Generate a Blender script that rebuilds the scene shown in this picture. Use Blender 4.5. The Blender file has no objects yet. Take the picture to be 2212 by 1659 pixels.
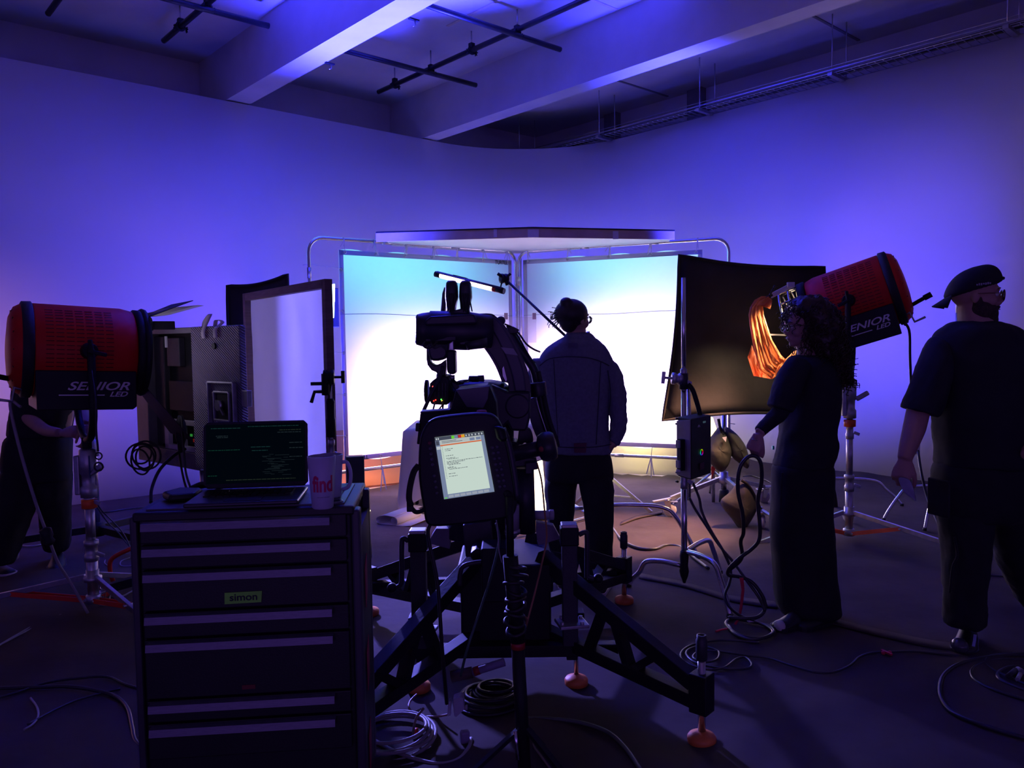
import bpy, bmesh, math, random
from mathutils import Vector, Matrix, noise

# ---------------------------------------------------------------- camera, world, lights, exposure
W, HH = 2212, 1659
F = 1705.0
PITCH = math.radians(-3.2)
ROLL = math.radians(.87)
CH = 1.5
sc = bpy.context.scene
col = sc.collection
FW = Vector((0, math.cos(PITCH), math.sin(PITCH)))
_u = Vector((0, -math.sin(PITCH), math.cos(PITCH)))
_r = Vector((1, 0, 0))
RT = _r*math.cos(ROLL) - _u*math.sin(ROLL)
UP = _u*math.cos(ROLL) + _r*math.sin(ROLL)
CAM = Vector((0, 0, CH))

cd = bpy.data.cameras.new('camera')
cam = bpy.data.objects.new('camera', cd)
col.objects.link(cam)
cd.sensor_width = 36
cd.lens = 36*F/W
cd.clip_end = 100
M4 = Matrix((RT, UP, -FW)).transposed().to_4x4()
M4.translation = CAM
cam.matrix_world = M4
sc.camera = cam
sc.view_settings.view_transform = 'Standard'
sc.view_settings.look = 'None'
sc.view_settings.gamma = 1
sc.view_settings.exposure = 0.0
sc.view_settings.use_curve_mapping = False
sc.cycles.max_bounces = 6
sc.cycles.diffuse_bounces = 4
sc.cycles.use_light_tree = True
sc.cycles.sample_clamp_indirect = 4.0
sc.cycles.caustics_reflective = False
sc.cycles.caustics_refractive = False

world = bpy.data.worlds.new('studio_ambient')
sc.world = world
world.use_nodes = True
world.node_tree.nodes['Background'].inputs[0].default_value = (.22, .13, 1.0, 1)
world.node_tree.nodes['Background'].inputs[1].default_value = .28


def aim(o, d):
    o.rotation_euler = Vector(d).to_track_quat('-Z', 'Y').to_euler()


def area(name, loc, d, sx, sy, color, power, spread=180):
    l = bpy.data.lights.new(name, 'AREA')
    l.shape = 'RECTANGLE'
    l.size, l.size_y = sx, sy
    l.color = color
    l.energy = power
    l.spread = math.radians(spread)
    o = bpy.data.objects.new(name, l)
    o.location = loc
    aim(o, d)
    col.objects.link(o)
    return o


def spot(name, loc, target, color, power, ang, blend=.5, size=.1):
    l = bpy.data.lights.new(name, 'SPOT')
    l.color = color
    l.energy = power
    l.spot_size = math.radians(ang)
    l.spot_blend = blend
    l.shadow_soft_size = size
    o = bpy.data.objects.new(name, l)
    o.location = loc
    aim(o, Vector(target)-Vector(loc))
    col.objects.link(o)
    return o


def point(name, loc, color, power, size=.1):
    l = bpy.data.lights.new(name, 'POINT')
    l.color = color
    l.energy = power
    l.shadow_soft_size = size
    o = bpy.data.objects.new(name, l)
    o.location = loc
    col.objects.link(o)
    return o


BLUE = (.030, .032, 1.0)
CYAN = (.16, .80, .85)
PINKW = (.80, .54, 1.0)
# the lamps behind and around the silk booth, plus added fill lights
area('blue_panel_light_left', (-1.85, 6.45, 1.25), (-1.1, 1.9, .40), .5, .9, BLUE, 34, 150)
spot('blue_panel_light_right', (2.25, 6.85, 1.50), (3.3, 8.4, 1.9), BLUE, 160, 112, .30, .22)
spot('blue_uplight_left', (-1.3, 6.75, .95), (-1.15, 6.6, 4.07), BLUE, 12000, 54, .9, .2)
spot('blue_uplight_right', (1.72, 7.25, 1.9), (1.45, 7.8, 4.07), BLUE, 2600, 48, .9, .2)
spot('blue_corner_fill', (.25, 9.45, 1.8), (.33, 10.6, 3.0), BLUE, 75, 165, 1, .2)  # added to turn the wall corner bluer, no fixture of its own
spot('blue_back_light', (-1.98, 7.25, 1.75), (-1.25, 5.0, 1.25), (.20, .18, 1.0), 2200, 50, .5, .06)
spot('pink_side_fill', (-4.9, 4.3, 1.3), (-5.3, 6.4, .9), (1, .42, .55), 160, 80, 1, .1)  # added unseen spot for the pink glow low on the left wall
area('silk_top_light_left', (-1.55, 8.55, 2.55), (.50, -.50, -.55), 1.8, .6, CYAN, 9, 120)
area('silk_top_light_right', (1.55, 9.05, 2.55), (-.15, -.75, -.5), 1.7, .6, (.22, .85, .85), 7.5, 120)
area('silk_low_light_left', (-1.05, 8.75, .90), (.55, -.75, .0), 1.6, .9, PINKW, 64, 120)
area('silk_low_light_right', (1.25, 9.15, .90), (-.1, -1, .0), 1.6, .9, (.80, .56, 1.0), 76, 120)
area('floor_warm_light_left', (-1.7, 8.1, .5), (.5, -.2, -.6), .4, .3, (1, .42, .08), 6)
area('floor_warm_light_right', (1.6, 8.75, .55), (.0, -.4, -.8), .8, .3, (1, .85, .32), 8)
area('room_fill_light', (.2, -2.5, 1.0), (0, .8, 1), 4.0, 2.0, (.42, .19, 1.0), 26)  # added fill behind the camera, lifts the ceiling
spot('violet_fill_left', (-1.98, 7.95, 1.7), (-4.6, 7.0, 1.9), (1, .42, 1), 8, 130, 1, .1)  # added wash that puts violet on the left wall
spot('violet_fill_right', (2.30, 7.70, 1.7), (4.2, 7.0, 2.2), (1, .42, 1), 9, 130, 1, .1)  # the same added wash for the right wall

# ---------------------------------------------------------------- geometry helpers


def ray(px, py):
    return FW + RT*((px-W/2)/F) - UP*((py-HH/2)/F)


def P(px, py, Y):
    d = ray(px, py)
    return CAM + d*(Y/d.y)


def G(px, py, z=0.0):
    d = ray(px, py)
    return CAM + d*((z-CH)/d.z)


def V(*a):
    return Vector(a)


def fr(n):
    """two unit vectors square to n"""
    n = Vector(n).normalized()
    a = Vector((0, 0, 1)) if abs(n.z) < .9 else Vector((1, 0, 0))
    x = a.cross(n).normalized()
    return x, n.cross(x).normalized(), n


class MB:
    def __init__(s):
        s.bm = bmesh.new()
        s.smooth = set()

    def _face(s, vs, smooth=False):
        try:
            f = s.bm.faces.new(vs)
            f.smooth = smooth
            return f
        except ValueError:
            return None

    def rings(s, rs, closed=False, caps=True, smooth=True):
        bv = [[s.bm.verts.new(p) for p in r] for r in rs]
        n = len(bv[0])
        m = len(bv)
        for i in range(m if closed else m-1):
            a, b = bv[i], bv[(i+1) % m]
            for j in range(n):
                s._face((a[j], a[(j+1) % n], b[(j+1) % n], b[j]), smooth)
        if caps and not closed:
            s._face(bv[0][::-1])
            s._face(bv[-1])
        return s

    def grid(s, rows, smooth=True):
        bv = [[s.bm.verts.new(p) for p in r] for r in rows]
        for i in range(len(bv)-1):
            for j in range(len(bv[0])-1):
                s._face((bv[i][j], bv[i][j+1], bv[i+1][j+1], bv[i+1][j]), smooth)
        return s

    def box(s, c, size, rot=None, z=None, x=None):
        """box of size (x,y,z) about c; rot a 3x3 matrix, or an angle about z"""
        c = Vector(c)
        if rot is None:
            R = Matrix.Identity(3)
        elif isinstance(rot, (int, float)):
            R = Matrix.Rotation(rot, 3, 'Z')
        else:
            R = rot
        h = Vector(size)/2
        vs = [s.bm.verts.new(c + R @ Vector((i*h.x, j*h.y, k*h.z))) for k in (-1, 1) for (i, j) in ((-1, -1), (1, -1), (1, 1), (-1, 1))]
        for f in ((3, 2, 1, 0), (4, 5, 6, 7), (0, 1, 5, 4), (1, 2, 6, 5), (2, 3, 7, 6), (3, 0, 4, 7)):
            s._face([vs[i] for i in f])
        return s

    def bar(s, p0, p1, w, h, side=None):
        """square bar from p0 to p1; w across `side`, h the other way"""
        p0, p1 = Vector(p0), Vector(p1)
        n = (p1-p0).normalized()
        if side is None:
            x, y, _ = fr(n)
        else:
            x = (Vector(side) - n*Vector(side).dot(n)).normalized()
            y = n.cross(x)
        rs = [[p + x*(i*w/2) + y*(j*h/2) for i, j in ((-1, -1), (1, -1), (1, 1), (-1, 1))] for p in (p0, p1)]
        return s.rings(rs, smooth=False)

    def tube(s, pts, r, n=10, closed=False, caps=True):
        pts = [Vector(p) for p in pts]
        m = len(pts)
        rr = r if isinstance(r, (list, tuple)) else [r]*m
        rs = []
        pn = None
        for i, p in enumerate(pts):
            a = pts[(i-1) % m] if (i > 0 or closed) else p
            b = pts[(i+1) % m] if (i < m-1 or closed) else p
            t = (b-a)
            t = t.normalized() if t.length > 1e-9 else Vector((0, 0, 1))
            if pn is None:
                x, y, _ = fr(t)
            else:
                x = (pn - t*pn.dot(t))
                x = x.normalized() if x.length > 1e-6 else fr(t)[0]
                y = t.cross(x)
            pn = x
            rs.append([p + (x*math.cos(k*2*math.pi/n) + y*math.sin(k*2*math.pi/n))*rr[i] for k in range(n)])
        return s.rings(rs, closed=closed, caps=caps)

    def cyl(s, p0, p1, r0, r1=None, n=16, smooth=True):
        r1 = r0 if r1 is None else r1
        p0, p1 = Vector(p0), Vector(p1)
        x, y, t = fr(p1-p0)
        c = [(math.cos(k*2*math.pi/n), math.sin(k*2*math.pi/n)) for k in range(n)]
        return s.rings([[p0 + (x*a + y*b)*r0 for a, b in c], [p1 + (x*a + y*b)*r1 for a, b in c]], smooth=smooth)

    def lathe(s, o, axis, prof, n=24, caps=True, sx=1.0):
        o = Vector(o)
        x, y, t = fr(axis)
        rs = [[o + t*h + (x*math.cos(k*2*math.pi/n)*sx + y*math.sin(k*2*math.pi/n))*max(r, 1e-4) for k in range(n)] for r, h in prof]
        return s.rings(rs, caps=caps)

    def ball(s, c, r, R=None, n=16, m=10):
        c = Vector(c)
        r = Vector((r, r, r)) if isinstance(r, (int, float)) else Vector(r)
        R = R or Matrix.Identity(3)
        rs = []
        for i in range(m+1):
            a = math.pi*i/m
            q = max(math.sin(a), .01)
            rs.append([c + R @ Vector((r.x*q*math.cos(k*2*math.pi/n), r.y*q*math.sin(k*2*math.pi/n), -r.z*math.cos(a))) for k in range(n)])
        return s.rings(rs)

    def torus(s, c, axis, R, r, n=24, m=8, a0=0, a1=2*math.pi):
        x, y, t = fr(axis)
        full = abs(a1-a0-2*math.pi) < 1e-6
        k = n if full else n+1
        pts = [Vector(c) + (x*math.cos(a0+(a1-a0)*i/n) + y*math.sin(a0+(a1-a0)*i/n))*R for i in range(k)]
        return s.tube(pts, r, m, closed=full)

    def prism(s, pts, d, smooth=False):
        """closed outline of 3D points pushed along vector d"""
        d = Vector(d)
        a = [s.bm.verts.new(p) for p in pts]
        b = [s.bm.verts.new(Vector(p)+d) for p in pts]
        n = len(a)
        for i in range(n):
            s._face((a[i], a[(i+1) % n], b[(i+1) % n], b[i]), smooth)
        s._face(a[::-1])
        s._face(b)
        return s

    def pxprism(s, pp, Y, d, smooth=False):
        return s.prism([P(x, y, Y) for x, y in pp], (0, d, 0), smooth)

    def sil(s, rows, Y, dr=.7, n=24, p=2.0):
        """stack of upright oval slices; a row is (y, x left, x right[, depth radius[, depth offset]])"""
        rs = []
        for row in rows:
            y, xl, xr = row[:3]
            off = row[4] if len(row) > 4 and row[4] is not None else 0
            a, b = P(xl, y, Y+off), P(xr, y, Y+off)
            c = (a+b)/2
            hx = (b-a)/2
            ry = row[3] if len(row) > 3 and row[3] is not None else hx.length*dr
            ring = []
            for k in range(n):
                t = k*2*math.pi/n
                ct, st = math.cos(t), math.sin(t)
                e = 2.0/p
                ring.append(c + hx*(math.copysign(abs(ct)**e, ct)) + Vector((0, ry, 0))*(math.copysign(abs(st)**e, st)))
            rs.append(ring)
        return s.rings(rs)

    def build(s, name, m, parent=None, bevel=0, sub=0, smooth=None, remesh=0, smoothit=0, solid=0):
        bmesh.ops.recalc_face_normals(s.bm, faces=s.bm.faces[:])
        me = bpy.data.meshes.new(name)
        s.bm.to_mesh(me)
        s.bm.free()
        if smooth is not None:
            for f in me.polygons:
                f.use_smooth = smooth
        me.materials.append(m)
        o = bpy.data.objects.new(name, me)
        col.objects.link(o)
        if parent is not None:
            o.parent = parent
            o.matrix_parent_inverse = Matrix.Translation(-world_loc(parent))
        if solid:
            k = o.modifiers.new('solid', 'SOLIDIFY')
            k.thickness = solid
            k.offset = 0
        if remesh:
            k = o.modifiers.new('remesh', 'REMESH')
            k.mode = 'VOXEL'
            k.voxel_size = remesh
            k.use_smooth_shade = True
        if smoothit:
            k = o.modifiers.new('smooth', 'SMOOTH')
            k.iterations = smoothit
            k.factor = .5
        if bevel:
            k = o.modifiers.new('bevel', 'BEVEL')
            k.width = bevel
            k.segments = 2
            k.limit_method = 'ANGLE'
            k.angle_limit = math.radians(40)
            k.harden_normals = False
        if sub:
            k = o.modifiers.new('sub', 'SUBSURF')
            k.levels = k.render_levels = sub
        return o


def world_loc(o):
    l = Vector(o.location)
    p = o.parent
    while p is not None:
        l = l + Vector(p.location) if o.matrix_parent_inverse == Matrix.Identity(4) else l
        o, p = p, p.parent
    return l if o.type == 'EMPTY' and o.parent is None else Vector(o.location) if o.parent is None else l


def tag(o, label, cat, group=None, kind=None):
    if label:
        o['label'] = label
    if cat:
        o['category'] = cat
    if group:
        o['group'] = group
    if kind:
        o['kind'] = kind
    return o


def thing(name, label, cat, loc=(0, 0, 0), group=None):
    o = bpy.data.objects.new(name, None)
    o.empty_display_size = .1
    o.location = loc
    col.objects.link(o)
    return tag(o, label, cat, group)


def structure(name, mb, m, **k):
    o = mb.build(name, m, **k)
    o['kind'] = 'structure'
    return o


def text(name, body, m, parent, loc, xdir, updir, size, shear=0, extrude=.0008, align='CENTER', width=None, bold=0):
    cu = bpy.data.curves.new(name, 'FONT')
    cu.body = body
    cu.size = size
    cu.shear = shear
    cu.extrude = extrude
    cu.offset = bold
    cu.align_x = align
    cu.align_y = 'CENTER'
    o = bpy.data.objects.new(name, cu)
    col.objects.link(o)
    dg = bpy.context.evaluated_depsgraph_get()
    me = bpy.data.meshes.new_from_object(o.evaluated_get(dg))
    bpy.data.objects.remove(o)
    bpy.data.curves.remove(cu)
    if width:
        xs = [q.co.x for q in me.vertices]
        k = width/(max(xs)-min(xs))
        for q in me.vertices:
            q.co.x *= k
    me.materials.clear()
    me.materials.append(m)
    x = Vector(xdir).normalized()
    y = Vector(updir)
    y = (y - x*y.dot(x)).normalized()
    z = x.cross(y)
    R = Matrix((x, y, z)).transposed().to_4x4()
    R.translation = Vector(loc)
    me.transform(R)
    me.name = name
    o = bpy.data.objects.new(name, me)
    col.objects.link(o)
    if parent is not None:
        o.parent = parent
        o.matrix_parent_inverse = Matrix.Translation(-world_loc(parent))
    return o


def spline(pts, n=8, closed=False):
    """Catmull-Rom through the points"""
    pts = [Vector(p) for p in pts]
    m = len(pts)
    out = []
    for i in range(m if closed else m-1):
        p0 = pts[(i-1) % m] if (closed or i > 0) else pts[i]*2-pts[i+1]
        p1, p2 = pts[i], pts[(i+1) % m]
        p3 = pts[(i+2) % m] if (closed or i < m-2) else p2*2-p1
        for k in range(n):
            t = k/n
            out.append(.5*((2*p1) + (p2-p0)*t + (2*p0-5*p1+4*p2-p3)*t*t + (3*p1-p0-3*p2+p3)*t**3))
    if not closed:
        out.append(pts[-1])
    return out


def copy_tree(o, dloc=(0, 0, 0), rotz=0, label=None, parent=None):
    c = o.copy()
    col.objects.link(c)
    if parent is None:
        c.location = Vector(o.location) + Vector(dloc)
        c.rotation_euler.z = o.rotation_euler.z + rotz
        if label:
            c['label'] = label
    else:
        c.parent = parent
    for ch in list(o.children):
        copy_tree(ch, parent=c)
    return c


# ---------------------------------------------------------------- materials
MATS = {}


def mat(name, color, rough=.6, metal=0.0, var=.12, scale=12, bump=0.0, bscale=60, emit=None, estr=1.0, spec=.5, sheen=0, stretch=None, alpha=1.0, trans=0):
    if name in MATS:
        return MATS[name]
    m = bpy.data.materials.new(name)
    m.use_nodes = True
    nt = m.node_tree
    b = nt.nodes['Principled BSDF']
    b.inputs['Roughness'].default_value = rough
    b.inputs['Metallic'].default_value = metal
    b.inputs['Specular IOR Level'].default_value = spec
    if sheen:
        b.inputs['Sheen Weight'].default_value = sheen
    if alpha < 1:
        b.inputs['Alpha'].default_value = alpha
    if trans:
        b.inputs['Transmission Weight'].default_value = trans
    tc = nt.nodes.new('ShaderNodeTexCoord')
    mp = nt.nodes.new('ShaderNodeMapping')
    if stretch:
        mp.inputs['Scale'].default_value = stretch
    nt.links.new(tc.outputs['Object'], mp.inputs[0])
    nz = nt.nodes.new('ShaderNodeTexNoise')
    nz.inputs['Scale'].default_value = scale
    nz.inputs['Detail'].default_value = 4
    nt.links.new(mp.outputs[0], nz.inputs['Vector'])
    rp = nt.nodes.new('ShaderNodeValToRGB')
    c = color
    rp.color_ramp.elements[0].position = .3
    rp.color_ramp.elements[1].position = .7
    rp.color_ramp.elements[0].color = (c[0]*(1-var), c[1]*(1-var), c[2]*(1-var), 1)
    rp.color_ramp.elements[1].color = (min(1, c[0]*(1+var)), min(1, c[1]*(1+var)), min(1, c[2]*(1+var)), 1)
    nt.links.new(nz.outputs[0], rp.inputs[0])
    nt.links.new(rp.outputs[0], b.inputs['Base Color'])
    if bump:
        n2 = nt.nodes.new('ShaderNodeTexNoise')
        n2.inputs['Scale'].default_value = bscale
        n2.inputs['Detail'].default_value = 3
        nt.links.new(mp.outputs[0], n2.inputs['Vector'])
        bp = nt.nodes.new('ShaderNodeBump')
        bp.inputs['Strength'].default_value = bump
        bp.inputs['Distance'].default_value = .01
        nt.links.new(n2.outputs[0], bp.inputs['Height'])
        nt.links.new(bp.outputs[0], b.inputs['Normal'])
    if emit:
        b.inputs['Emission Color'].default_value = (*emit, 1)
        b.inputs['Emission Strength'].default_value = estr
    MATS[name] = m
    return m


def silk(name, color, tr=.75, wave=0.0):
    m = bpy.data.materials.new(name)
    m.use_nodes = True
    nt = m.node_tree
    nt.nodes.remove(nt.nodes['Principled BSDF'])
    out = nt.nodes['Material Output']
    d = nt.nodes.new('ShaderNodeBsdfDiffuse')
    t = nt.nodes.new('ShaderNodeBsdfTranslucent')
    mx = nt.nodes.new('ShaderNodeMixShader')
    mx.inputs[0].default_value = tr
    nz = nt.nodes.new('ShaderNodeTexNoise')
    nz.inputs['Scale'].default_value = 2.5
    nz.inputs['Detail'].default_value = 5
    tc = nt.nodes.new('ShaderNodeTexCoord')
    nt.links.new(tc.outputs['Object'], nz.inputs['Vector'])
    rp = nt.nodes.new('ShaderNodeValToRGB')
    rp.color_ramp.elements[0].position = .3
    rp.color_ramp.elements[1].position = .7
    rp.color_ramp.elements[0].color = (*[c*.96 for c in color], 1)
    rp.color_ramp.elements[1].color = (*color, 1)
    nt.links.new(nz.outputs[0], rp.inputs[0])
    for q in (d, t):
        nt.links.new(rp.outputs[0], q.inputs[0])
    bp = nt.nodes.new('ShaderNodeBump')
    bp.inputs['Strength'].default_value = .25
    bp.inputs['Distance'].default_value = .02
    nt.links.new(nz.outputs[0], bp.inputs['Height'])
    for q in (d, t):
        nt.links.new(bp.outputs[0], q.inputs['Normal'])
    nt.links.new(d.outputs[0], mx.inputs[1])
    nt.links.new(t.outputs[0], mx.inputs[2])
    nt.links.new(mx.outputs[0], out.inputs[0])
    MATS[name] = m
    return m


def glow(name, color, strength):
    m = bpy.data.materials.new(name)
    m.use_nodes = True
    nt = m.node_tree
    nt.nodes.remove(nt.nodes['Principled BSDF'])
    e = nt.nodes.new('ShaderNodeEmission')
    e.inputs[0].default_value = (*color, 1)
    e.inputs[1].default_value = strength
    nt.links.new(e.outputs[0], nt.nodes['Material Output'].inputs[0])
    MATS[name] = m
    return m


m_wall = mat('white_wall_paint', (.78, .77, .78), .75, var=.02, scale=1.2, bump=.05, bscale=30)
m_ceil = mat('grey_ceiling_plaster', (.62, .60, .58), .85, var=.10, scale=1.5, bump=.15, bscale=14)
m_beam = mat('pale_concrete_beam', (.62, .60, .58), .8, var=.06, scale=3, bump=.12, bscale=20)
m_floor = mat('white_cove_floor', (.75, .73, .70), .6, var=.05, scale=2)
m_carpet = mat('black_floor_cloth', (.068, .052, .049), .95, var=.30, scale=1.6, bump=.5, bscale=7, spec=.12)
m_blk = mat('black_plastic', (.009, .009, .011), .5, var=.2, spec=.3)
m_blkm = mat('black_matt_metal', (.008, .008, .010), .6, var=.2, bump=.05, spec=.35)
m_dkgrey = mat('dark_grey_casting', (.035, .033, .04), .5, var=.2, bump=.08, bscale=120)
m_rub = mat('black_rubber', (.012, .012, .012), .65, var=.2)
m_chrome = mat('chrome_tube', (.75, .74, .74), .22, 1.0, var=.05)
m_steel = mat('brushed_steel', (.55, .54, .55), .38, 1.0, var=.12, scale=25)
m_alu = mat('cast_aluminium', (.50, .50, .52), .45, .9, var=.15, scale=25, bump=.1)
m_red = mat('red_lamp_housing', (.62, .012, .010), .5, var=.08, spec=.25)
m_redp = mat('red_paint', (.75, .04, .02), .45, var=.1)
m_orange = mat('orange_brace_paint', (.95, .14, .02), .45, var=.08)
m_foot = mat('orange_rubber_foot', (.75, .20, .04), .5, var=.1)
m_white = mat('white_plastic', (.75, .75, .75), .5, var=.05)
m_flag = mat('black_duvetyn', (.018, .015, .014), .95, var=.3, scale=4, bump=.2, bscale=15)
m_cable = mat('black_cable', (.018, .017, .018), .5, var=.2)
m_gcable = mat('grey_cable', (.30, .29, .29), .5, var=.15)
m_scr = mat('dark_screen_glass', (.006, .007, .010), .12, var=.1)
m_poly = mat('white_board', (.80, .78, .76), .7, var=.04, scale=4)
m_silk = silk('white_diffusion_silk', (.88, .88, .88), .92)
m_hem = mat('white_webbing_hem', (.62, .60, .66), .8, var=.08, scale=20)

# ---------------------------------------------------------------- the studio shell
UU = Vector((.7441, .6681, 0)).normalized()     # along the left wall, away from the camera
VV = Vector((-UU.y, UU.x, 0))                   # along the right wall, away from the camera
UWR, VWL = 7.95, 8.29                           # right wall plane, left wall plane
ZT = 4.05                                       # top of the cove wall


def S(u, v, z=0.0):
    return UU*u + VV*v + Vector((0, 0, z))


# white cove wall: left run, rounded corner, right run
def wall_path():
    rc = 1.7
    pts = [(-9.0 + i*1.0, VWL) for i in range(int(UWR-rc+9)+1)]
    pts.append((UWR-rc, VWL))
    for i in range(1, 17):
        a = math.pi/2*(1-i/16)
        pts.append((UWR-rc+rc*math.cos(a), VWL-rc+rc*math.sin(a)))
    n = len(pts)
    pts += [(UWR, VWL-rc-1.0-i*1.0) for i in range(14)]
    return pts, n


wp, nsplit = wall_path()
for nm, seg in (('wall_front', wp),):
    mb = MB()
    mb.grid([[S(u, v, z) for u, v in seg] for z in (0, 1.35, 2.7, ZT)])
    # plywood edge and back of the set wall
    o = structure(nm, mb, m_wall)
    k = o.modifiers.new('solid', 'SOLIDIFY')
    k.thickness = .04
    k.offset = -1 if nm == 'wall_left' else -1
# building walls set back behind the cove
mb = MB().box(S(0, 9.12, 2.3), (20, .2, 4.8), Matrix((UU, VV, V(0, 0, 1))).transposed())
structure('wall_left', mb, m_ceil)
mb = MB().box(S(8.76, 0, 2.3), (.2, 18.4, 4.8), Matrix((UU, VV, V(0, 0, 1))).transposed())
structure('wall_right', mb, m_ceil)
RUV = Matrix((UU, VV, V(0, 0, 1))).transposed()
# white painted floor below everything
mb = MB().box(S(-1, -.5, -.06), (20, 19.2, .1), RUV)
structure('floor', mb, m_floor)
# ceiling slab with panel joints
mb = MB().box(S(-1, -.5, 4.74), (20, 19.2, .2), RUV)
structure('ceiling', mb, m_ceil)
for i, (ua, ub) in enumerate(((3.455, 3.71), (5.98, 6.20), (.95, 1.18))):
    mb = MB().box(S((ua+ub)/2, -.4, (4.07+4.66)/2), (ub-ua, 18.8, .59), RUV)
    structure('trim_%d' % (i+1), mb, m_beam)
mb = MB()
for v in (5.05, 2.9):
    mb.box(S(4.85, v, 4.636), (2.2, .035, .01), RUV)
mb.box(S(4.95, 4.6, 4.636), (.03, 3.6, .01), RUV)
structure('trim_4', mb, mat('joint_tape', (.62, .52, .36), .8))
mb = MB().box(S(7.4, 3.9, 4.636), (2.3, .03, .012), RUV).box(S(7.4, 6.4, 4.636), (2.3, .03, .012), RUV)
structure('trim_5', mb, mat('ceiling_joint', (.20, .19, .19), .9))
for i, v in enumerate((7.4, 6.0)):
    mb = MB().box(S(8.61, v, 4.3), (.10, .22, .9), RUV)
    structure('trim_%d' % (i+6), mb, mat('pilaster_grey', (.20, .19, .20), .85))

# black cloth laid over the floor: cut edge on the cove, laps up a little on the right
mb = MB()
random.seed(4)
US = [-8+.22*i for i in range(74)]
rows = []
for j in range(150):
    v = -6 + (VWL-.05+6)*j/149
    row = []
    for i in range(160):
        u = -8 + (UWR-.06+8)*i/159
        z = .006 + .018*max(0, noise.noise(Vector((u*.9, v*.9, 3.1)))) + .010*max(0, noise.noise(Vector((u*2.3+v, v*.7, 1.1))))
        z += .022*max(0, 1-abs(noise.noise(Vector((u*.55+v*.35, v*.9-u*.3, 7.7))))*3.2)**3
        dw = UWR-u
        if dw < .5:
            z += .12*(1-dw/.5)**2
        row.append(S(u, v, z))
    rows.append(row)
mb.grid(rows)
# the booth's back is bare white floor: drop the cloth there
cut = []
A0, A1, A2 = V(-1.87, 7.39, 0), V(.10, 8.84, 0), V(2.18, 7.92, 0)
for f in mb.bm.faces:
    c = f.calc_center_median()
    behind_left = (c.x < .1 and c.x > -3.2 and (c-A0).cross(A1-A0).z < -.55 and c.y > 7.75)
    behind_right = (c.x >= .1 and c.x < 2.2 and (c-A1).cross(A2-A1).z < -.50)
    if behind_left or behind_right:
        cut.append(f)
bmesh.ops.delete(mb.bm, geom=cut, context='FACES')
o = mb.build('floor_cloth', m_carpet)
tag(o, 'huge black cloth covering the whole studio floor', 'floor cloth')
o['kind'] = 'structure'
# second layer of the cloth with a turned seam crossing the foreground
seams = [[(1700, 1330), (1780, 1345), (1900, 1375), (2040, 1405), (2220, 1425)],
         [(1380, 1250), (1480, 1270), (1580, 1300), (1680, 1315)],
         [(1340, 1135), (1380, 1120), (1430, 1110)]]
for i, sp in enumerate(seams):
    mb = MB()
    c = spline([G(x, y, .012) for x, y in sp], 6)
    mb.grid([[p+V(0, .0, .002) for p in c], [p+V(.004, .012, .008) for p in c], [p+V(.02, .12, .0) for p in c]])
    o = mb.build('cloth_seam', m_carpet, solid=.002)
    tag(o, ('raised seam of the black floor cloth running off past the walking man\'s shoes',
            'low crease of floor cloth between the stand foot and the curly haired person',
            'lifted edge of floor cloth beside the small braked castor')[i], 'cloth edge')
    o['kind'] = 'structure'

# ---------------------------------------------------------------- pipe grid under the ceiling
m_pipe = mat('black_steel_pipe', (.02, .02, .024), .4, .3, var=.2)
ZP = 4.45


def pipe(name, a, b, label):
    o = MB().cyl(a, b, .026, n=16).build('scaffold_pipe', m_pipe)
    tag(o, label, 'pipe', 'black pipes of the ceiling grid')
    return o


pipe('p', S(5.22, 8.10, ZP), S(5.22, 1.0, ZP), 'long black pipe running lengthwise between the two big ceiling beams')
pipe('p', S(3.98, 7.05, ZP-.052), S(5.85, 7.05, ZP-.052), 'far black cross pipe hung between the two big ceiling beams')
pipe('p', S(3.98, 5.66, ZP-.052), S(5.80, 5.66, ZP-.052), 'near black cross pipe hung between the two big ceiling beams')
pipe('p', S(2.76, 8.06, ZP), S(2.76, 1.0, ZP), 'short visible black pipe end left of the brightest blue beam')
pipe('p', S(1.30, 6.95, ZP-.052), S(3.32, 6.95, ZP-.052), 'black cross pipe left of the brightest blue beam')
pipe('p', S(1.77, 8.05, ZP), S(1.77, 1.0, ZP), 'black pipe end at the top left corner of the room')


def clamp(loc, up, label):
    t = thing('pipe_clamp', label, 'clamp', loc, 'clamps on the ceiling pipes')
    loc = Vector(loc)
    m = MB()
    m.torus(loc, VV if not up else VV, .034, .014, 16, 8)
    m.box(loc+V(0, 0, .045), (.05, .05, .05), RUV)
    m.build('collar', m_blkm, t, bevel=.004)
    m = MB().cyl(loc+V(0, 0, .06), V(loc.x, loc.y, 4.64), .007, n=8)
    m.build('hanger_rod', m_steel, t)
    m = MB()
    for a in (-1, 1):
        c = loc+UU*.055*a+V(0, 0, -.02)
        m.cyl(loc, c, .006, n=6)
        for k in range(6):
            d = VV*math.cos(k*math.pi/3)+V(0, 0, 1)*math.sin(k*math.pi/3)
            m.cyl(c, c+d*.028, .006, n=5)
    m.build('star_knob', m_blk, t)
    return t


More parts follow.
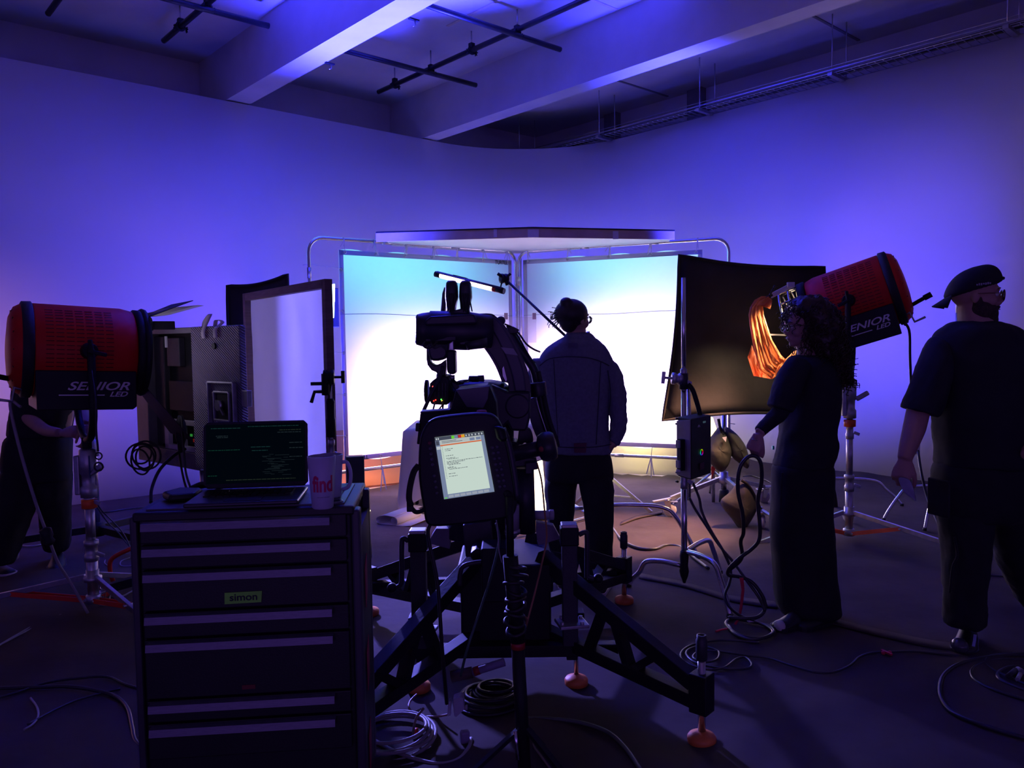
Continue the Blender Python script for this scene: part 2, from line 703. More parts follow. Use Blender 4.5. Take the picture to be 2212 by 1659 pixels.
for u, v, dz, lb in ((5.22, 7.75, 0, 'clamp near the free end of the long pipe between the beams'),
                     (5.22, 6.35, 0, 'clamp on the long pipe between the two cross pipes'),
                     (5.22, 7.05, -.03, 'clamp where the far cross pipe meets the long pipe'),
                     (5.22, 5.66, -.03, 'clamp where the near cross pipe meets the long pipe'),
                     (4.02, 7.05, -.05, 'clamp on the far cross pipe close to the bright blue beam'),
                     (4.05, 5.66, -.05, 'clamp on the near cross pipe close to the bright blue beam'),
                     (2.76, 7.60, 0, 'clamp near the free pipe end left of the blue beam'),
                     (2.76, 6.95, -.03, 'clamp at the pipe crossing left of the blue beam')):
    clamp(S(u, v, ZP+dz), True, lb)
for x, y, lb in ((887, 38, 'upper'), (706, 134, 'lower')):
    p = G(x, y, 4.07)
    t = thing('beam_hook', 'small metal hook under the edge of the blue beam, the %s of two' % lb, 'hook', p)
    MB().box(p+UU*.03+V(0, 0, -.008), (.09, .03, .012), RUV).build('plate', m_blkm, t)
    MB().tube([p+UU*.04+V(0, 0, -.01), p+UU*.045+V(0, 0, -.05), p+UU*.02+V(0, 0, -.06)], .005, 6).build('hook_pin', m_steel, t)

# cable tray with its threaded rods along the right wall
t = thing('cable_tray', 'long wire cable tray hung on rods above the right wall', 'cable tray', S(7.82, 4, 4.08))
mb = MB()
for u in (7.67, 7.97):
    for z in (4.075, 4.14):
        mb.cyl(S(u, 8.9, z), S(u, -4, z), .004, n=6)
mb.box(S(7.665, 2.5, 4.105), (.004, 12.8, .012), RUV)
mb.build('side_rail', m_steel, t)
mb = MB()
for i in range(160):
    v = 8.9-i*.075
    mb.cyl(S(7.67, v, 4.072), S(7.97, v, 4.072), .003, n=5)
mb.build('wire_mesh', m_steel, t)
for v in (8.31, 6.81, 5.3, 3.76, 2.24):
    for u in (7.67, 7.97):
        MB().cyl(S(u, v, 4.05), S(u, v, 4.64), .006, n=6).build('threaded_rod', m_steel, t)
    MB().box(S(7.82, v, 4.055), (.40, .045, .03), RUV).build('cross_bracket', m_steel, t)
mb = MB()
random.seed(2)
for k in range(6):
    pts = [S(7.72+k*.038+.012*math.sin(i*.9+k*2), 8.9-i*.4, 4.09+.012*(k % 3)) for i in range(31)]
    mb.tube(pts, .009, 6)
o = mb.build('tray_cables', m_cable)
tag(o, 'bundle of dark cables lying in the wire tray over the right wall', 'cables', kind='stuff')

# ---------------------------------------------------------------- the silk booth
TL, TC, TR = V(-1.87, 7.39, 0), V(.06, 8.84, 0), V(2.18, 7.92, 0)
ZB, ZR = .25, 2.48


def butterfly(a, b, lab, side, inset_l, inset_r):
    """a = outer, b = inner bottom corner (z=0 points)"""
    t = thing('butterfly_frame', lab, 'diffusion frame', (a+b)/2, 'silk diffusion frames of the booth')
    d = (b-a).normalized()
    nrm = V(-d.y, d.x, 0)
    L = (b-a).length
    r = .14

    def Q(s, z):
        return a + d*s + V(0, 0, z)
    cs = []
    for (cx, cz, a0) in ((L-r, ZR-r, 0), (r, ZR-r, 90), (r, ZB+r, 180), (L-r, ZB+r, 270)):
        for k in range(7):
            an = math.radians(a0+k*15)
            cs.append(Q(cx+r*math.cos(an), cz+r*math.sin(an)))
    MB().tube(cs, .017, 12, closed=True).build('frame_tube', m_chrome, t)
    for s, z, v in ((L*.34, ZR, 0), (L*.67, ZR, 0), (0, 1.3, 1), (L, 1.5, 1), (L*.5, ZB, 0), (0, 2.15, 1)):
        c = Q(s, z)
        e = V(0, 0, 1) if v else d
        MB().cyl(c-e*.05, c+e*.05, .0205, n=12).build('frame_sleeve', m_steel, t)
    # silk, slightly billowed and shrunk inside the frame
    x0, x1, z0, z1 = inset_l, L-inset_r, ZB+.10, ZR-.10
    rows = []
    for j in range(25):
        f = j/24
        row = []
        for i in range(33):
            g = i/32
            zz = z0 + (z1-z0)*f
            edge = min(f, 1-f)
            zz += (.012*math.sin(g*math.pi*8) if (j == 0 or j == 24) else 0)
            w = .02*math.sin(g*math.pi)*math.sin(f*math.pi) + .006*noise.noise(Vector((g*5+side, f*5, side)))
            row.append(Q(x0+(x1-x0)*g, zz) + nrm*w)
        rows.append(row)
    MB().grid(rows).build('diffusion_silk', m_silk, t)
    # webbing hem in front of the silk edge
    mb = MB()
    h = .045
    f = -nrm*.004
    for (p, q, e) in ((Q(x0, z0), Q(x1, z0), V(0, 0, h)), (Q(x0, z1), Q(x1, z1), V(0, 0, -h)), (Q(x0, z0), Q(x0, z1), d*h), (Q(x1, z0), Q(x1, z1), -d*h)):
        mb.grid([[p+f, q+f], [p+e+f, q+e+f]])
    mb.build('hem', MATS['hem_translucent'], t, solid=.002)
    # seam line across
    zs = z0+(z1-z0)*.70
    mb = MB()
    mb.grid([[Q(x0+(x1-x0)*i/16, zs+.008*math.sin(i*.6))-nrm*.006 for i in range(17)], [Q(x0+(x1-x0)*i/16, zs-.006+.008*math.sin(i*.6))-nrm*.006 for i in range(17)]])
    mb.build('seam', mat('seam_thread', (.35, .36, .45), .8), t, solid=.002)
    # ties
    random.seed(int(side*7)+3)
    k = 7 if side < 0 else 5
    ys = [x0+.06+(x1-x0-.12)*i/(k-1) for i in range(k)]
    for s in ys:
        for z, zf, sg in ((ZR, z1, 1), (ZB, z0, -1)):
            eye = Q(s, zf - sg*.02)-nrm*.012
            MB().torus(eye, nrm, .013, .004, 12, 6).build('eyelet', m_steel, t)
            mb = MB()
            top = Q(s+random.uniform(-.02, .02), z)
            mb.torus(top, d, .021, .004, 12, 5)
            mb.tube([eye, top-nrm*.02], .0035, 5)
            for q in range(2 if sg > 0 else 3):
                ln = random.uniform(.06, .14)*(1 if sg > 0 else 1.9)
                sw = random.uniform(-.05, .05)
                pts = [top-nrm*.024, top-nrm*.03+d*sw*.5+V(0, 0, -ln*.5), top-nrm*.03+d*sw+V(0, 0, -ln)]
                pts = spline(pts, 4)
                mb.grid([[p-d*.006 for p in pts], [p+d*.006 for p in pts]])
            mb.build('tie', m_hem, t)
    for z in (ZB+.35, ZB+.75, ZB+1.15, ZB+1.55, ZB+1.95):
        s, e = (x0, 0) if side < 0 else (x1, L)
        eye = Q(s+(.02 if side < 0 else -.02), z)-nrm*.01
        MB().torus(eye, nrm, .013, .004, 12, 6).build('eyelet', m_steel, t)
        MB().tube([eye, Q(e, z+.03), Q(e, z+.03)+(-d if side < 0 else d)*.06+V(0, 0, -.01)], .0035, 5).build('tie', m_hem, t)
    return t, Q, d, nrm


hm = silk('hem_translucent', (.62, .56, .74), .35)
tl, QL, dL, nL = butterfly(TL, TC, 'left silk diffusion frame of the glowing booth, beside the polyester frame panel', -1, .30, .06)
tr, QR, dR, nR = butterfly(TC+V(.03, 0, 0), TR, 'right silk diffusion frame of the glowing booth, partly behind the black flag', 1, .06, .26)
m_print = mat('black_print', (.02, .02, .03), .8)
text('label_print', 'TURTLE', m_print, tl, QL(2.21, 2.345)-nL*.012, dL, (0, 0, 1), .06, width=.17, bold=.001)
text('label_print', 'TURTLE', m_print, tl, QL(.45, .375)-nL*.012, -dL, (0, 0, -1), .06, width=.20, bold=.001)
# pole of a roller stand carrying the inner corner of both frames
def lift_stand(base, h, label, cat='stand', r=.02):
    b = Vector(base)
    t = thing('light_stand', label, cat, b, None)
    MB().cyl(b+V(0, 0, .12), b+V(0, 0, h*.55), r*1.15, n=14).cyl(b+V(0, 0, h*.5), b+V(0, 0, h), r*.85, n=14).build('pole', m_chrome, t)
    MB().cyl(b+V(0, 0, h*.55-.04), b+V(0, 0, h*.55+.03), r*1.7, n=14).build('collar', m_steel, t, bevel=.003)
    for k in range(3):
        a = k*2.094+.5
        e = V(math.cos(a), math.sin(a), 0)
        MB().tube([b+V(0, 0, .30), b+e*.30+V(0, 0, .15), b+e*.48+V(0, 0, .012)], .012, 8).build('leg', m_steel, t)
        MB().bar(b+V(0, 0, .14), b+e*.27+V(0, 0, .165), .014, .006).build('brace', m_steel, t)
    return t


lift_stand(V(.12, 9.02, 0), 2.44, 'stand at the inner corner of the booth where both silk frames meet', r=.012)

# board roof over the booth
t = thing('roof_board', 'wide white boards lying flat as roof on top of the silk booth', 'board', (.1, 8, 2.5))
f0, f1, bk, bl, br = P(812, 500, 7.15), P(1457, 504, 7.35), V(.08, 9.0, 2.56), P(700, 540, 8.6), P(1560, 535, 8.9)
fm = P(1150, 497.5, 7.1)
zt = (f0.z+fm.z+f1.z)/3
f0.z, f1.z, fm.z = zt+.0, zt+.0, zt+.012
TKB = .018
ml = V(-1.25, 7.9, zt)
mr = V(1.75, 8.3, zt)
pts = [f0, fm, f1, V(1.62, 8.1, zt), V(.25, 9.0, zt), V(-.1, 9.0, zt), V(-1.2, 8.1, zt)]
MB().prism([V(p.x, p.y, zt-.0) for p in pts], (0, 0, TKB)).build('board', m_poly, t)
# kraft-faced front lip
m_kraft = mat('brown_kraft_board', (.42, .30, .22), .85, var=.12, scale=6)
mb = MB()
mb.bar(f0+V(0, -.004, -.035), fm+V(0, -.004, -.035), .006, .085, side=(0, 1, 0))
mb.bar(fm+V(0, -.004, -.035), f1+V(0, -.004, -.030), .006, .085, side=(0, 1, 0))
mb.build('front_lip', m_kraft, t)
mb = MB().bar(f0+V(0, -.009, .006), fm+V(0, -.009, .010), .004, .012, side=(0, 1, 0)).bar(fm+V(0, -.009, .010), f1+V(0, -.009, .010), .004, .012, side=(0, 1, 0))
mb.build('dark_edge', m_blk, t)
mb = MB()
for (px, w) in ((1152, .10), (1330, .05), (1070, .03)):
    c = P(px, 504 if px != 1330 else 508, 7.09)
    mb.box(c, (w, .006, .07), 0)
mb.build('tape_patch', mat('clear_tape', (.55, .5, .55), .2), t)

# ---------------------------------------------------------------- stands
def castor(parent, p, r=.045, ang=0.0, brake=True, m_w=None):
    """wheel standing on the floor under point p (p.z = top of the fork)"""
    p = Vector(p)
    f = V(math.cos(ang), math.sin(ang), 0)
    s = V(-f.y, f.x, 0)
    c = V(p.x, p.y, 0)+f*.02+V(0, 0, r+.012)
    w = MB().lathe(c-s*.014, s, [(r*.3, -.002), (r*.85, 0), (r, .004), (r, .024), (r*.85, .028), (r*.3, .03)], 24).build('castor_wheel', m_w or MATS['grey_wheel'], parent)
    mb = MB()
    for k in (-1, 1):
        mb.prism([c+s*k*.020+f*.016+V(0, 0, -.004), c+s*k*.020+f*(-.010)+V(0, 0, -.012), V(p.x, p.y, p.z)-f*.028+s*k*.020, V(p.x, p.y, p.z)+f*.028+s*k*.020], s*.003*k)
    mb.cyl(V(p.x, p.y, p.z)-V(0, 0, .006), V(p.x, p.y, p.z)+V(0, 0, .016), .030, n=16)
    mb.cyl(c-s*.024, c+s*.024, .007, n=8)
    fk = mb.build('castor_fork', m_chrome, w)
    if brake:
        MB().box(V(p.x, p.y, p.z)+f*.05+V(0, 0, -.004), (.07, .04, .006), ang).build('brake_pedal', m_steel, w, bevel=.002)
    return w


mat('grey_wheel', (.62, .56, .55), .6, var=.06)


def mast(parent, b, h, r0=.024, segs=3, m=None, collars=(), zstart=.1):
    """telescoping tubes, thicker below"""
    b = Vector(b)
    for i in range(segs):
        z0 = zstart+(h-zstart)*i/segs
        z1 = zstart+(h-zstart)*(i+1)/segs
        r = r0*(1-.14*i)
        MB().cyl(b+V(0, 0, z0), b+V(0, 0, z1), r, n=18).build('mast_tube', m or m_steel, parent)
        if i:
            mb = MB().lathe(b+V(0, 0, z0-.07), (0, 0, 1), [(r*1.05, 0), (r*1.45, .004), (r*1.45, .04), (r*1.25, .045), (r*1.25, .09), (r*1.5, .094), (r*1.5, .12), (r*1.05, .124)], 18)
            mb.build('collar', m_alu, parent)
            MB().bar(b+V(r*1.3, -.01, z0-.02), b+V(r*3.2, -.02, z0-.035), .014, .022).build('tightening_key', m_alu, parent, bevel=.004)


def wide_stand(name, label, b, h, angs, L, m_brace, hubz=.20, r0=.026, castors=(), braces=True):
    b = Vector(b)
    t = thing(name, label, 'stand', b, None)
    mast(t, b, h, r0, 3, m_steel, zstart=.06)
    MB().lathe(b+V(0, 0, hubz-.03), (0, 0, 1), [(.03, 0), (.048, .006), (.048, .03), (.034, .036), (.034, .07)], 18).build('leg_hub', m_alu, t)
    MB().lathe(b+V(0, 0, .045), (0, 0, 1), [(.026, 0), (.04, .004), (.04, .05), (.03, .056)], 18).build('brace_hub', m_alu, t)
    for i, a in enumerate(angs):
        a = math.radians(a)
        e = V(math.cos(a), math.sin(a), 0)
        s = V(-e.y, e.x, 0)
        zc = .125 if i in castors else .02
        Li = L[i] if isinstance(L, tuple) else L
        p0, p1 = b+e*.04+V(0, 0, hubz), b+e*Li+V(0, 0, zc)
        MB().bar(p0, p1, .022, .030, side=s).build('leg', m_steel, t, bevel=.002)
        if braces:
            q0, q1 = b+e*.04+V(0, 0, .07), p0+(p1-p0)*.42
            for k in (-1, 1):
                MB().bar(q0+s*k*.018, q1+s*k*.018, .004, .026, side=s).build('brace', m_brace, t)
            MB().cyl(q1-s*.026, q1+s*.026, .008, n=8).cyl(q0-s*.026, q0+s*.026, .008, n=8).build('brace_bolt', m_steel, t)
        if i in castors:
            castor(t, p1-V(0, 0, .02)-e*.01, .05, a+.8, False)
    return t


def knuckle(parent, c, ax, r=.036, th=None, T=True):
    """grip head: round jaws about axis ax with a T handle"""
    c = Vector(c)
    x, y, n = fr(ax)
    mb = MB().lathe(c-n*.032, n, [(r*.6, 0), (r, .004), (r, .022), (r*.8, .026), (r*.8, .038), (r, .042), (r, .06), (r*.6, .064)], 20)
    mb.build('grip_head', m_blkm if th else m_alu, parent)
    if T:
        mb = MB().cyl(c+n*.03, c+n*.075, .008, n=8)
        mb.bar(c+n*.078-y*.035, c+n*.078+y*.035, .018, .020)
        mb.build('tightening_handle', m_blkm if th else m_alu, parent, bevel=.004)


def c_stand(label, b, h, angs, name='c_stand', hz=(.34, .30, .24), L=.50, r=.0125, m=None, dropped=0.0):
    b = Vector(b)
    t = thing(name, label, 'stand', b)
    mast(t, b, h, .0175, 3, m or m_chrome, zstart=.13)
    MB().lathe(b+V(0, 0, .12), (0, 0, 1), [(.008, -.04), (.012, -.025), (.022, 0), (.028, .03), (.022, .06), (.026, .12), (.022, .15)], 18).build('base_casting', m_blkm, t)
    LL = L if isinstance(L, tuple) else (L, L, L)
    for i, a in enumerate(angs):
        a = math.radians(a)
        e = V(math.cos(a), math.sin(a), 0)
        z = hz[i]
        L = LL[i]
        pts = spline([b+V(0, 0, z)+e*.02, b+V(0, 0, z+.01)+e*(L*.4), b+V(0, 0, z-.005)+e*(L*.68), b+V(0, 0, z-.07)+e*(L*.80), b+V(0, 0, z*.35)+e*(L*.93), b+V(0, 0, .022)+e*L], 5)
        MB().tube(pts, r, 12).build('leg', m_chrome, t)
        MB().cyl(b+V(0, 0, .013)+e*L, b+V(0, 0, .034)+e*L, r*1.25, n=10).build('foot_pad', m_rub, t)
    return t


# ---------------------------------------------------------------- the two red lamps
m_print_w = mat('white_print', (.78, .74, .74), .7)
m_lens = glow('lit_fresnel_lens', (1.0, .72, .40), 2.0)
m_lens2 = glow('lit_lens_cool', (.75, .65, 1.0), 1.2)


def louvre_mat():
    m = mat('red_louvred_housing', (.62, .012, .010), .5, var=.06, spec=.25)
    nt = m.node_tree
    b = nt.nodes['Principled BSDF']
    tc = nt.nodes.new('ShaderNodeTexCoord')
    br = nt.nodes.new('ShaderNodeTexBrick')
    br.inputs['Scale'].default_value = 1.0
    br.inputs['Brick Width'].default_value = .05
    br.inputs['Row Height'].default_value = .012
    br.inputs['Mortar Size'].default_value = .0025
    nt.links.new(tc.outputs['UV'], br.inputs['Vector'])
    bp = nt.nodes.new('ShaderNodeBump')
    bp.inputs['Strength'].default_value = .8
    bp.inputs['Distance'].default_value = .006
    nt.links.new(br.outputs['Fac'], bp.inputs['Height'])
    bp.invert = True
    nt.links.new(bp.outputs[0], b.inputs['Normal'])
    return m


m_louv = louvre_mat()


def red_lamp(label, c, a, R, L, text_side, lit, group=None):
    """c centre of drum, a unit axis towards the lens"""
    c = Vector(c)
    a = Vector(a).normalized()
    s = a.cross(Vector((0, 0, 1))).normalized()
    if (CAM-c).dot(s) < 0:
        s = -s
    w = s.cross(a)
    if w.z < 0:
        w = -w
    t = thing('film_lamp', label, 'lamp', c, group)

    def X(i, j, k):
        return c + a*i + s*j + w*k
    # drum
    n = 48

    def ringat(i, r):
        return [c+a*i+(s*math.cos(2*math.pi*k/n)+w*math.sin(2*math.pi*k/n))*r for k in range(n)]
    MB().rings([ringat(i, r) for i, r in ((-L*.42, R*.97), (-L*.40, R*1.0), (L*.30, R*.985), (L*.40, R*.93), (L*.42, R*.86))]).build('drum_housing', m_louv, t)
    # louvre slots on the facing side
    mb = MB()
    for q in range(16):
        th = math.radians(-20+q*5.2)
        for g in range(7):
            i0 = -L*.33+g*L*.078
            p = c+a*(i0)+(s*math.cos(th)+w*math.sin(th))*R*1.001
            mb.bar(p, p+a*L*.060, .0022, .004, side=(s*math.cos(th)+w*math.sin(th)))
    mb.build('louvre_slots', mat('dark_red_slot', (.10, .004, .004), .8), t)
    MB().rings([ringat(i, r) for i, r in ((-L*.50, R*.98), (-L*.49, R*1.03), (-L*.42, R*1.04), (-L*.41, R*1.0))]).build('rear_gasket', m_rub, t)
    MB().rings([ringat(i, r) for i, r in ((-L*.60, R*.30), (-L*.585, R*.70), (-L*.55, R*.90), (-L*.50, R*.97), (-L*.48, R*.97))]).build('rear_cap', m_red, t)
    mb = MB()
    for q in range(14):
        an = q*2*math.pi/14
        p = c-a*L*.572+(s*math.cos(an)+w*math.sin(an))*R*.55
        mb.bar(p, p+(s*math.cos(an)+w*math.sin(an))*R*.30+a*L*.012, .008, .006)
    mb.build('rear_vent_slots', mat('dark_red_slot', (.10, .004, .004), .8), t)
    MB().rings([ringat(i, r) for i, r in ((L*.41, R*.90), (L*.42, R*.97), (L*.50, R*.96), (L*.51, R*.84))]).build('front_ring', m_blkm, t)
    MB().rings([ringat(L*.515, R*.80), ringat(L*.53, R*.5), ringat(L*.536, R*.05)]).build('lens', lit, t)
    # control box
    hx, z0, z1 = L*.40, -R*.42, -R*1.26
    mb = MB()
    prof = [(-hx*1.02, z0), (hx*.98, z0), (hx*1.0, z1*.95), (hx*.92, z1), (-hx*.98, z1)]
    mb.prism([X(i, R*.93, k) for i, k in prof], -s*R*1.86)
    mb.build('control_box', m_blk, t, bevel=.006)
    ls = 1 if text_side else -1
    tx = a*ls
    o = X(-ls*L*.03, R*.93+.003, z1*.60)
    MBt = text('maker_print', 'SENIOR', m_print_w, t, o+tx*L*.11, tx, w, R*.25, shear=.35, width=L*.50, bold=R*.004)
    text('maker_print', 'LED', m_print_w, t, o+tx*L*.27-w*R*.17, tx, w, R*.15, shear=.35, width=L*.15, bold=R*.003)
    MB().bar(o-tx*L*.20-w*R*.185, o+tx*L*.16-w*R*.185, .003, .006, side=s).build('print_line', m_print_w, t)
    # yoke
    for k in (1, -1):
        pv = X(0, k*R*1.12, 0)
        MB().cyl(X(0, k*R*.98, 0), X(0, k*R*1.22, 0), .045, .036, n=20).build('pivot_boss', m_blkm, t)
    down = V(0, 0, -1)
    pts = [X(0, R*1.20, 0)]
    pts = [X(0, R*1.20, 0), X(0, R*1.20, 0)+down*R*.9, X(0, R*1.12, 0)+down*R*1.45, X(0, R*.7, 0)+down*R*1.85, X(0, 0, 0)+down*R*1.98, X(0, -R*.7, 0)+down*R*1.85, X(0, -R*1.12, 0)+down*R*1.45, X(0, -R*1.20, 0)+down*R*.9, X(0, -R*1.20, 0)]
    MB().tube(spline(pts, 6), .020, 12).build('yoke', m_blkm, t)
    MB().cyl(X(0, 0, 0)+down*R*1.94, X(0, 0, 0)+down*R*2.28, .026, n=16).build('spigot', m_blkm, t)
    mb = MB().cyl(X(0, R*1.2, 0), X(0, R*1.34, 0), .016, n=10)
    mb.bar(X(-.01, R*1.36, .06), X(.0, R*1.36, -.01), .018, .02)
    mb.bar(X(-.02, R*1.36, -.0), X(.07, R*1.36, -.02), .018, .02)
    mb.build('tilt_lever', m_blkm, t, bevel=.004)
    return t, X, a, s, w


YL = 4.35
cl = P(178, 758, YL+.05)
lampL, XL, aL, sL, wL = red_lamp('red drum lamp at the far left, aimed away behind a metal LED box', cl, (.80, .58, -.05), .250, .60, True, m_lens2)
YR = 5.65
cr = P(1838, 652, YR)
lampR, XR, aR, sR, wR = red_lamp('red drum lamp on the right aimed down left over the curly haired person', cr, (-.84, .42, -.30), .255, .62, False, m_lens)
# rear handles and knobs
for X_, t_, sg in ((XL, lampL, 1), (XR, lampR, 1)):
    MB().tube([X_(-.33, .05, -.16), X_(-.42, .10, -.14), X_(-.46, .10, -.13)], .014, 8).cyl(X_(-.44, .10, -.135), X_(-.49, .10, -.125), .02, n=10).build('rear_knob', m_blk, t_)
    MB().tube([X_(-.26, .12, -.22), X_(-.33, .14, -.20), X_(-.34, .14, -.27), X_(-.41, .16, -.26)], .008, 8).build('focus_crank', m_alu, t_)
# barn doors and paper flag of the left lamp
mb = MB()
mb.prism([XL(.31, .18, .20), XL(.31, -.18, .20), XL(.52, -.26, .30), XL(.52, .26, .30)], wL*.004)
mb.build('barn_door', m_blkm, lampL)
mb = MB()
mb.prism([XL(.31, .16, -.21), XL(.31, -.18, -.21), XL(.53, -.28, -.50), XL(.53, .27, -.50)], wL*.004)
mb.build('barn_door', m_blkm, lampL)
MB().torus(XL(.30, 0, 0), aL, .235, .018, 28, 8).build('barn_door_ring', m_blkm, lampL)
mb = MB().prism([P(276, 686, 4.60), P(366, 665, 4.60), P(427, 659, 4.60), P(350, 680, 4.60), P(325, 683, 4.60)], (0, .10, .002))
tag(mb.build('paper_flag', m_poly), 'pale sheet of board clipped on top of the left red lamp, pointing right', 'board')
mb = MB().box(P(290, 695, 4.62), (.16, .14, .04), .3).cyl(P(314, 694, 4.6), P(326, 690, 4.6), .02).box(P(350, 703, 4.7), (.14, .03, .05), .6).box(P(322, 705, 4.62), (.03, .05, .05), 0)
mb.build('flag_clip', m_blkm, lampL, bevel=.004)
# front of the right lamp: ring rods and long white stem that holds the gel
mb = MB()
for th in (35, 70, 110, 145, 0, 180, -30):
    q = math.radians(th)
    p = (sR*math.cos(q)+wR*math.sin(q))
    mb.cyl(cr+aR*.31+p*.235, cr+aR*.44+p*.225, .008, n=8)
mb.torus(cr+aR*.37, aR, .232, .009, 32, 8).torus(cr+aR*.44, aR, .225, .010, 32, 8)
mb.build('gel_cage', m_chrome, lampR)
g0, g1 = P(1722, 612, 5.72), P(1664, 640, 5.70)
MB().bar(P(1712, 615, 5.66), g1, .012, .035, side=(0, 1, 0)).box(P(1708, 615, 5.66), (.05, .03, .035)).build('stem', m_white, lampR, bevel=.003)
MB().bar(cr+aR*.43+wR*.20, P(1712, 615, 5.66), .014, .014).build('stem_arm', m_blkm, lampR)
MB().bar(P(1640, 722, 6.0), P(1705, 724, 6.0), .008, .012, side=(0, 1, 0)).build('stem_arm', m_white, lampR)
m_lampwarm = None
spot('right_lamp_beam', cr+aR*.46, G(1330, 1150), (1, .50, .33), 620, 60, 1, .10)
spot('right_lamp_gel_light', P(1700, 655, 5.55), P(1655, 745, 5.68), (1, .74, .48), 60, 85, .6, .05)
# the gel: crumpled orange film, folded strip hanging from the clip
def gel_mat(name, c1, al, tint=(1, .70, .50)):
    m = bpy.data.materials.new(name)
    m.use_nodes = True
    nt = m.node_tree
    b = nt.nodes['Principled BSDF']
    b.inputs['Roughness'].default_value = .22
    b.inputs['Base Color'].default_value = (*c1, 1)
    b.inputs['Specular IOR Level'].default_value = .8
    t = nt.nodes.new('ShaderNodeBsdfTranslucent')
    t.inputs[0].default_value = (*c1, 1)
    mx = nt.nodes.new('ShaderNodeMixShader')
    mx.inputs[0].default_value = .45
    tr = nt.nodes.new('ShaderNodeBsdfTransparent')
    tr.inputs[0].default_value = (*tint, 1)
    m2 = nt.nodes.new('ShaderNodeMixShader')
    m2.inputs[0].default_value = al
    nz = nt.nodes.new('ShaderNodeTexNoise')
    nz.inputs['Scale'].default_value = 9
    nz.inputs['Distortion'].default_value = 1.5
    mp = nt.nodes.new('ShaderNodeMapping')
    mp.inputs['Scale'].default_value = (3, 3, .6)
    tc = nt.nodes.new('ShaderNodeTexCoord')
    nt.links.new(tc.outputs['Object'], mp.inputs[0])
    nt.links.new(mp.outputs[0], nz.inputs['Vector'])
    bp = nt.nodes.new('ShaderNodeBump')
    bp.inputs['Strength'].default_value = 1
    bp.inputs['Distance'].default_value = .03
    nt.links.new(nz.outputs[0], bp.inputs['Height'])
    nt.links.new(bp.outputs[0], b.inputs['Normal'])
    nt.links.new(b.outputs[0], mx.inputs[1])
    nt.links.new(t.outputs[0], mx.inputs[2])
    nt.links.new(mx.outputs[0], m2.inputs[1])
    nt.links.new(tr.outputs[0], m2.inputs[2])
    nt.links.new(m2.outputs[0], nt.nodes['Material Output'].inputs[0])
    MATS[name] = m
    return m


m_gel = gel_mat('orange_gel', (.95, .40, .16), .22)
m_gel2 = gel_mat('thin_gel', (.75, .35, .2), .75)
gt = thing('colour_gel', 'crumpled orange gel sheet glowing as it hangs in front of the right lamp', 'gel', P(1660, 720, 5.7))


def gel_sheet(L, R, Y, name, m, n=9, amp=.03, seed=1):
    rows = []
    for i, (l, r) in enumerate(zip(L, R)):
        row = []
        for k in range(n):
            f = k/(n-1)
            x = l[0]+(r[0]-l[0])*f
            y = l[1]+(r[1]-l[1])*f
            d = amp*noise.noise(Vector((x*.03+seed, y*.012, seed)))*2+amp*.5*math.sin(k*1.9+i*.4)
            row.append(P(x, y, Y+d))
        rows.append(row)
    return MB().grid(rows).build(name, m, gt, solid=.0015)


gel_sheet([(1660, 640), (1645, 640), (1630, 648), (1620, 664), (1617, 680), (1620, 705), (1626, 740), (1634, 775), (1640, 798), (1668, 819)],
          [(1668, 648), (1666, 656), (1660, 655), (1648, 660), (1650, 680), (1658, 705), (1668, 735), (1680, 755), (1688, 768), (1697, 776)], 5.68, 'gel_sheet', m_gel, 13, .035, 1)
gel_sheet([(1697, 776), (1680, 792), (1668, 819)], [(1722, 752), (1716, 775), (1700, 797)], 5.66, 'gel_fold', m_gel, 7, .03, 5)
gel_sheet([(1660, 640), (1640, 652), (1632, 660)], [(1668, 652), (1664, 668), (1650, 662)], 5.60, 'gel_fold', m_gel, 7, .03, 9)
gel_sheet([(1624, 745), (1615, 772), (1628, 812)], [(1640, 790), (1650, 800), (1668, 819)], 5.72, 'gel_tail', m_gel2, 7, .02, 7)
MB().tube([P(1663, 640, 5.66), P(1668, 628, 5.64), P(1673, 620, 5.63)], .006, 6).ball(P(1673, 619, 5.63), .009).bar(P(1655, 645, 5.66), P(1668, 636, 5.66), .01, .02).build('peg', m_blkm, gt)

# stands below the lamps
bL = V(cl.x, cl.y, 0)
sp = cl + V(0, 0, -1)*.250*2.10
stL = wide_stand('lamp_stand', 'heavy steel stand with red braces under the left red lamp', bL, sp.z, (186, 320, 66), (.98, .98, .60), MATS['red_paint'], hubz=.20, r0=.030)
bR = V(cr.x, cr.y, 0)
spR = cr + V(0, 0, -1)*.255*2.10
stR = wide_stand('lamp_stand', 'chrome stand with orange braces under the right red lamp', bR, spR.z, (-60, 186, 66), (.92, .68, .6), m_orange, hubz=.22, r0=.027, castors=(0, 2))
for t_, b_, zt_ in ((stL, bL, sp.z), (stR, bR, spR.z)):
    MB().lathe(b_+V(0, 0, zt_-.30), (0, 0, 1), [(.03, 0), (.043, .004), (.043, .06), (.034, .07), (.034, .13), (.043, .14), (.043, .27), (.03, .28)], 20).build('top_casting', m_alu, t_)
    MB().box(b_+V(-.05, 0, zt_-.17), (.03, .06, .22)).build('side_plate', m_alu, t_, bevel=.006)
    MB().bar(b_+V(.03, -.03, zt_-.16), b_+V(.11, -.05, zt_-.11), .02, .035).build('wing_key', m_alu, t_, bevel=.008)
    MB().lathe(b_+V(0, 0, zt_-.36), (0, 0, 1), [(.030, 0), (.041, .003), (.041, .05), (.030, .053)], 20).build('orange_collar', m_orange, t_)

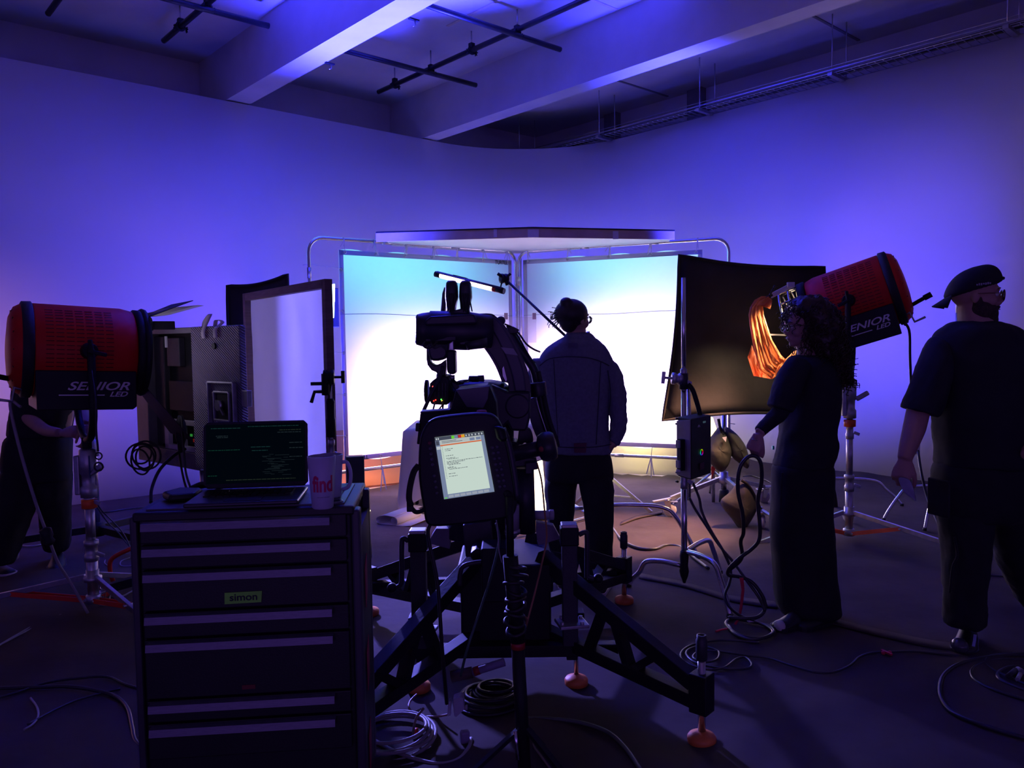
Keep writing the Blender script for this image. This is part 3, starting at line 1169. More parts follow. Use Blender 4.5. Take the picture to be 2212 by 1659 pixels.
# power lead of the right lamp
q = XR(-.28, .17, -.27)
cab = MB().tube(spline([q, P(1950, 693, YR-.1), P(1964, 715, YR-.1), P(1966, 780, YR-.1), P(1972, 900, YR-.2), P(1981, 960, YR-.3), P(1990, 1020, 5.2), P(2005, 1080, 5.1), P(2030, 1140, 4.9), G(2060, 1235, .012), G(2150, 1245, .012), G(2240, 1250, .012)], 8), .009, 8).build('power_cable', m_cable)
tag(cab, 'black power cable hanging from the back of the right red lamp', 'cable')
o = MB().box(P(1980, 962, 5.33), (.035, .035, .12)).build('plug', m_white, cab, bevel=.006)
# lead and safety chain of the left lamp
cab = MB().tube(spline([XL(-.30, .15, -.3), P(22, 870, 4.1), P(40, 960, 4.1), P(75, 1080, 4.15), P(104, 1160, 4.2), P(125, 1215, 4.25), P(150, 1255, 4.3), G(190, 1325, .02)], 8), .008, 8).build('power_cable', m_gcable)
tag(cab, 'thin grey cable running from the left red lamp down to its stand', 'cable')
MB().lathe(P(96, 1140, 4.17), (.3, 0, -1), [(.012, 0), (.03, .01), (.03, .05), (.022, .06), (.03, .08), (.012, .1)], 12).build('inline_plug', m_rub, cab)
cab = MB().tube(spline([XL(.0, .33, -.1), P(207, 870, 4.05), P(208, 930, 4.05), P(212, 975, 4.05)], 6), .005, 6).torus(P(213, 985, 4.05), (0, 1, 0), .018, .004, 12, 5).torus(P(213, 1008, 4.05), (0, 1, 0), .022, .005, 12, 5).build('safety_cable', m_cable)
tag(cab, 'black safety cable with snap hook hanging below the left red lamp', 'cable')

# ---------------------------------------------------------------- big LED box seen from behind
def plate_mat():
    m = mat('tread_plate_grey', (.24, .22, .30), .45, .6, var=.08)
    nt = m.node_tree
    b = nt.nodes['Principled BSDF']
    tc = nt.nodes.new('ShaderNodeTexCoord')
    mp = nt.nodes.new('ShaderNodeMapping')
    mp.inputs['Rotation'].default_value = (0, math.radians(-40), math.radians(40))
    wv = nt.nodes.new('ShaderNodeTexWave')
    wv.inputs['Scale'].default_value = 26
    wv.inputs['Distortion'].default_value = .3
    wv.bands_direction = 'Z'
    nt.links.new(tc.outputs['Object'], mp.inputs[0])
    nt.links.new(mp.outputs[0], wv.inputs[0])
    bp = nt.nodes.new('ShaderNodeBump')
    bp.inputs['Strength'].default_value = .9
    bp.inputs['Distance'].default_value = .01
    nt.links.new(wv.outputs[1], bp.inputs['Height'])
    nt.links.new(bp.outputs[0], b.inputs['Normal'])
    return m


m_plate = plate_mat()
pTL = P(288, 712, 5.2)
pTR = P(525, 699, 4.35)
ex = V(pTR.x-pTL.x, pTR.y-pTL.y, 0).normalized()
en = V(-ex.y, ex.x, 0)
PW, PH = 1.31, .86
t = thing('led_light_box', 'large grey metal LED box with open back and tread plate side, behind the laptop', 'light panel', V(pTL.x, pTL.y, .75))


def K(i, k, j=0.0):
    """i across, k down from the top edge, j depth away from the camera"""
    return V(pTL.x, pTL.y, pTL.z)+ex*i+en*j+V(0, 0, -k)


RX = Matrix((ex, en, V(0, 0, 1))).transposed()


def kb(mb, i0, i1, k0, k1, j0, j1):
    return mb.box(K((i0+i1)/2, (k0+k1)/2, (j0+j1)/2), (i1-i0, j1-j0, k1-k0), RX)


D = .14
mb = MB()
kb(mb, 0, .80, 0, .035, 0, D)
kb(mb, 0, .16, .035, PH-.02, 0, D)
kb(mb, 0, .80, PH-.10, PH, 0, D)
mb.build('case', mat('grey_case', (.20, .19, .21), .5, .4, var=.1), t, bevel=.004)
MB_ = kb(MB(), .78, PW, .0, PH-.02, -.02, .02)
MB_.build('tread_plate_door', m_plate, t, bevel=.006)
kb(MB(), .16, .78, .03, PH-.1, D-.05, D).build('inner_wall', m_blkm, t)
kb(MB(), .17, .30, .05, PH-.12, .05, D-.05).build('cooling_duct', m_dkgrey, t, bevel=.004)
kb(MB(), .34, .50, .06, .24, .05, D-.05).build('driver_box', m_dkgrey, t, bevel=.004)
kb(MB(), .33, .70, .33, .52, .06, D-.05).build('driver_box', m_blk, t, bevel=.004)
mb = MB()
kb(mb, .33, .78, .57, .60, .02, .05)
kb(mb, .33, .38, .60, .76, .02, .05)
kb(mb, .49, .57, .60, .76, .02, .05)
kb(mb, .70, .78, .60, .76, .02, .05)
kb(mb, .33, .78, .73, .76, .02, .05)
mb.build('socket_frame', mat('pale_socket_frame', (.52, .48, .52), .6), t, bevel=.003)
for i0 in (.38, .57):
    kb(MB(), i0+.01, i0+.10, .61, .72, .05, .09).build('socket', m_blk, t, bevel=.003)
MB().box(K(.63, .66, .04), (.02, .006, .015), RX).build('green_lamp', glow('green_led', (.1, 1, .15), .18), t)
MB().box(K(.67, .69, .04), (.03, .006, .02), RX).build('red_lamp', glow('red_led', (1, .05, .03), .10), t)
kb(MB(), .42, .435, .05, .12, .0, .01).build('white_tag', m_white, t)
for (i0, k0, sz) in ((.995, .32, .27), (.93, .60, .25)):
    mb = MB()
    c = []
    for (a, b_, w_) in ((0, 0, .026), (.055, .055, .016)):
        x0, x1, z0, z1 = i0+a, i0+sz-a, k0+b_, k0+sz-b_
        for (p, q) in (((x0, z0), (x1, z0)), ((x1, z0), (x1, z1)), ((x1, z1), (x0, z1)), ((x0, z1), (x0, z0))):
            mb.bar(K(p[0], p[1], -.035), K(q[0], q[1], -.035), w_, .012, side=en)
    lt = mb.build('recessed_latch', m_alu, t, bevel=.003)
    kb(MB(), i0+.06, i0+sz-.06, k0+.06, k0+sz-.06, -.03, -.022).build('latch_dish', m_blkm, lt)
    MB().cyl(K(i0+.12, k0+.13, -.03), K(i0+.12, k0+.13, -.055), .03, n=16).bar(K(i0+.10, k0+.10, -.05), K(i0+.18, k0+.18, -.05), .012, .012).build('latch_key', m_steel, lt)
kb(MB(), PW, PW+.06, .36, .45, -.02, .01).build('hinge_tab', m_steel, t, bevel=.003)
MB().cyl(K(1.05, .115, -.02), K(1.05, .115, -.03), .018, n=14).build('grommet', m_blk, t)
for i0, a in ((.86, -.03), (.99, .02)):
    pts = spline([K(i0, .0, .02), K(i0+.02, -.035, .02), K(i0+.10, -.04+a, .01), K(i0+.09, .02, -.03), K(i0+.09, .07, -.03)], 5)
    MB().grid([[p-ex*.022 for p in pts], [p+ex*.022 for p in pts]]).build('tape_strip', mat('pale_tape', (.62, .55, .60), .6), t, solid=.002)
MB().box(K(.42, PH/2, D+.01), (.78, .012, PH-.04), RX).build('led_face', glow('led_face_violet', (.42, .30, 1.0), .4), t)
area('led_panel_light', K(.42, PH/2, D+.05), en+V(.25, 0, .0), .75, .8, (.34, .24, 1.0), 1.5)
# its yoke and stand, mostly hidden by the cabinet
bb = K(.66, 0, .12)
bb = V(bb.x, bb.y, 0)
t = thing('panel_stand', 'steel stand with pale sleeve under the open LED box', 'stand', bb)
MB().cyl(bb+V(0, 0, .14), bb+V(0, 0, .50), .030, n=16).cyl(bb+V(0, 0, .48), bb+V(0, 0, .76), .046, n=16).build('pole', m_steel, t)
MB().box(bb+V(-.06, 0, .60), (.03, .05, .03)).cyl(bb+V(-.06, -.02, .6), bb+V(-.13, -.02, .6), .012, n=8).build('locking_pin', m_blkm, t)
for a in (100, 220, 340):
    a = math.radians(a)
    e = V(math.cos(a), math.sin(a), 0)
    MB().bar(bb+V(0, 0, .16), bb+e*.62+V(0, 0, .10), .045, .05).build('leg', m_blkm, t)
    castor(t, bb+e*.6+V(0, 0, .10), .042, a+.6)
# cable bundle hanging on its lower left corner
mb = MB()
random.seed(11)
for k in range(5):
    c = P(312+random.uniform(-10, 14), 988+random.uniform(-8, 10), 4.95+k*.02)
    ax = V(random.uniform(-.5, .5), 1, random.uniform(-.3, .3))
    mb.torus(c, ax, random.uniform(.055, .10), .006, 26, 7)
o = mb.build('cable_coil', m_cable)
tag(o, 'small coil of black cable hanging from the lower left corner of the open LED box', 'cable')
for i, pp in enumerate(([(400, 970), (375, 985), (345, 1015), (328, 1055), (326, 1085)], [(385, 960), (390, 1000), (398, 1040), (410, 1075)], [(392, 900), (396, 960), (400, 1010), (405, 1035), (418, 1070)])):
    o = MB().tube(spline([P(x, y, 4.6-.12*q) for q, (x, y) in enumerate(pp)], 6), .009 if i == 0 else .006, 8).build('hanging_cable', m_cable)
    tag(o, ('thick black cable bowing left from the open LED box down behind the tool cabinet', 'left one of two thin black cables dropping from the LED box behind the laptop',
            'right one of two thin black cables dropping from the LED box behind the laptop')[i], 'cable')
# plug inside
o = MB().lathe(P(390, 915, 4.72), (0, 0, -1), [(.012, -.05), (.03, 0), (.033, .08), (.02, .12), (.01, .16)], 14).build('cable_plug', m_rub)
tag(o, 'fat black cable connector hanging in the socket area of the open LED box', 'plug')

# ---------------------------------------------------------------- wooden diffusion frame beside it
a = P(533, 641, 5.62)
b = P(706, 614, 4.45)
zt = (a.z+b.z)/2
dx = V(b.x-a.x, b.y-a.y, 0)
fw = dx.length
dx.normalize()
nn = V(-dx.y, dx.x, 0)
t = thing('diffusion_frame', 'wooden frame covered with pale diffusion sheet, leaning beside the LED box', 'diffusion frame', V(a.x, a.y, .5))
o_ = V(a.x, a.y, zt)
fh = 1.34
mw = mat('dark_wood_frame', (.16, .11, .10), .7, var=.2, scale=8, stretch=(1, 1, 8))
for nm, p, q in (('top_rail', o_, o_+dx*fw), ('bottom_rail', o_+V(0, 0, -fh), o_+dx*fw+V(0, 0, -fh))):
    MB().bar(p, q, .045, .05, side=nn).build(nm, mw, t, bevel=.002)
for p in (o_, o_+dx*fw):
    MB().bar(p+V(0, 0, .025), p+V(0, 0, -fh-.025), .045, .05, side=nn).build('side_rail', mw, t, bevel=.002)
m_diff = silk('tracing_diffusion', (.40, .38, .46), .75)
rows = [[o_+dx*(fw*i/20)+V(0, 0, -fh*j/14)+nn*(.02+.006*noise.noise(Vector((i*.5, j*.4, 2)))) for i in range(21)] for j in range(15)]
MB().grid(rows).build('diffusion_sheet', m_diff, t)
# its stand, clamp
cb = P(715, 815, 4.40)
cbb = V(P(722, 985, 4.40).x-.02, 4.40+.03, 0)
t = c_stand('chrome stand whose black grip clamp holds the wooden diffusion frame', cbb, cb.z-.02, (120, 190, 265))
top = cbb+V(0, 0, cb.z)
knuckle(t, top+V(0, -.02, 0), (1, .1, 0), .042, True)
MB().cyl(top+V(-.02, -.02, -.10), top+V(-.02, -.02, .02), .022, n=14).build('grip_stem', m_blkm, t)
MB().tube([top+V(-.02, -.02, -.08), top+V(-.08, -.03, -.08), top+V(-.10, -.03, -.14)], .010, 8).build('tightening_key', m_blkm, t)
MB().tube([top+V(-.03, -.02, -.035), top+V(-.10, -.03, -.035)], .010, 8).build('tightening_key', m_blkm, t)
MB().lathe(top+V(0, 0, -.34), (0, 0, 1), [(.018, 0), (.028, .004), (.028, .10), (.024, .11), (.026, .20), (.018, .22)], 16).build('collar', m_blkm, t)

# black flag left
def flag(label, TL, TR_, BL, BR, bow=(0, 0, 0, 0), n=14, th=.03, handle=None):
    """four 3D corners; fabric bows inwards between the sleeved edges"""
    t = thing('black_flag', label, 'flag', (TL+BL)/2)
    rows = []
    for j in range(n+1):
        f = j/n
        row = []
        for i in range(n+1):
            g = i/n
            p = TL*(1-f)*(1-g)+TR_*(1-f)*g+BL*f*(1-g)+BR*f*g
            p = p + (BL-TL).normalized()*(bow[0]*math.sin(math.pi*g)*(1-f)-bow[1]*math.sin(math.pi*g)*f)
            p = p + (TR_-TL).normalized()*(bow[2]*math.sin(math.pi*f)*(1-g)-bow[3]*math.sin(math.pi*f)*g)
            p = p + V(0, 1, 0)*.015*noise.noise(Vector((g*3, f*3, TL.x)))
            row.append(p)
        rows.append(row)
    MB().grid(rows).build('flag_cloth', m_flag, t, solid=.006)
    edge = rows[0]+[r[-1] for r in rows[1:]]+rows[-1][::-1][1:]+[r[0] for r in rows[::-1][1:-1]]
    MB().tube(edge, .012, 8, closed=True).build('sleeved_edge', m_flag, t)
    return t


Yf = 6.35
flag('black flag with raised right corner standing behind the wooden diffusion frame', P(491, 617, Yf), P(621, 592, Yf-.1), P(497, 1010, Yf), P(634, 1010, Yf-.1), (.035, 0, 0, 0))
bf = P(560, 1000, Yf)
c_stand('chrome stand of the black flag behind the tool cabinet', V(bf.x, Yf+.05, 0), 1.2, (90, 210, 330))

# blue-white panel glimpsed between the frame and the silk
pc = P(716, 652, 6.55)
t = thing('blue_led_light', 'narrow glimpse of a glowing blue-white LED panel beside the silk frame', 'light panel', V(pc.x, pc.y, .9))
Rp = Matrix.Rotation(math.radians(38), 3, 'Z')
pc2 = P(688, 652, 6.62)
MB().box(pc2+V(-.02, .22, -.04), (.26, .10, .34), Rp).build('housing', m_blkm, t, bevel=.006)
for k, (x0, x1, y0, y1) in enumerate(((712, 723, 615, 651), (713.5, 722, 654, 686))):
    MB().prism([P(x0, y0, 6.5), P(x1, y0-2, 6.5), P(x1-(1 if k else .5), y1, 6.5), P(x0+2, y1, 6.5)], (-.02, .10, 0)).build('led_face', glow('led_face_blue', (.45, .75, 1.0), 9), t)
MB().cyl(V(pc2.x, pc2.y+.12, .02), V(pc2.x, pc2.y+.12, pc2.z-.1), .017, n=12).build('pole', m_chrome, t)
for a in (80, 200, 320):
    a = math.radians(a)
    MB().tube([V(pc2.x, pc2.y+.12, .3), V(pc2.x+.5*math.cos(a), pc2.y+.12+.5*math.sin(a), .015)], .011, 8).build('leg', m_chrome, t)

# ---------------------------------------------------------------- right: black flag, C-stand, ballast box
Yf = 6.25
flag('large black flag with curved left edge behind the orange gel', P(1467, 551, Yf), P(1781, 577, Yf-.05), P(1431, 908, Yf), P(1790, 900, Yf-.05), (.035, .045, .03, 0))
bs = G(1477, 1250, .0)
bs = V(P(1478, 1200, 4.50).x, 4.50, 0)
st = c_stand('chrome C-stand in the right foreground carrying a control box', bs, P(1464, 600, 4.50).z, (152, -68, 52), hz=(.18, .27, .26), L=(.34, .42, .50), r=.0150)
ck = P(1466, 818, 4.50)
knuckle(st, ck+V(-.01, 0, 0), (-1, 0, .1), .034, False)
MB().cyl(bs+V(0, 0, ck.z-.06), bs+V(0, 0, ck.z+.03), .026, n=14).build('collar', m_dkgrey, st)
MB().tube(spline([P(1486, 830, 4.47), P(1496, 842, 4.46), P(1506, 872, 4.44), P(1514, 903, 4.42)], 4), .014, 8).build('strap', m_blk, st)
MB().cyl(P(1488, 835, 4.52), P(1488, 1080, 4.52), .012, n=10).build('side_rod', m_chrome, st)
# control box
a0, a1, a2 = P(1464, 915, 4.32), P(1493, 905, 4.20), P(1536, 905, 4.40)
t = thing('control_box', 'tall control box with a rainbow ring light strapped to the right C-stand', 'control box', V(a1.x, a1.y, 1.0))
b0, b1, b2 = P(1464, 1045, 4.32), P(1494, 1037, 4.20), P(1536, 1040, 4.40)
e1 = V(a0.x-a1.x, a0.y-a1.y, 0)
e2 = V(a2.x-a1.x, a2.y-a1.y, 0)
zt_, zb_ = a1.z, b1.z
qq = [V(a1.x, a1.y, 0), V(a1.x, a1.y, 0)+e1, V(a1.x, a1.y, 0)+e1+e2, V(a1.x, a1.y, 0)+e2]
MB().prism([V(p.x, p.y, zb_) for p in qq], V(0, 0, zt_-zb_)).build('housing', m_blk, t, bevel=.005)
n1 = V(e1.y, -e1.x, 0).normalized()
if n1.y > 0:
    n1 = -n1
n2 = V(e2.y, -e2.x, 0).normalized()
if n2.y > 0:
    n2 = -n2
MB().prism([V(qq[0].x, qq[0].y, zb_+.01)+n1*.002, V(qq[1].x, qq[1].y, zb_+.01)+n1*.002, V(qq[1].x, qq[1].y, zt_-.02)+n1*.002, V(qq[0].x, qq[0].y, zt_-.005)+n1*.002], n1*.006).build('side_plate', mat('grey_side_plate', (.30, .27, .27), .5, .3), t, bevel=.002)
mid = (qq[0]+qq[1])/2
for k in (.0,):
    c = V(mid.x, mid.y, zb_+.13)+n1*.02
    mb = MB().box(c, (.035, .03, .17), math.atan2(e1.y, e1.x))
    bp_ = mb.build('battery_plate', m_blkm, t, bevel=.003)
    MB().box(c+n1*.02+V(0, 0, .06), (.028, .012, .04), math.atan2(e1.y, e1.x)).box(c+n1*.02+V(0, 0, -.05), (.028, .012, .04), math.atan2(e1.y, e1.x)).build('contact_block', m_steel, bp_)
    MB().box(c+n1*.02+V(0, 0, -.085), (.028, .008, .010), math.atan2(e1.y, e1.x)).build('white_label', m_white, bp_)
for z in (.05, .02, -.25, -.30):
    MB().cyl(V(qq[1].x, qq[1].y, zt_-.06+z)-e1.normalized()*.0, V(qq[1].x, qq[1].y, zt_-.06+z)+e1.normalized()*.018, .006, n=8).build('side_button', m_blk, t)
c = V(qq[0].x, qq[0].y, 0)+e2*.48+n2*.004
cz = P(1513, 971, 4.4).z
for k in range(12):
    import colorsys
    rgb = colorsys.hsv_to_rgb(k/12, 1, 1)
    MB().torus(V(c.x, c.y, cz), n2, .015, .0022, 4, 6, k*math.pi/6, (k+1)*math.pi/6).build('ring_light', glow('ring_%d' % k, rgb, .45), t)
MB().box(V(c.x, c.y, zt_-.03)+n2*.002+e2*.12, (.03, .003, .010), math.atan2(e2.y, e2.x)).build('display', glow('small_display', (.25, .45, .65), .12), t)
MB().box(V(c.x, c.y, zb_+.06)+n2*.002, (.05, .003, .035), math.atan2(e2.y, e2.x)).build('dark_red_label', mat('dim_red_label', (.10, .02, .04), .7), t)
MB().torus(V(c.x, c.y, zt_-.052)+n2*.002-e2*.15, n2, .012, .0012, 12, 5, 0, math.pi).torus(V(c.x, c.y, zt_-.052)+n2*.002-e2*.15, n2, .007, .0012, 10, 5, 0, math.pi).build('wireless_mark', m_print_w, t)

# ---------------------------------------------------------------- roller stand with sandbags
bc = V(1.78, 6.62, 0)
t = thing('roller_stand', 'steel roller stand with castors draped with grey sandbags, right of the booth', 'stand', bc)
MB().cyl(bc+V(0, 0, .10), bc+V(0, 0, .95), .022, n=16).cyl(bc+V(0, 0, .9), bc+V(0, 0, 1.5), .018, n=16).build('mast_tube', m_chrome, t)
MB().lathe(bc+V(0, 0, .10), (0, 0, 1), [(.02, 0), (.042, .004), (.042, .10), (.03, .11)], 18).build('base_sleeve', m_rub, t)
MB().lathe(bc+V(0, 0, .26), (0, 0, 1), [(.03, 0), (.055, .01), (.055, .05), (.035, .06), (.035, .10)], 18).build('leg_hub', m_alu, t)
MB().lathe(bc+V(0, 0, .90), (0, 0, 1), [(.02, 0), (.034, .01), (.034, .08), (.02, .09)], 18).build('collar', m_alu, t)
for (ex_, ey_, cc) in ((-.47, -.10, 1), (.13, -.58, 1), (.45, .35, 1)):
    e = V(ex_, ey_, 0)
    q = bc+e+V(0, 0, .16)
    MB().bar(bc+e*.08+V(0, 0, .30), q, .028, .034).build('leg', m_alu, t, bevel=.002)
    MB().bar(q, q+e.normalized()*.16+V(0, 0, -.02), .030, .014).build('leg_end', m_alu, t, bevel=.002)
    castor(t, q-V(0, 0, .02)+e.normalized()*.03, .055, math.atan2(ey_, ex_)+2.6)
m_sand = mat('olive_grey_sandbag', (.075, .068, .050), .85, var=.15, scale=6, bump=.4, bscale=18)


def sandbag(label, halves, Y, strap=None):
    t = thing('sandbag', label, 'sandbag', P(halves[0][0][0], halves[0][0][1], Y), 'sandbags on the roller stand')
    for h in halves:
        n = len(h)
        c = Vector((0, 0, 0))
        for q in h:
            c += P(q[0], q[1], Y)
        c /= n
        out = spline([P(x, y, Y) for x, y in h], 4, closed=True)
        lv = []
        for s_, d_ in ((.02, -.085), (.45, -.08), (.75, -.06), (.93, -.03), (1, 0), (.93, .03), (.75, .06), (.45, .08), (.02, .085)):
            lv.append([c+(p-c)*s_+V(0, d_+.012*noise.noise(p*9), 0) for p in out])
        MB().rings(lv).build('bag_half', m_sand, t)
    if strap:
        MB().tube(spline([P(x, y, Y-.05) for x, y in strap], 4), .012, 6).build('strap', m_flag, t)
    return t


bag = sandbag('upper grey sandbag slung over the roller stand beside the control box',
        [[(1556, 922), (1570, 940), (1580, 972), (1575, 1002), (1558, 1020), (1538, 1005), (1526, 985), (1528, 958), (1541, 936)],
         [(1566, 922), (1590, 936), (1608, 960), (1618, 990), (1615, 1012), (1596, 1000), (1580, 985), (1572, 955)]], 6.40, [(1552, 905), (1556, 925), (1562, 940)])
MB().prism([P(1560, 945, 6.29), P(1570, 943, 6.29), P(1568, 955, 6.29)], (0, .004, 0)).build('pale_tag', mat('pale_tape', (.62, .55, .60), .6), bag)
sandbag('lower grey sandbag lying tilted over the castor leg of the roller stand',
        [[(1601, 1037), (1622, 1052), (1636, 1090), (1632, 1105), (1618, 1130), (1603, 1148), (1580, 1120), (1556, 1085), (1578, 1062)]], 6.08, [(1601, 1037), (1618, 1050), (1634, 1080), (1645, 1105)])
# warm lamp glimpsed under the black flag
t = thing('yellow_lamp', 'glimpse of a glowing yellow lamp under the big black flag', 'lamp', P(1537, 925, 6.9))
MB().prism([P(1526, 902, 6.85), P(1540, 902, 6.85), P(1549, 930, 6.85), P(1540, 950, 6.85), P(1535, 965, 6.85)], (0, .05, 0)).build('glow_face', glow('lit_yellow', (1, .80, .25), 5), t)
MB().cyl(P(1541, 930, 7.0), V(P(1541, 930, 7.0).x, P(1541, 930, 7.0).y, .02), .015, n=10).build('pole', m_chrome, t)
MB().prism([P(1541, 1002, 6.9), P(1547, 1006, 6.9), P(1538, 1035, 6.9), P(1536, 1010, 6.9)], (0, .004, 0)).build('red_ribbon', MATS['red_paint'], t)
for a in (80, 200, 320):
    a = math.radians(a)
    c = P(1541, 930, 7.0)
    MB().tube([V(c.x, c.y, .3), V(c.x+.45*math.cos(a), c.y+.45*math.sin(a), .015)], .011, 8).build('leg', m_chrome, t)

# tripod feet behind the central man, small bits behind the right lamp
bt = G(1300, 1075, .2)
t = thing('tripod_stand', 'small steel tripod stand just right of the man\'s legs near the booth', 'stand', V(bt.x, bt.y, 0))
b_ = V(P(1327, 1060, 6.9).x-.06, 6.9, 0)
MB().cyl(b_+V(0, 0, .1), b_+V(0, 0, .9), .016, n=12).build('pole', m_steel, t)
MB().cyl(b_+V(0, 0, .18), b_+V(0, 0, .24), .028, n=12).build('leg_hub', m_steel, t)
for a in (-35, 85, 205):
    a = math.radians(a)
    e = V(math.cos(a), math.sin(a), 0)
    MB().bar(b_+V(0, 0, .30), b_+e*.42+V(0, 0, .014), .014, .028).build('leg', m_steel, t)
    MB().bar(b_+V(0, 0, .12), b_+e*.26+V(0, 0, .12), .006, .014).build('brace', m_steel, t)
c_stand('chrome C-stand with bent leg, half hidden behind the curly haired person', V(P(1782, 1075, 7.0).x, 7.0, 0), 1.0, (-22, 98, 218), hz=(.22, .26, .24), L=.62, r=.013)
t = thing('boundary_bag', 'dark bag standing on the floor behind the curly haired person\'s legs', 'bag', G(1800, 1105))
MB().sil([(1046, 1797, 1799), (1052, 1795, 1803), (1065, 1793, 1806), (1085, 1793, 1809), (1104, 1792, 1810), (1107, 1794, 1808)], 6.75, .8).build('bag_body', m_flag, t)
MB().torus(P(1797, 1050, 6.73), (0, 1, 0), .022, .005, 12, 6).build('bag_handle', m_steel, t)
t = c_stand('slim chrome C-stand whose feet show left of the walking man\'s legs', V(P(2064, 900, 6.3).x, 6.3, 0), 1.66, (186, 222, 70), hz=(.27, .30, .28), L=.60, r=.012)
MB().cyl(V(P(2064, 900, 6.3).x, 6.3, 1.66), V(P(2064, 900, 6.3).x, 6.3, 1.83), .012, n=10).build('top_pin', m_white, t)
o = MB().tube(spline([G(1605, 1030, .02), G(1625, 1028, .02), G(1645, 1034, .02), G(1660, 1040, .02), G(1690, 1060, .015)], 6), .007, 6).build('loose_cable', m_cable)
tag(o, 'thin cable trailing on the floor between sandbag and curly haired person', 'cable')
for (x, y, w, h, lab) in ((1670, 967, 4, 8, 'upper'), (1669.5, 1043, 4, 6, 'lower')):
    o = MB().box(P(x, y, 6.9), (w/247, .02, h/247)).build('cyan_tape', mat('cyan_tape', (.02, .35, .40), .6))
    tag(o, 'tiny %s cyan marker tape left of the curly haired person\'s trousers' % lab, 'tape')

# ---------------------------------------------------------------- light tube on boom
t = thing('light_tube', 'short glowing light tube tilted above the robot arm', 'light tube', P(1013, 610, 5.9))
q0, q1 = P(945, 593, 6.0), P(1084, 628, 5.75)
ax = (q1-q0).normalized()
MB().cyl(q0, q1, .021, n=18).build('tube_glass', glow('tube_warm', (1.0, .72, .55), 7.0), t)
# dark back shell over the upper half
sh = []
x_, y_, _ = fr(ax)
upv = (V(0, 0, 1)-ax*ax.z).normalized()
sd = ax.cross(upv)
for p in (q0-ax*.004, q1+ax*.002):
    sh.append([p+(upv*math.sin(th)+sd*math.cos(th))*.0240 for th in [math.radians(25+k*130/16) for k in range(17)]])
MB().grid(sh).build('back_shell', mat('tube_shell', (.05, .04, .07), .5), t, solid=.003)
MB().cyl(q0-ax*.02, q0+ax*.03, .022, n=18).build('end_cap', m_blk, t)
MB().cyl(q1-ax*.045, q1+ax*.02, .022, n=18).build('end_cap', m_blk, t)
MB().cyl(q1-ax*.075, q1-ax*.045, .0222, n=18).build('red_ring', MATS['red_paint'], t)
MB().bar(q0+ax*.14+upv*.024, q0+ax*.26+upv*.024, .02, .008, side=sd).build('mount_plate', m_blkm, t)
# boom arm
bx = V(.52, 5.34, 0)
t = c_stand('C-stand behind the man in the denim jacket, with a boom arm over the table', bx, 1.55, (-8, 112, 232), hz=(.36, .30, .28), L=.72, r=.0155)
e0, e1_ = P(1245, 748, 5.34), P(1090, 602, 5.80)
MB().cyl(e0+(e0-e1_)*.12, e1_, .0095, n=12).build('boom_arm', m_blkm, t)
knuckle(t, bx+V(0, -.02, P(1245, 748, 5.34).z), (.2, -1, 0), .04, True)
MB().cyl(bx+V(0, 0, 1.45), bx+V(0, 0, P(1245, 748, 5.34).z), .02, n=12).build('grip_stem', m_blkm, t)
hh = e1_
mb = MB().lathe(hh+V(-.03, -.02, 0), (1, .6, 0), [(.02, 0), (.036, .005), (.036, .02), (.028, .024), (.028, .034), (.036, .038), (.036, .054), (.02, .06)], 20)
mb.cyl(hh+V(-.02, -.03, .015), hh+V(-.05, -.03, .035), .012, n=10).cyl(hh+V(.02, -.01, .015), hh+V(.045, -.01, .035), .010, n=10)
mb.cyl(hh+V(.01, -.02, -.02), hh+V(.018, -.02, -.05), .012, n=10)
mb.build('grip_head', m_blkm, t)
MB().tube([hh+V(-.01, -.03, -.01), hh+V(-.025, -.035, -.045), q1-ax*.01+V(0, 0, .02)], .0055, 8).build('tube_pin', m_blkm, t)
MB().cyl(bx+V(0, 0, .31), bx+V(0, 0, .40), .034, n=14).cyl(bx+V(-.05, -.0, .345), bx+V(-.13, -.03, .345), .014, n=10).build('leg_clamp', m_alu, t)

# ---------------------------------------------------------------- table under a cloth
m_cloth = silk('white_table_cloth', (.78, .74, .76), .42)
t = thing('table', 'table under a long white cloth inside the glowing booth', 'table', V(-.35, 7.1, 0))
TZ = .74
tcor = [V(-.93, 6.75, TZ-.02), V(.40, 6.95, TZ-.02), V(.24, 7.75, TZ-.02), V(-.93, 7.55, TZ-.02)]
MB().prism(tcor, (0, 0, .018)).build('table_top', m_poly, t)
for p in tcor:
    c = V(-.3, 7.25, 0)
    q = V(p.x, p.y, 0)+(c-V(p.x, p.y, 0))*.09
    MB().cyl(V(q.x, q.y, 0), V(q.x, q.y, TZ-.02), .018, n=12).build('leg', m_steel, t)
# cloth: top, and skirt that ends in hanging points at the corners
n = 60
edge = []
tot = []
for i in range(4):
    p, q = tcor[i], tcor[(i+1) % 4]
    for k in range(n//4):
        edge.append((p+(q-p)*k/(n//4), k/(n//4)))
cc = V(-.30, 7.25, TZ)
rows = [[cc+(V(p.x, p.y, TZ)-cc)*.02 for p, f in edge], [cc+(V(p.x, p.y, TZ)-cc)*.98+V(0, 0, .004) for p, f in edge], [cc+(V(p.x, p.y, TZ)-cc)*1.02+V(0, 0, -.012) for p, f in edge]]
for j in range(1, 9):
    f_ = j/8
    row = []
    for i, (p, f) in enumerate(edge):
        cr_ = min(f, 1-f)*2
        ln = .42+.25*(1-cr_)**2
        if i > n*.86 or i < n*.10:
            ln += .03
        o_v = (V(p.x, p.y, 0)-V(cc.x, cc.y, 0)).normalized()
        fold = .030*math.sin(i*1.3)*f_+.035*(1-cr_)**2*f_
        q = V(p.x, p.y, TZ)+o_v*(.02+fold+.02*f_)+V(0, 0, -.012-ln*f_)
        row.append(q)
    rows.append(row)
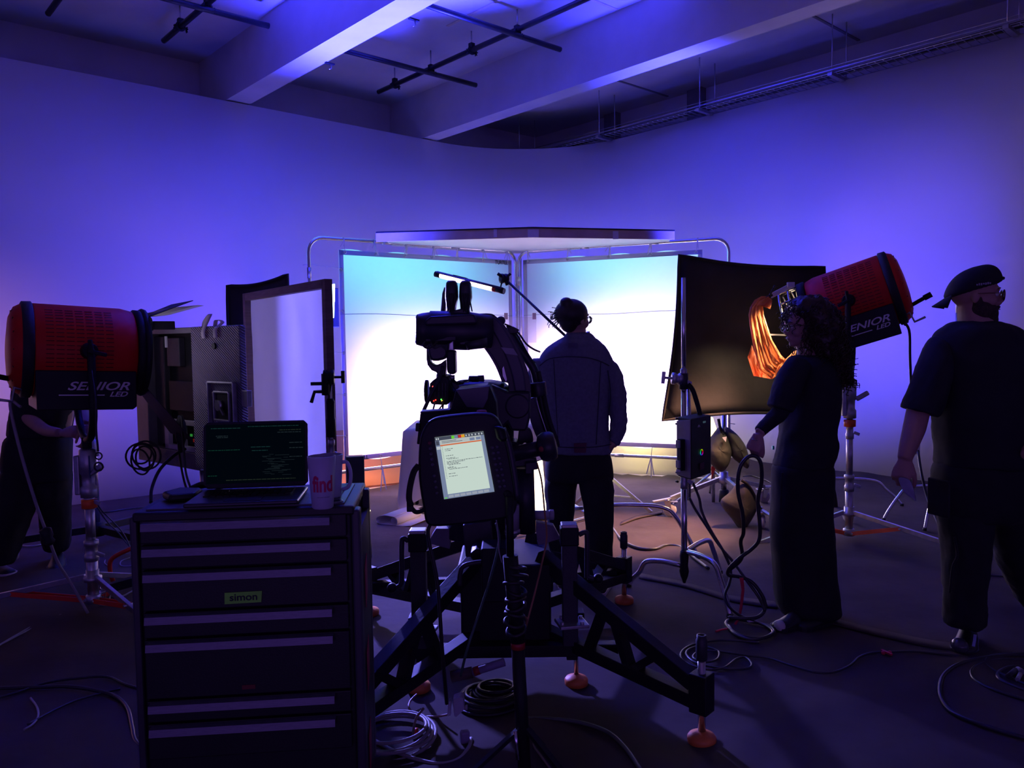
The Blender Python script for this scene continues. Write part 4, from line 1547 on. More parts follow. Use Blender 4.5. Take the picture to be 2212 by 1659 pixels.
mb = MB()
bv = [[mb.bm.verts.new(p) for p in r] for r in rows]
mb.bm.faces.new(bv[0])
for i in range(len(rows)-1):
    for j in range(len(edge)):
        k = (j+1) % len(edge)
        mb._face((bv[i][j], bv[i][k], bv[i+1][k], bv[i+1][j]), True)
o = mb.build('tablecloth', m_cloth)
tag(o, 'long white cloth draped over the table inside the booth', 'tablecloth')
t2 = thing('low_glow', 'warm glowing slab standing in for brightly lit cloth low behind the robot', 'lamp', V(.20, 6.4, .1))  # glowing slab added for the bright cloth drape
lp = [P(1150, 1003, 6.5), P(1172, 996, 6.5), P(1180, 1085, 6.5), P(1180, 1120, 6.5), P(1150, 1120, 6.5)]
MB().prism(lp, (0, .06, 0)).build('glow_face', glow('lit_cloth_glow', (1, .80, .48), 5), t2)
MB().prism([p+V(0, .065, 0) for p in lp], (0, .04, 0)).build('housing', m_blkm, t2)
MB().cyl(V(lp[3].x-.04, 6.56, .01), V(lp[3].x-.04, 6.56, lp[3].z+.1), .02, n=10).cyl(V(lp[3].x-.04, 6.56, .004), V(lp[3].x-.04, 6.56, .03), .12, n=20).build('base', m_blkm, t2)
# things on the table: small pinkish paper
o = MB().prism([P(1128, 925, 7.2), P(1143, 925, 7.2), P(1143, 935, 7.2), P(1125, 935, 7.2)], (0, .02, 0)).build('small_carton', mat('orange_carton', (.7, .32, .12), .7))
tag(o, 'small orange carton on the table edge, glimpsed beside the robot arm', 'carton')
# paper roll on the floor
g = G(851, 1128, .035)
g2 = G(925, 1100, .035)
t = thing('paper_roll', 'loosely rolled white sheet lying on the floor left of the robot', 'paper roll', V(g.x, g.y, 0))
d_ = (V(g2.x, g2.y, 0)-V(g.x, g.y, 0)).normalized()
sd_ = V(-d_.y, d_.x, 0)
pts = []
for k in range(34):
    a_ = k*.42
    r_ = .036-.0006*k
    pts.append((-(math.sin(a_))*r_, .04-math.cos(a_)*r_))
spi = pts[::-1]+[(.05*q*.9+.02, .004+.003*q) for q in range(1, 3)]
r0 = V(g.x, g.y, 0)
sheet = [(x, z) for x, z in spi]+[(-.06, .075), (-.16, .062), (-.20, .035), (-.17, .010), (-.05, .006), (.10, .008)][0:0]
MB().grid([[r0+sd_*x+V(0, 0, z+.004) for x, z in sheet], [r0+d_*.36+sd_*x*1.1+V(0, 0, z+.004) for x, z in sheet]]).build('rolled_core', m_poly, t, solid=.0015)
w_ = spline([(-.0, 0, .078), (.10, 0, .082), (.17, 0, .055), (.15, 0, .012), (-.02, 0, .010), (-.10, 0, .012), (-.16, 0, .02)], 5)
MB().grid([[r0+sd_*p.x+V(0, 0, p.z) for p in w_], [r0+d_*.44+sd_*p.x+V(0, 0, p.z) for p in w_]]).build('loose_sheet', m_poly, t, solid=.0015)
o = MB().box(G(897, 1083, .03)+V(0, 0, 0), (.05, .05, .05), .5).box(G(904, 1070, .05), (.06, .02, .02), .8).build('small_gadget', m_blk)
tag(o, 'small black gadget on the floor behind the paper roll', 'gadget')
t3 = thing('led_bar', 'thin lit bar on the floor between the tool cabinet and the paper roll', 'light bar', G(795, 1101))
MB().cyl(G(788, 1099, .02), G(799, 1103, .02), .008, n=10).build('lit_tube', glow('lit_bar', (1, .85, .55), 3), t3)
# sheets behind the rails, tinted orange and cream for warm light on white
o = MB().grid([[V(-1.75, 7.98, .012), V(-1.0, 8.38, .012), V(-.5, 8.72, .012)], [V(-1.95, 8.25, .10), V(-1.2, 8.75, .10), V(-.6, 9.1, .10)], [V(-2.0, 8.4, .55), V(-1.25, 8.95, .55), V(-.65, 9.3, .5)]]).build('orange_light_sheet', silk('orange_light_tint', (.95, .55, .25), .4), solid=.003)
tag(o, 'added curved sheet tinted orange for warm light on the white floor under the left silk frame', 'backing sheet')
o = MB().grid([[V(.35, 8.98, .014), V(1.2, 8.62, .014), V(2.05, 8.28, .014)], [V(.40, 9.12, .05), V(1.25, 8.76, .05), V(2.1, 8.42, .05)], [V(.42, 9.18, .50), V(1.28, 8.82, .50), V(2.12, 8.48, .50)]]).build('cream_tint_backing', silk('cream_light_tint', (.9, .85, .6), .4), solid=.003)
tag(o, 'long white backing board tinted cream for the yellow light under the right silk frame', 'backing sheet')
o = MB().box(P(762, 1012, 7.0)+V(0, .1, -.05), (.16, .10, .30), .3).build('black_case', m_blkm, bevel=.01)
tag(o, 'black case end behind the mugs at the foot of the left silk frame', 'case')
o['category'] = 'case'
# hanging clear sheet taped in the booth corner
t = thing('hanging_sheet', 'clear rectangular sheet taped up in the corner of the booth', 'sheet', P(1125, 750, 8.2))
rows = [[P(1085+i*10.5, 684+j*8, 8.05+.004*i*(j % 2)) for i in range(8)] for j in range(8)]
ms = gel_mat('clear_sheet', (.80, .70, .80), .85, (.96, .93, .97))
MB().grid(rows).build('clear_film', ms, t, solid=.001)
for x in (1093, 1154):
    MB().prism([P(x-4, 676, 8.03), P(x+4, 676, 8.03), P(x+4, 690, 8.03), P(x-4, 690, 8.03)], (0, .004, 0)).build('tape_patch', mat('pink_tape', (.75, .50, .62), .6), t)

# ---------------------------------------------------------------- motion-control robot
RB = V(-.04, 3.45, 0)
rob = thing('camera_robot', 'black camera robot arm on a truss base in the middle of the floor', 'robot arm', RB)
m_rob = mat('robot_dark_casting', (.022, .020, .030), .42, var=.15, bump=.04, bscale=90)
m_rob2 = mat('robot_grey_cover', (.060, .055, .085), .45, var=.12)
YR0 = 3.35


def pxp(mb, pts, Y, d, n=0):
    if n:
        pts2 = spline([V(x, y, 0) for x, y in pts], n, closed=True)
        pts = [(p.x, p.y) for p in pts2]
    return mb.pxprism(pts, Y, d)


# wrist body lying across
wb = thing_dummy = None
a_, b_ = P(900, 712, 3.15), P(1052, 716, 3.20)
ax_ = (b_-a_).normalized()
prof = [(.050, -.006), (.060, .0), (.066, .02), (.071, .05), (.076, .052), (.078, .20), (.070, .26), (.066, .30)]
forearm = MB().lathe(a_, ax_, prof, 28, sx=1.0).build('wrist_body', m_rob, rob)
pxp(MB(), [(918, 692), (930, 683), (1024, 678), (1030, 690), (1030, 700), (918, 704)], 3.08, .16).build('wrist_cover', m_rob, rob, bevel=.008)
pxp(MB(), [(918, 728), (985, 726), (984, 736), (920, 738)], 3.10, .12).build('wrist_underplate', MATS['dark_grey_casting'], rob, bevel=.003)
# joint motor pair standing on top
for i, (x0, x1) in enumerate(((962, 990), (992, 1020))):
    xm = (x0+x1)/2
    mb = MB()
    w = x1-x0
    mb.sil([(607, xm-w*.28, xm+w*.30, .035), (612, xm-w*.42, xm+w*.42, .05), (620, x0+1, x1-1, .055), (642, x0, x1, .056), (655, x0+2, x1-3, .052), (668, x0+3, x1-5, .045), (686, x0+2, x1-4, .045)], 3.22, p=3.0)
    c = mb.build('joint_motor', m_rob, rob)
    for k in (-1, 0, 1):
        MB().tube(spline([P(xm+k*6, 634, 3.15), P(xm+k*7, 650, 3.14), P(xm+k*4, 668, 3.15), P(xm+k*8, 684, 3.16)], 4), .004, 6).build('motor_lead', m_cable, c)
pxp(MB(), [(955, 634), (960, 618), (966, 640), (958, 690), (950, 690)], 3.26, .10).build('joint_shell', m_rob2, rob, bevel=.006)
pxp(MB(), [(958, 676), (1006, 664), (1012, 684), (956, 690)], 3.15, .16).build('joint_base', m_rob, rob, bevel=.006)
MB().tube([P(1016, 653, 3.2), P(1020, 673, 3.2)], .003, 6).build('whip_antenna', m_cable, rob)
# crescent upper arm: wide curved casting, profile with thickness
outer = [(1020, 678), (1058, 677), (1072, 684), (1088, 700), (1104, 724), (1120, 752), (1134, 785), (1143, 812), (1147, 840), (1147, 866)]
inner = [(1020, 742), (1036, 740), (1048, 750), (1060, 764), (1072, 784), (1082, 804), (1090, 825), (1097, 828), (1098, 846), (1096, 866)]
def band(o, i_, Y, d, name, m, bev=.008):
    oo = spline([V(x, y, 0) for x, y in o], 4)
    ii = spline([V(x, y, 0) for x, y in i_], 4)
    pts = [(p.x, p.y) for p in oo]+[(p.x, p.y) for p in ii][::-1]
    return MB().pxprism(pts, Y, d).build(name, m, rob, bevel=bev)


band(outer, inner, 3.22, .22, 'upper_arm', m_rob, .012)
# lighter cover strip on the arm's outer curve
band([(1062, 682), (1078, 694), (1098, 724), (1116, 760), (1130, 800), (1137, 846)], [(1040, 690), (1058, 706), (1078, 740), (1094, 776), (1106, 812), (1112, 846)], 3.205, .02, 'arm_cover', m_rob2, .006)
pxp(MB(), [(1082, 750), (1109, 753), (1119, 768), (1092, 764)], 3.198, .006).build('pale_label', mat('worn_silver_label', (.30, .29, .34), .5), rob)
pxp(MB(), [(1085, 796), (1088, 791), (1095, 820), (1093, 825), (1086, 812)], 3.200, .006).build('badge_plate', m_steel, rob)
band([(1036, 740), (1050, 750), (1064, 767), (1078, 790), (1088, 814), (1093, 825)], [(1036, 743), (1046, 753), (1058, 770), (1071, 793), (1080, 815), (1084, 826)], 3.24, .16, 'inner_rib', mat('arm_inner_grey', (.14, .13, .18), .5), .003)
# elbow drum and lower link
MB().cyl(P(1118, 878, 3.19), P(1118, 878, 3.19)+V(0, .30, 0), .050, n=36).build('elbow_drum', m_rob, rob, bevel=.006)
pxp(MB(), [(1096, 846), (1147, 846), (1146, 900), (1140, 925), (1136, 932), (1104, 931), (1096, 915), (1080, 930), (1062, 940), (1040, 930), (1040, 860), (1060, 830)], 3.20, .26).build('elbow_housing', m_rob, rob, bevel=.010)
MB().cyl(P(1028, 735, 3.1), P(1032, 752, 3.1), .045, .040, n=20).build('lens_motor', m_dkgrey, rob)
pxp(MB(), [(990, 736), (998, 734), (1020, 738), (1026, 745), (1018, 755), (1010, 744), (994, 745)], 3.12, .06).build('motor_bracket', m_rob, rob, bevel=.003)
# turret with cap
MB().sil([(822, 990, 1068, .12), (826, 982, 1090, .16), (835, 974, 1100, .17), (850, 972, 1105, .18), (880, 968, 1108, .18), (920, 966, 1110, .18), (980, 966, 1110, .18), (1080, 966, 1115, .18), (1150, 966, 1118, .18)], 3.42, p=3).build('turret', m_rob, rob)
MB().sil([(812, 1013, 1032, .03), (814, 1011, 1034, .035), (824, 1011, 1034, .035)], 3.36).build('turret_cap', m_rob, rob)
pxp(MB(), [(1030, 812), (1045, 811), (1046, 824), (1031, 824)], 3.36, .06).build('cap_latch', m_rob, rob, bevel=.003)
MB().tube(spline([P(985, 829, 3.3), P(998, 824, 3.3), P(1012, 822, 3.3)], 3), .005, 6).build('lifting_ring', m_rob, rob)
# curved hose conduit behind
hose = [(1092, 709), (1106, 726), (1124, 756), (1142, 780), (1154, 800), (1160, 826), (1166, 850), (1172, 880), (1180, 912), (1192, 945), (1196, 962)]
MB().tube(spline([P(x, y, 3.50) for x, y in hose]+[P(1192, 968, 3.36), P(1180, 968, 3.22)], 5), .019, 12).build('hose_conduit', m_rob, rob)
MB().tube(spline([P(x+8, y+2, 3.46) for x, y in hose[4:]], 5), .012, 10).build('hose_conduit', m_rub, rob)
MB().tube(spline([P(1090, 700, 3.45), P(1108, 708, 3.45), P(1122, 722, 3.48), P(1136, 742, 3.5), P(1152, 754, 3.5), P(1166, 760, 3.55)], 5), .0045, 6).build('signal_lead', m_cable, rob)
MB().tube(spline([P(1094, 704, 3.45), P(1116, 722, 3.45), P(1134, 754, 3.48), P(1148, 776, 3.5), P(1156, 784, 3.5)], 5), .0045, 6).build('signal_lead', m_cable, rob)
MB().ball(P(1082, 693, 3.42), .020).build('round_cap', m_rob2, rob)
pxp(MB(), [(1094, 706), (1108, 705), (1122, 712), (1118, 720), (1100, 722)], 3.44, .05).build('connector_block', m_rob, rob, bevel=.004)
MB().cyl(P(1160, 826, 3.44), P(1164, 856, 3.44), .038, n=20).build('conduit_clamp', m_rob, rob, bevel=.004)
band([(1154, 858), (1168, 900), (1188, 946), (1206, 950)], [(1142, 862), (1146, 910), (1168, 960), (1188, 966)], 3.52, .05, 'side_strut', m_rob2, .006)
MB().tube(spline([P(1158, 860, 3.36), P(1166, 890, 3.36), P(1176, 920, 3.36), P(1184, 944, 3.36)], 4), .003, 6).build('steel_edge', m_steel, rob)
# strut loop with big joints on the right
MB().cyl(P(1094, 984, 3.2), P(1196, 962, 3.2), .031, n=18).build('cross_hose', m_rob, rob)
MB().lathe(P(1176, 966, 3.18), (1, -.1, .2), [(.02, -.03), (.050, -.02), (.060, 0), (.060, .03), (.050, .045), (.02, .05)], 22).build('hose_gland', m_rob, rob)
MB().ball(P(1170, 970, 3.13), .012).build('red_mark', mat('dull_red_mark', (.40, .06, .06), .6), rob)
band([(1122, 920), (1146, 930), (1152, 948), (1150, 958)], [(1118, 960), (1126, 962), (1134, 956), (1140, 962)], 3.34, .08, 'link_arm', m_rob, .006)
pxp(MB(), [(1116, 955), (1124, 962), (1130, 985), (1160, 990), (1152, 1008), (1110, 1010), (1088, 985), (1096, 955)], 3.28, .14).build('link_foot', m_rob, rob, bevel=.006)
pxp(MB(), [(1135, 1000), (1161, 998), (1162, 1014), (1150, 1016), (1150, 1024), (1135, 1024)], 3.24, .08).build('link_stop', m_rob, rob, bevel=.003)
# lower column and pedestal
MB().cyl(P(1133, 1010, 3.3), P(1137, 1150, 3.3), .040, n=20).build('side_column', m_rob, rob)
MB().cyl(P(1106, 1090, 3.2), P(1106, 1145, 3.2), .030, n=18).build('connector', mat('pale_connector', (.28, .26, .30), .5), rob)
MB().lathe(P(1106, 1142, 3.2), (0, 0, -1), [(.026, 0), (.034, .004), (.034, .02), (.028, .024)], 18).build('connector_ring', m_steel, rob)
MB().cyl(P(1150, 1112, 3.35), P(1196, 1112, 3.35), .019, n=18).build('white_pipe_end', mat('pale_pipe', (.42, .40, .45), .5), rob)
MB().lathe(P(1186, 1112, 3.35), (1, 0, 0), [(.019, 0), (.022, .002), (.022, .02), (.012, .022)], 18).build('pipe_cap', mat('pale_pipe', (.42, .40, .45), .5), rob)
# pedestal body
PB = RB+V(0, 0, 0)
MB().box(PB+V(0, .02, .50), (.40, .44, .12)).box(PB+V(0, 0, .33), (.38, .40, .26)).build('pedestal', m_blkm, rob, bevel=.01)
# shoulder gusset plates that catch the blue light
m_gus = mat('gusset_plate', (.16, .15, .20), .4, .3, var=.15, bump=.08, bscale=40)
pxp(MB(), [(942, 1142), (976, 1142), (971, 1186), (925, 1174), (932, 1158)], 3.30, .05).build('gusset_plate', m_gus, rob, bevel=.002)
pxp(MB(), [(1158, 1128), (1196, 1136), (1211, 1164), (1162, 1179), (1158, 1150)], 3.30, .05).build('gusset_plate', m_gus, rob, bevel=.002)
# four truss outriggers with orange feet
HUBZ = .57
feet = [(V(.678, 2.825, 0), 1), (V(.615, 4.38, 0), 1), (V(-.80, 4.25, 0), -1), (V(-.62, 2.66, 0), -1)]
for i, (f, sg) in enumerate(feet):
    d = V(f.x-RB.x, f.y-RB.y, 0)
    L = d.length
    d.normalize()
    sdir = V(-d.y, d.x, 0)
    p0 = V(RB.x, RB.y, 0)+d*.20
    tip = V(f.x, f.y, 0)
    top0, top1 = p0+V(0, 0, .58), tip-d*.03+V(0, 0, .23)
    bot0, bot1 = p0+V(0, 0, .26), tip-d*.03+V(0, 0, .165)
    MB().bar(top0, top1, .06, .055, side=sdir).build('outrigger_rail', m_blkm, rob, bevel=.003)
    MB().bar(bot0, bot1, .06, .050, side=sdir).build('outrigger_rail', m_blkm, rob, bevel=.003)
    mb = MB()
    for (u0, u1) in ((.34, .45), (.62, .52), (.62, .80)):
        mb.bar(bot0+(bot1-bot0)*u0, top0+(top1-top0)*u1, .05, .030, side=sdir)
    MBx = mb
    MBx.build('truss_web', m_blkm, rob)
    hz_ = bot0+(bot1-bot0)*.55
    MB().box(tip+V(0, 0, .20), (.07, .07, .145), math.atan2(d.y, d.x)).build('jack_block', m_blkm, rob, bevel=.004)
    MB().cyl(tip+V(0, 0, .035), tip+V(0, 0, .34), .0145, n=16).build('jack_screw', m_chrome, rob)
    MB().lathe(tip+V(0, 0, .32), (0, 0, 1), [(.017, 0), (.021, .004), (.021, .075), (.018, .08), (.018, .094), (.012, .095), (.012, .08)], 18).build('jack_socket', m_dkgrey, rob)
    MB().lathe(tip+V(0, 0, .006), (0, 0, 1), [(.045, 0), (.052, .006), (.053, .026), (.047, .035), (.030, .041), (.014, .05)], 28).build('jack_foot', m_foot, rob)
# cross beams joining neighbouring outriggers low down
mb = MB()
for (i, j) in ((2, 1), (3, 0)):
    pass
MB().bar(V(-.76, 4.14, .20), V(.56, 4.30, .20), .05, .05, side=(0, 0, 1)).build('cross_beam', m_blkm, rob, bevel=.003)
MB().bar(V(-.47, 3.20, .22), V(.42, 3.20, .22), .05, .05, side=(0, 0, 1)).build('cross_beam', m_blkm, rob, bevel=.003)
# two lifting columns with crank handles, castor brackets
for sg, xb, (hx0, hx1, ky) in ((-1, 903, (868, 847, 1270)), (1, 1229, (1268, 1292, 1250))):
    Y = 3.20
    top = P(xb, 1153 if sg < 0 else 1140, Y)
    cx = top.x
    z1 = top.z
    MB().box(V(cx, Y, (z1+.26)/2-.02), (.062, .062, z1-.26)).build('lift_column', m_dkgrey, rob, bevel=.004)
    MB().box(V(cx, Y, z1+.004-.035), (.076, .076, .075)).build('column_cap', m_blk, rob, bevel=.006)
    MB().box(V(cx, Y, z1+.012), (.066, .066, .016)).build('cap_top', m_steel, rob, bevel=.004)
    hp = [V(cx+sg*.04, Y, z1-.03), P(hx0-sg*4, 1163 if sg < 0 else 1150, Y), P(hx0, 1175 if sg < 0 else 1160, Y), P(hx0, 1240, Y), P(hx0+sg*2, 1262 if sg < 0 else 1246, Y-.0), P(hx1-sg*8, ky, Y)]
    h = MB().tube(spline(hp, 5), .0105, 12).build('crank_handle', m_dkgrey, rob)
    MB().ball(P(hx1, ky, Y), .021).build('ball_knob', m_blk, h)
    # castor plate
    c = P(xb+6, 1362 if sg < 0 else 1346, Y-.02)
    MB().box(V(c.x, Y-.02, c.z), (.12, .11, .014), .2*sg).build('castor_plate', m_alu, rob, bevel=.003)
    mb = MB()
    for q in ((-.04, -.035), (.04, -.035), (-.04, .035), (.04, .035)):
        mb.cyl(V(c.x+q[0], Y-.02+q[1], c.z), V(c.x+q[0], Y-.02+q[1], c.z+.018), .009, n=6)
    mb.build('plate_bolt', m_steel, rob)
    MB().box(V(c.x, Y, c.z/2+.10), (.045, .045, c.z-.16)).build('lower_column', m_blkm, rob, bevel=.003)
    g_ = G(905 if sg < 0 else 1245, 1495 if sg < 0 else 1483)
    MB().cyl(V(g_.x, g_.y, .04), V(g_.x, g_.y, .30), .010, n=12).build('jack_screw', m_chrome, rob)
    MB().lathe(V(g_.x, g_.y, .006), (0, 0, 1), [(.042, 0), (.05, .006), (.051, .026), (.045, .035), (.028, .041), (.012, .05)], 28).build('jack_foot', m_foot, rob)
    MB().box(V(g_.x, g_.y, .31), (.07, .07, .05)).build('jack_block', m_blkm, rob, bevel=.004)
# things on the pedestal front
pxp(MB(), [(1016, 1195), (1028, 1186), (1040, 1188), (1042, 1206), (1018, 1208)], 2.95, .12).build('rotary_switch', m_blk, rob, bevel=.004)
pxp(MB(), [(1042, 1192), (1054, 1190), (1056, 1208), (1044, 1210)], 2.95, .10).build('red_switch', m_redp, rob, bevel=.004)
MB().box(P(1070, 1232, 2.9), (.10, .14, .20)).build('junction_box', m_blkm, rob, bevel=.006)
MB().tube(spline([P(993, 1265, 2.85), P(994, 1240, 2.85), P(1003, 1222, 2.85), P(1040, 1214, 2.85), P(1074, 1213, 2.85), P(1090, 1222, 2.85), P(1092, 1245, 2.85)], 5), .009, 10).build('bow_handle', m_dkgrey, rob)
pxp(MB(), [(1000, 1134), (1060, 1125), (1066, 1200), (1006, 1204)], 3.12, .06).build('front_cover', m_dkgrey, rob, bevel=.004)

# gimbal head and camera hanging from the wrist
hd = thing('film_camera', 'camera rig hanging from the robot wrist, cables at its back', 'camera', P(945, 850, 3.1))
YC = 3.08
pxp(MB(), [(921, 745), (930, 742), (965, 744), (968, 765), (962, 776), (946, 780), (932, 780), (926, 770)], YC-.05, .12).build('pan_motor', m_rob, hd, bevel=.010)
g_pts = [(921, 747), (921, 775), (923, 788), (932, 800), (944, 805), (944, 814), (962, 812), (964, 790), (963, 776), (952, 785), (940, 789), (930, 783), (927, 770), (927, 748)]
pxp(MB(), g_pts, YC-.02, .07).build('gimbal_yoke', m_rob, hd, bevel=.005)
pxp(MB(), [(964, 760), (970, 756), (983, 757), (984, 800), (985, 806), (978, 810), (966, 806)], YC-.07, .10).build('tilt_motor', m_blk, hd, bevel=.010)
pxp(MB(), [(970, 742), (979, 736), (980, 758), (968, 758)], YC-.03, .05).build('pan_arm', m_steel, hd, bevel=.003)
MB().cyl(P(952, 808, YC), P(952, 818, YC), .018, n=14).cyl(P(976, 810, YC), P(976, 822, YC), .012, n=12).build('quick_plate', m_steel, hd)
pxp(MB(), [(937, 820), (950, 812), (966, 812), (972, 822), (971, 870), (966, 875), (932, 874), (928, 866), (928, 828)], YC-.08, .20).build('camera_body', m_blk, hd, bevel=.006)
MB().cyl(P(926, 845, YC), P(918, 845, YC), .045, n=20).build('side_handle', m_blk, hd, bevel=.004)
MB().cyl(P(950, 845, YC+.12), P(950, 845, YC+.26), .045, n=24).build('lens', m_blk, hd)
mb = MB()
for x in (940, 948, 956, 963):
    mb.box(P(x, 836, YC-.085), (.004, .006, .03)).box(P(x, 852, YC-.085), (.004, .006, .02))
mb.build('cooling_fins', m_dkgrey, hd)
for x, y, c_ in ((937, 866, (1, .05, .03)), (941, 864, (1, .05, .03)), (953, 863, (.1, 1, .1)), (955, 866, (1, .75, .1)), (935, 835, (1, .1, .1))):
    MB().ball(P(x, y, YC-.088), .0028, n=8, m=6).build('status_light', glow('status_%d_%d' % (x, y), c_, 2.0), hd)
for k, (x, y, x2, y2, mm) in enumerate(((939, 868, 934, 890, m_cable), (956, 867, 944, 890, mat('yellow_cable', (.45, .38, .10), .5)), (958, 870, 955, 890, m_cable))):
    MB().tube(spline([P(x, y, YC-.09), P(x-1, y+8, YC-.12), P(x2, y2, YC-.13)], 5), .0035, 6).build('camera_lead', mm, hd)
MB().tube(spline([P(956, 792, YC-.08), P(950, 815, YC-.11), P(935, 845, YC-.13), P(922, 872, YC-.14), P(914, 890, YC-.14)], 5), .0075, 8).build('camera_lead', m_rob, hd)
MB().tube(spline([P(918, 738, YC-.04), P(914, 746, YC-.05), P(922, 752, YC-.06), P(934, 748, YC-.06), P(944, 738, YC-.04)], 5), .0035, 6).build('camera_lead', m_cable, hd)
MB().tube(spline([P(930, 738, YC-.06), P(938, 752, YC-.07), P(952, 748, YC-.07), P(966, 756, YC-.07), P(968, 742, YC-.06)], 5), .003, 6).build('camera_lead', m_cable, hd)
pxp(MB(), [(972, 822), (980, 826), (990, 832), (994, 842), (988, 850), (978, 836)], YC-.02, .05).build('matte_arm', m_rob, hd, bevel=.003)
MB().cyl(P(976, 822, YC), P(988, 832, YC), .010, n=10).cyl(P(985, 828, YC), P(999, 826, YC+.05), .008, n=10).build('support_rod', m_blk, hd)

# ---------------------------------------------------------------- controller cabinet and teach pendant on a stand in front
Yp = 2.42
kb_ = thing('control_cradle', 'black holder box with slanted lid behind the handheld robot controller', 'holder', P(1000, 1000, 2.75))
pxp(MB(), [(984, 842), (1057, 834), (1054, 862), (1044, 882), (1008, 880)], 2.72, .02).build('slanted_lid', m_rob2, kb_, bevel=.002)
pxp(MB(), [(972, 890), (984, 842), (1057, 832), (1072, 870), (1078, 950), (972, 960)], 2.74, .20).build('holder_body', m_blkm, kb_, bevel=.008)
pxp(MB(), [(908, 891), (972, 887), (972, 960), (900, 960)], 2.62, .05).build('side_wing', m_blkm, kb_, bevel=.004)
pxp(MB(), [(907, 889), (972, 885), (972, 889), (908, 893)], 2.60, .07).build('wing_rim', m_dkgrey, kb_, bevel=.002)
MB().cyl(P(985, 903, 2.60), P(985, 903, 2.70), .012, n=16).build('round_button', m_rob2, kb_)
MB().sil([(886, 1030, 1050, .02), (890, 1029, 1052, .025), (903, 1030, 1050, .025)], 2.60).build('stop_button', mat('dim_red_button', (.35, .02, .02), .5), kb_)
pxp(MB(), [(898, 914), (908, 914), (906, 932), (897, 932)], 2.6, .05).build('side_latch', m_blk, kb_, bevel=.003)

pn = thing('robot_controller', 'handheld robot controller with bright screen of code, leaning in the centre foreground', 'controller', P(1005, 1010, Yp))
# outline in its own plane: tilt like the photo
oc = P(1004, 1004, Yp)
ux_ = (P(1106, 988, Yp)-P(943, 1012, Yp)).normalized()
ux_ = (P(1043.5, 932, Yp)-P(939, 945, Yp)).normalized()
uy_ = V(0, -.10, 1)
uy_ = (P(939, 945, Yp)-P(959, 1078, Yp)).normalized()
uy_ = (uy_-ux_*uy_.dot(ux_)*.0).normalized()
un_ = ux_.cross(uy_).normalized()
SC = Yp/1705


def N(px, py, out=0.0):
    """point on the controller face at a photo pixel, pushed out towards the viewer"""
    return P(px, py, Yp) + un_*out


body = spline([N(905, 962), N(915, 925), N(935, 905), N(975, 897), N(1040, 892), N(1070, 900), N(1088, 930), N(1098, 965), N(1110, 1030), N(1117, 1080), N(1112, 1108), N(1096, 1120), N(1030, 1130), N(950, 1138), N(922, 1132), N(914, 1100), N(904, 1030)], 4, closed=True)
MB().prism([p-un_*.045 for p in body], un_*.045).build('controller_body', m_blk, pn, bevel=.008)
rim = spline([N(1086, 925, .0), N(1100, 965), N(1112, 1030), N(1118, 1080)], 4)
MB().tube([p+un_*.002 for p in rim], .010, 10).build('side_grip', m_rob, pn)
scr = [(939, 945), (1044, 931.5), (1068, 1061.5), (959.5, 1078)]
def sq(u, v, out=.004):
    x = (scr[0][0]*(1-u)*(1-v)+scr[1][0]*u*(1-v)+scr[2][0]*u*v+scr[3][0]*(1-u)*v)
    y = (scr[0][1]*(1-u)*(1-v)+scr[1][1]*u*(1-v)+scr[2][1]*u*v+scr[3][1]*(1-u)*v)
    return N(x, y, out)


def sqr(u0, v0, u1, v1, m, name, par, out=.005, th=.0006):
    return MB().prism([sq(u0, v0, out), sq(u1, v0, out), sq(u1, v1, out), sq(u0, v1, out)], -un_*th).build(name, m, par)


g_bg = glow('screen_page', (.66, .80, .72), .82)
g_bar = glow('screen_bar', (.20, .25, .40), .85)
g_dk = glow('screen_dark', (.07, .08, .12), .8)
g_or = glow('screen_orange', (.75, .16, .06), .8)
screen = sqr(0, 0, 1, 1, g_bg, 'screen', pn, .004, .003)
sqr(0, 0, 1, .055, g_dk, 'status_bar', screen)
sqr(0, .055, .09, 1, g_bar, 'left_bar', screen)
sqr(.93, .055, 1, 1, g_bar, 'right_bar', screen)
sqr(.09, .055, .93, .125, glow('screen_grey', (.55, .60, .60), .8), 'title_strip', screen)
sqr(.09, .130, .93, .150, g_or, 'orange_line', screen, .006)
sqr(.09, .93, .93, 1, g_bar, 'soft_keys', screen)
sqr(.34, .006, .40, .052, glow('screen_green', (.16, .75, .05), .8), 'green_button', screen, .006)
sqr(.40, .006, .47, .052, g_bar, 'grey_button', screen, .006)
sqr(.48, .006, .54, .052, glow('screen_red', (.65, .03, .03), .8), 'red_button', screen, .006)
sqr(.54, .006, .61, .052, glow('screen_amber', (.85, .42, .03), .8), 'amber_button', screen, .006)
sqr(.70, .075, .80, .118, g_bar, 'title_button', screen, .006)
sqr(.83, .075, .92, .118, g_bar, 'title_button', screen, .006)
sqr(0.01, .06, .075, .13, g_dk, 'dark_tab', screen, .006)
sqr(0.01, .15, .085, .20, glow('screen_pale', (.6, .66, .7), .8), 'pale_tab', screen, .006)
sqr(0.02, .975, .07, .99, glow('screen_green', (.16, .75, .05), .8), 'green_mark', screen, .006)
for k in range(7):
    sqr(.10+k*.117, .945, .20+k*.117, .985, glow('screen_key', (.38, .42, .52), .8), 'soft_key', screen, .0065)
for u in (.02, .06, .63, .69, .75, .82, .89, .95):
    sqr(u, .015, u+.025, .042, glow('screen_pale', (.6, .66, .7), .8), 'status_icon', screen, .006)
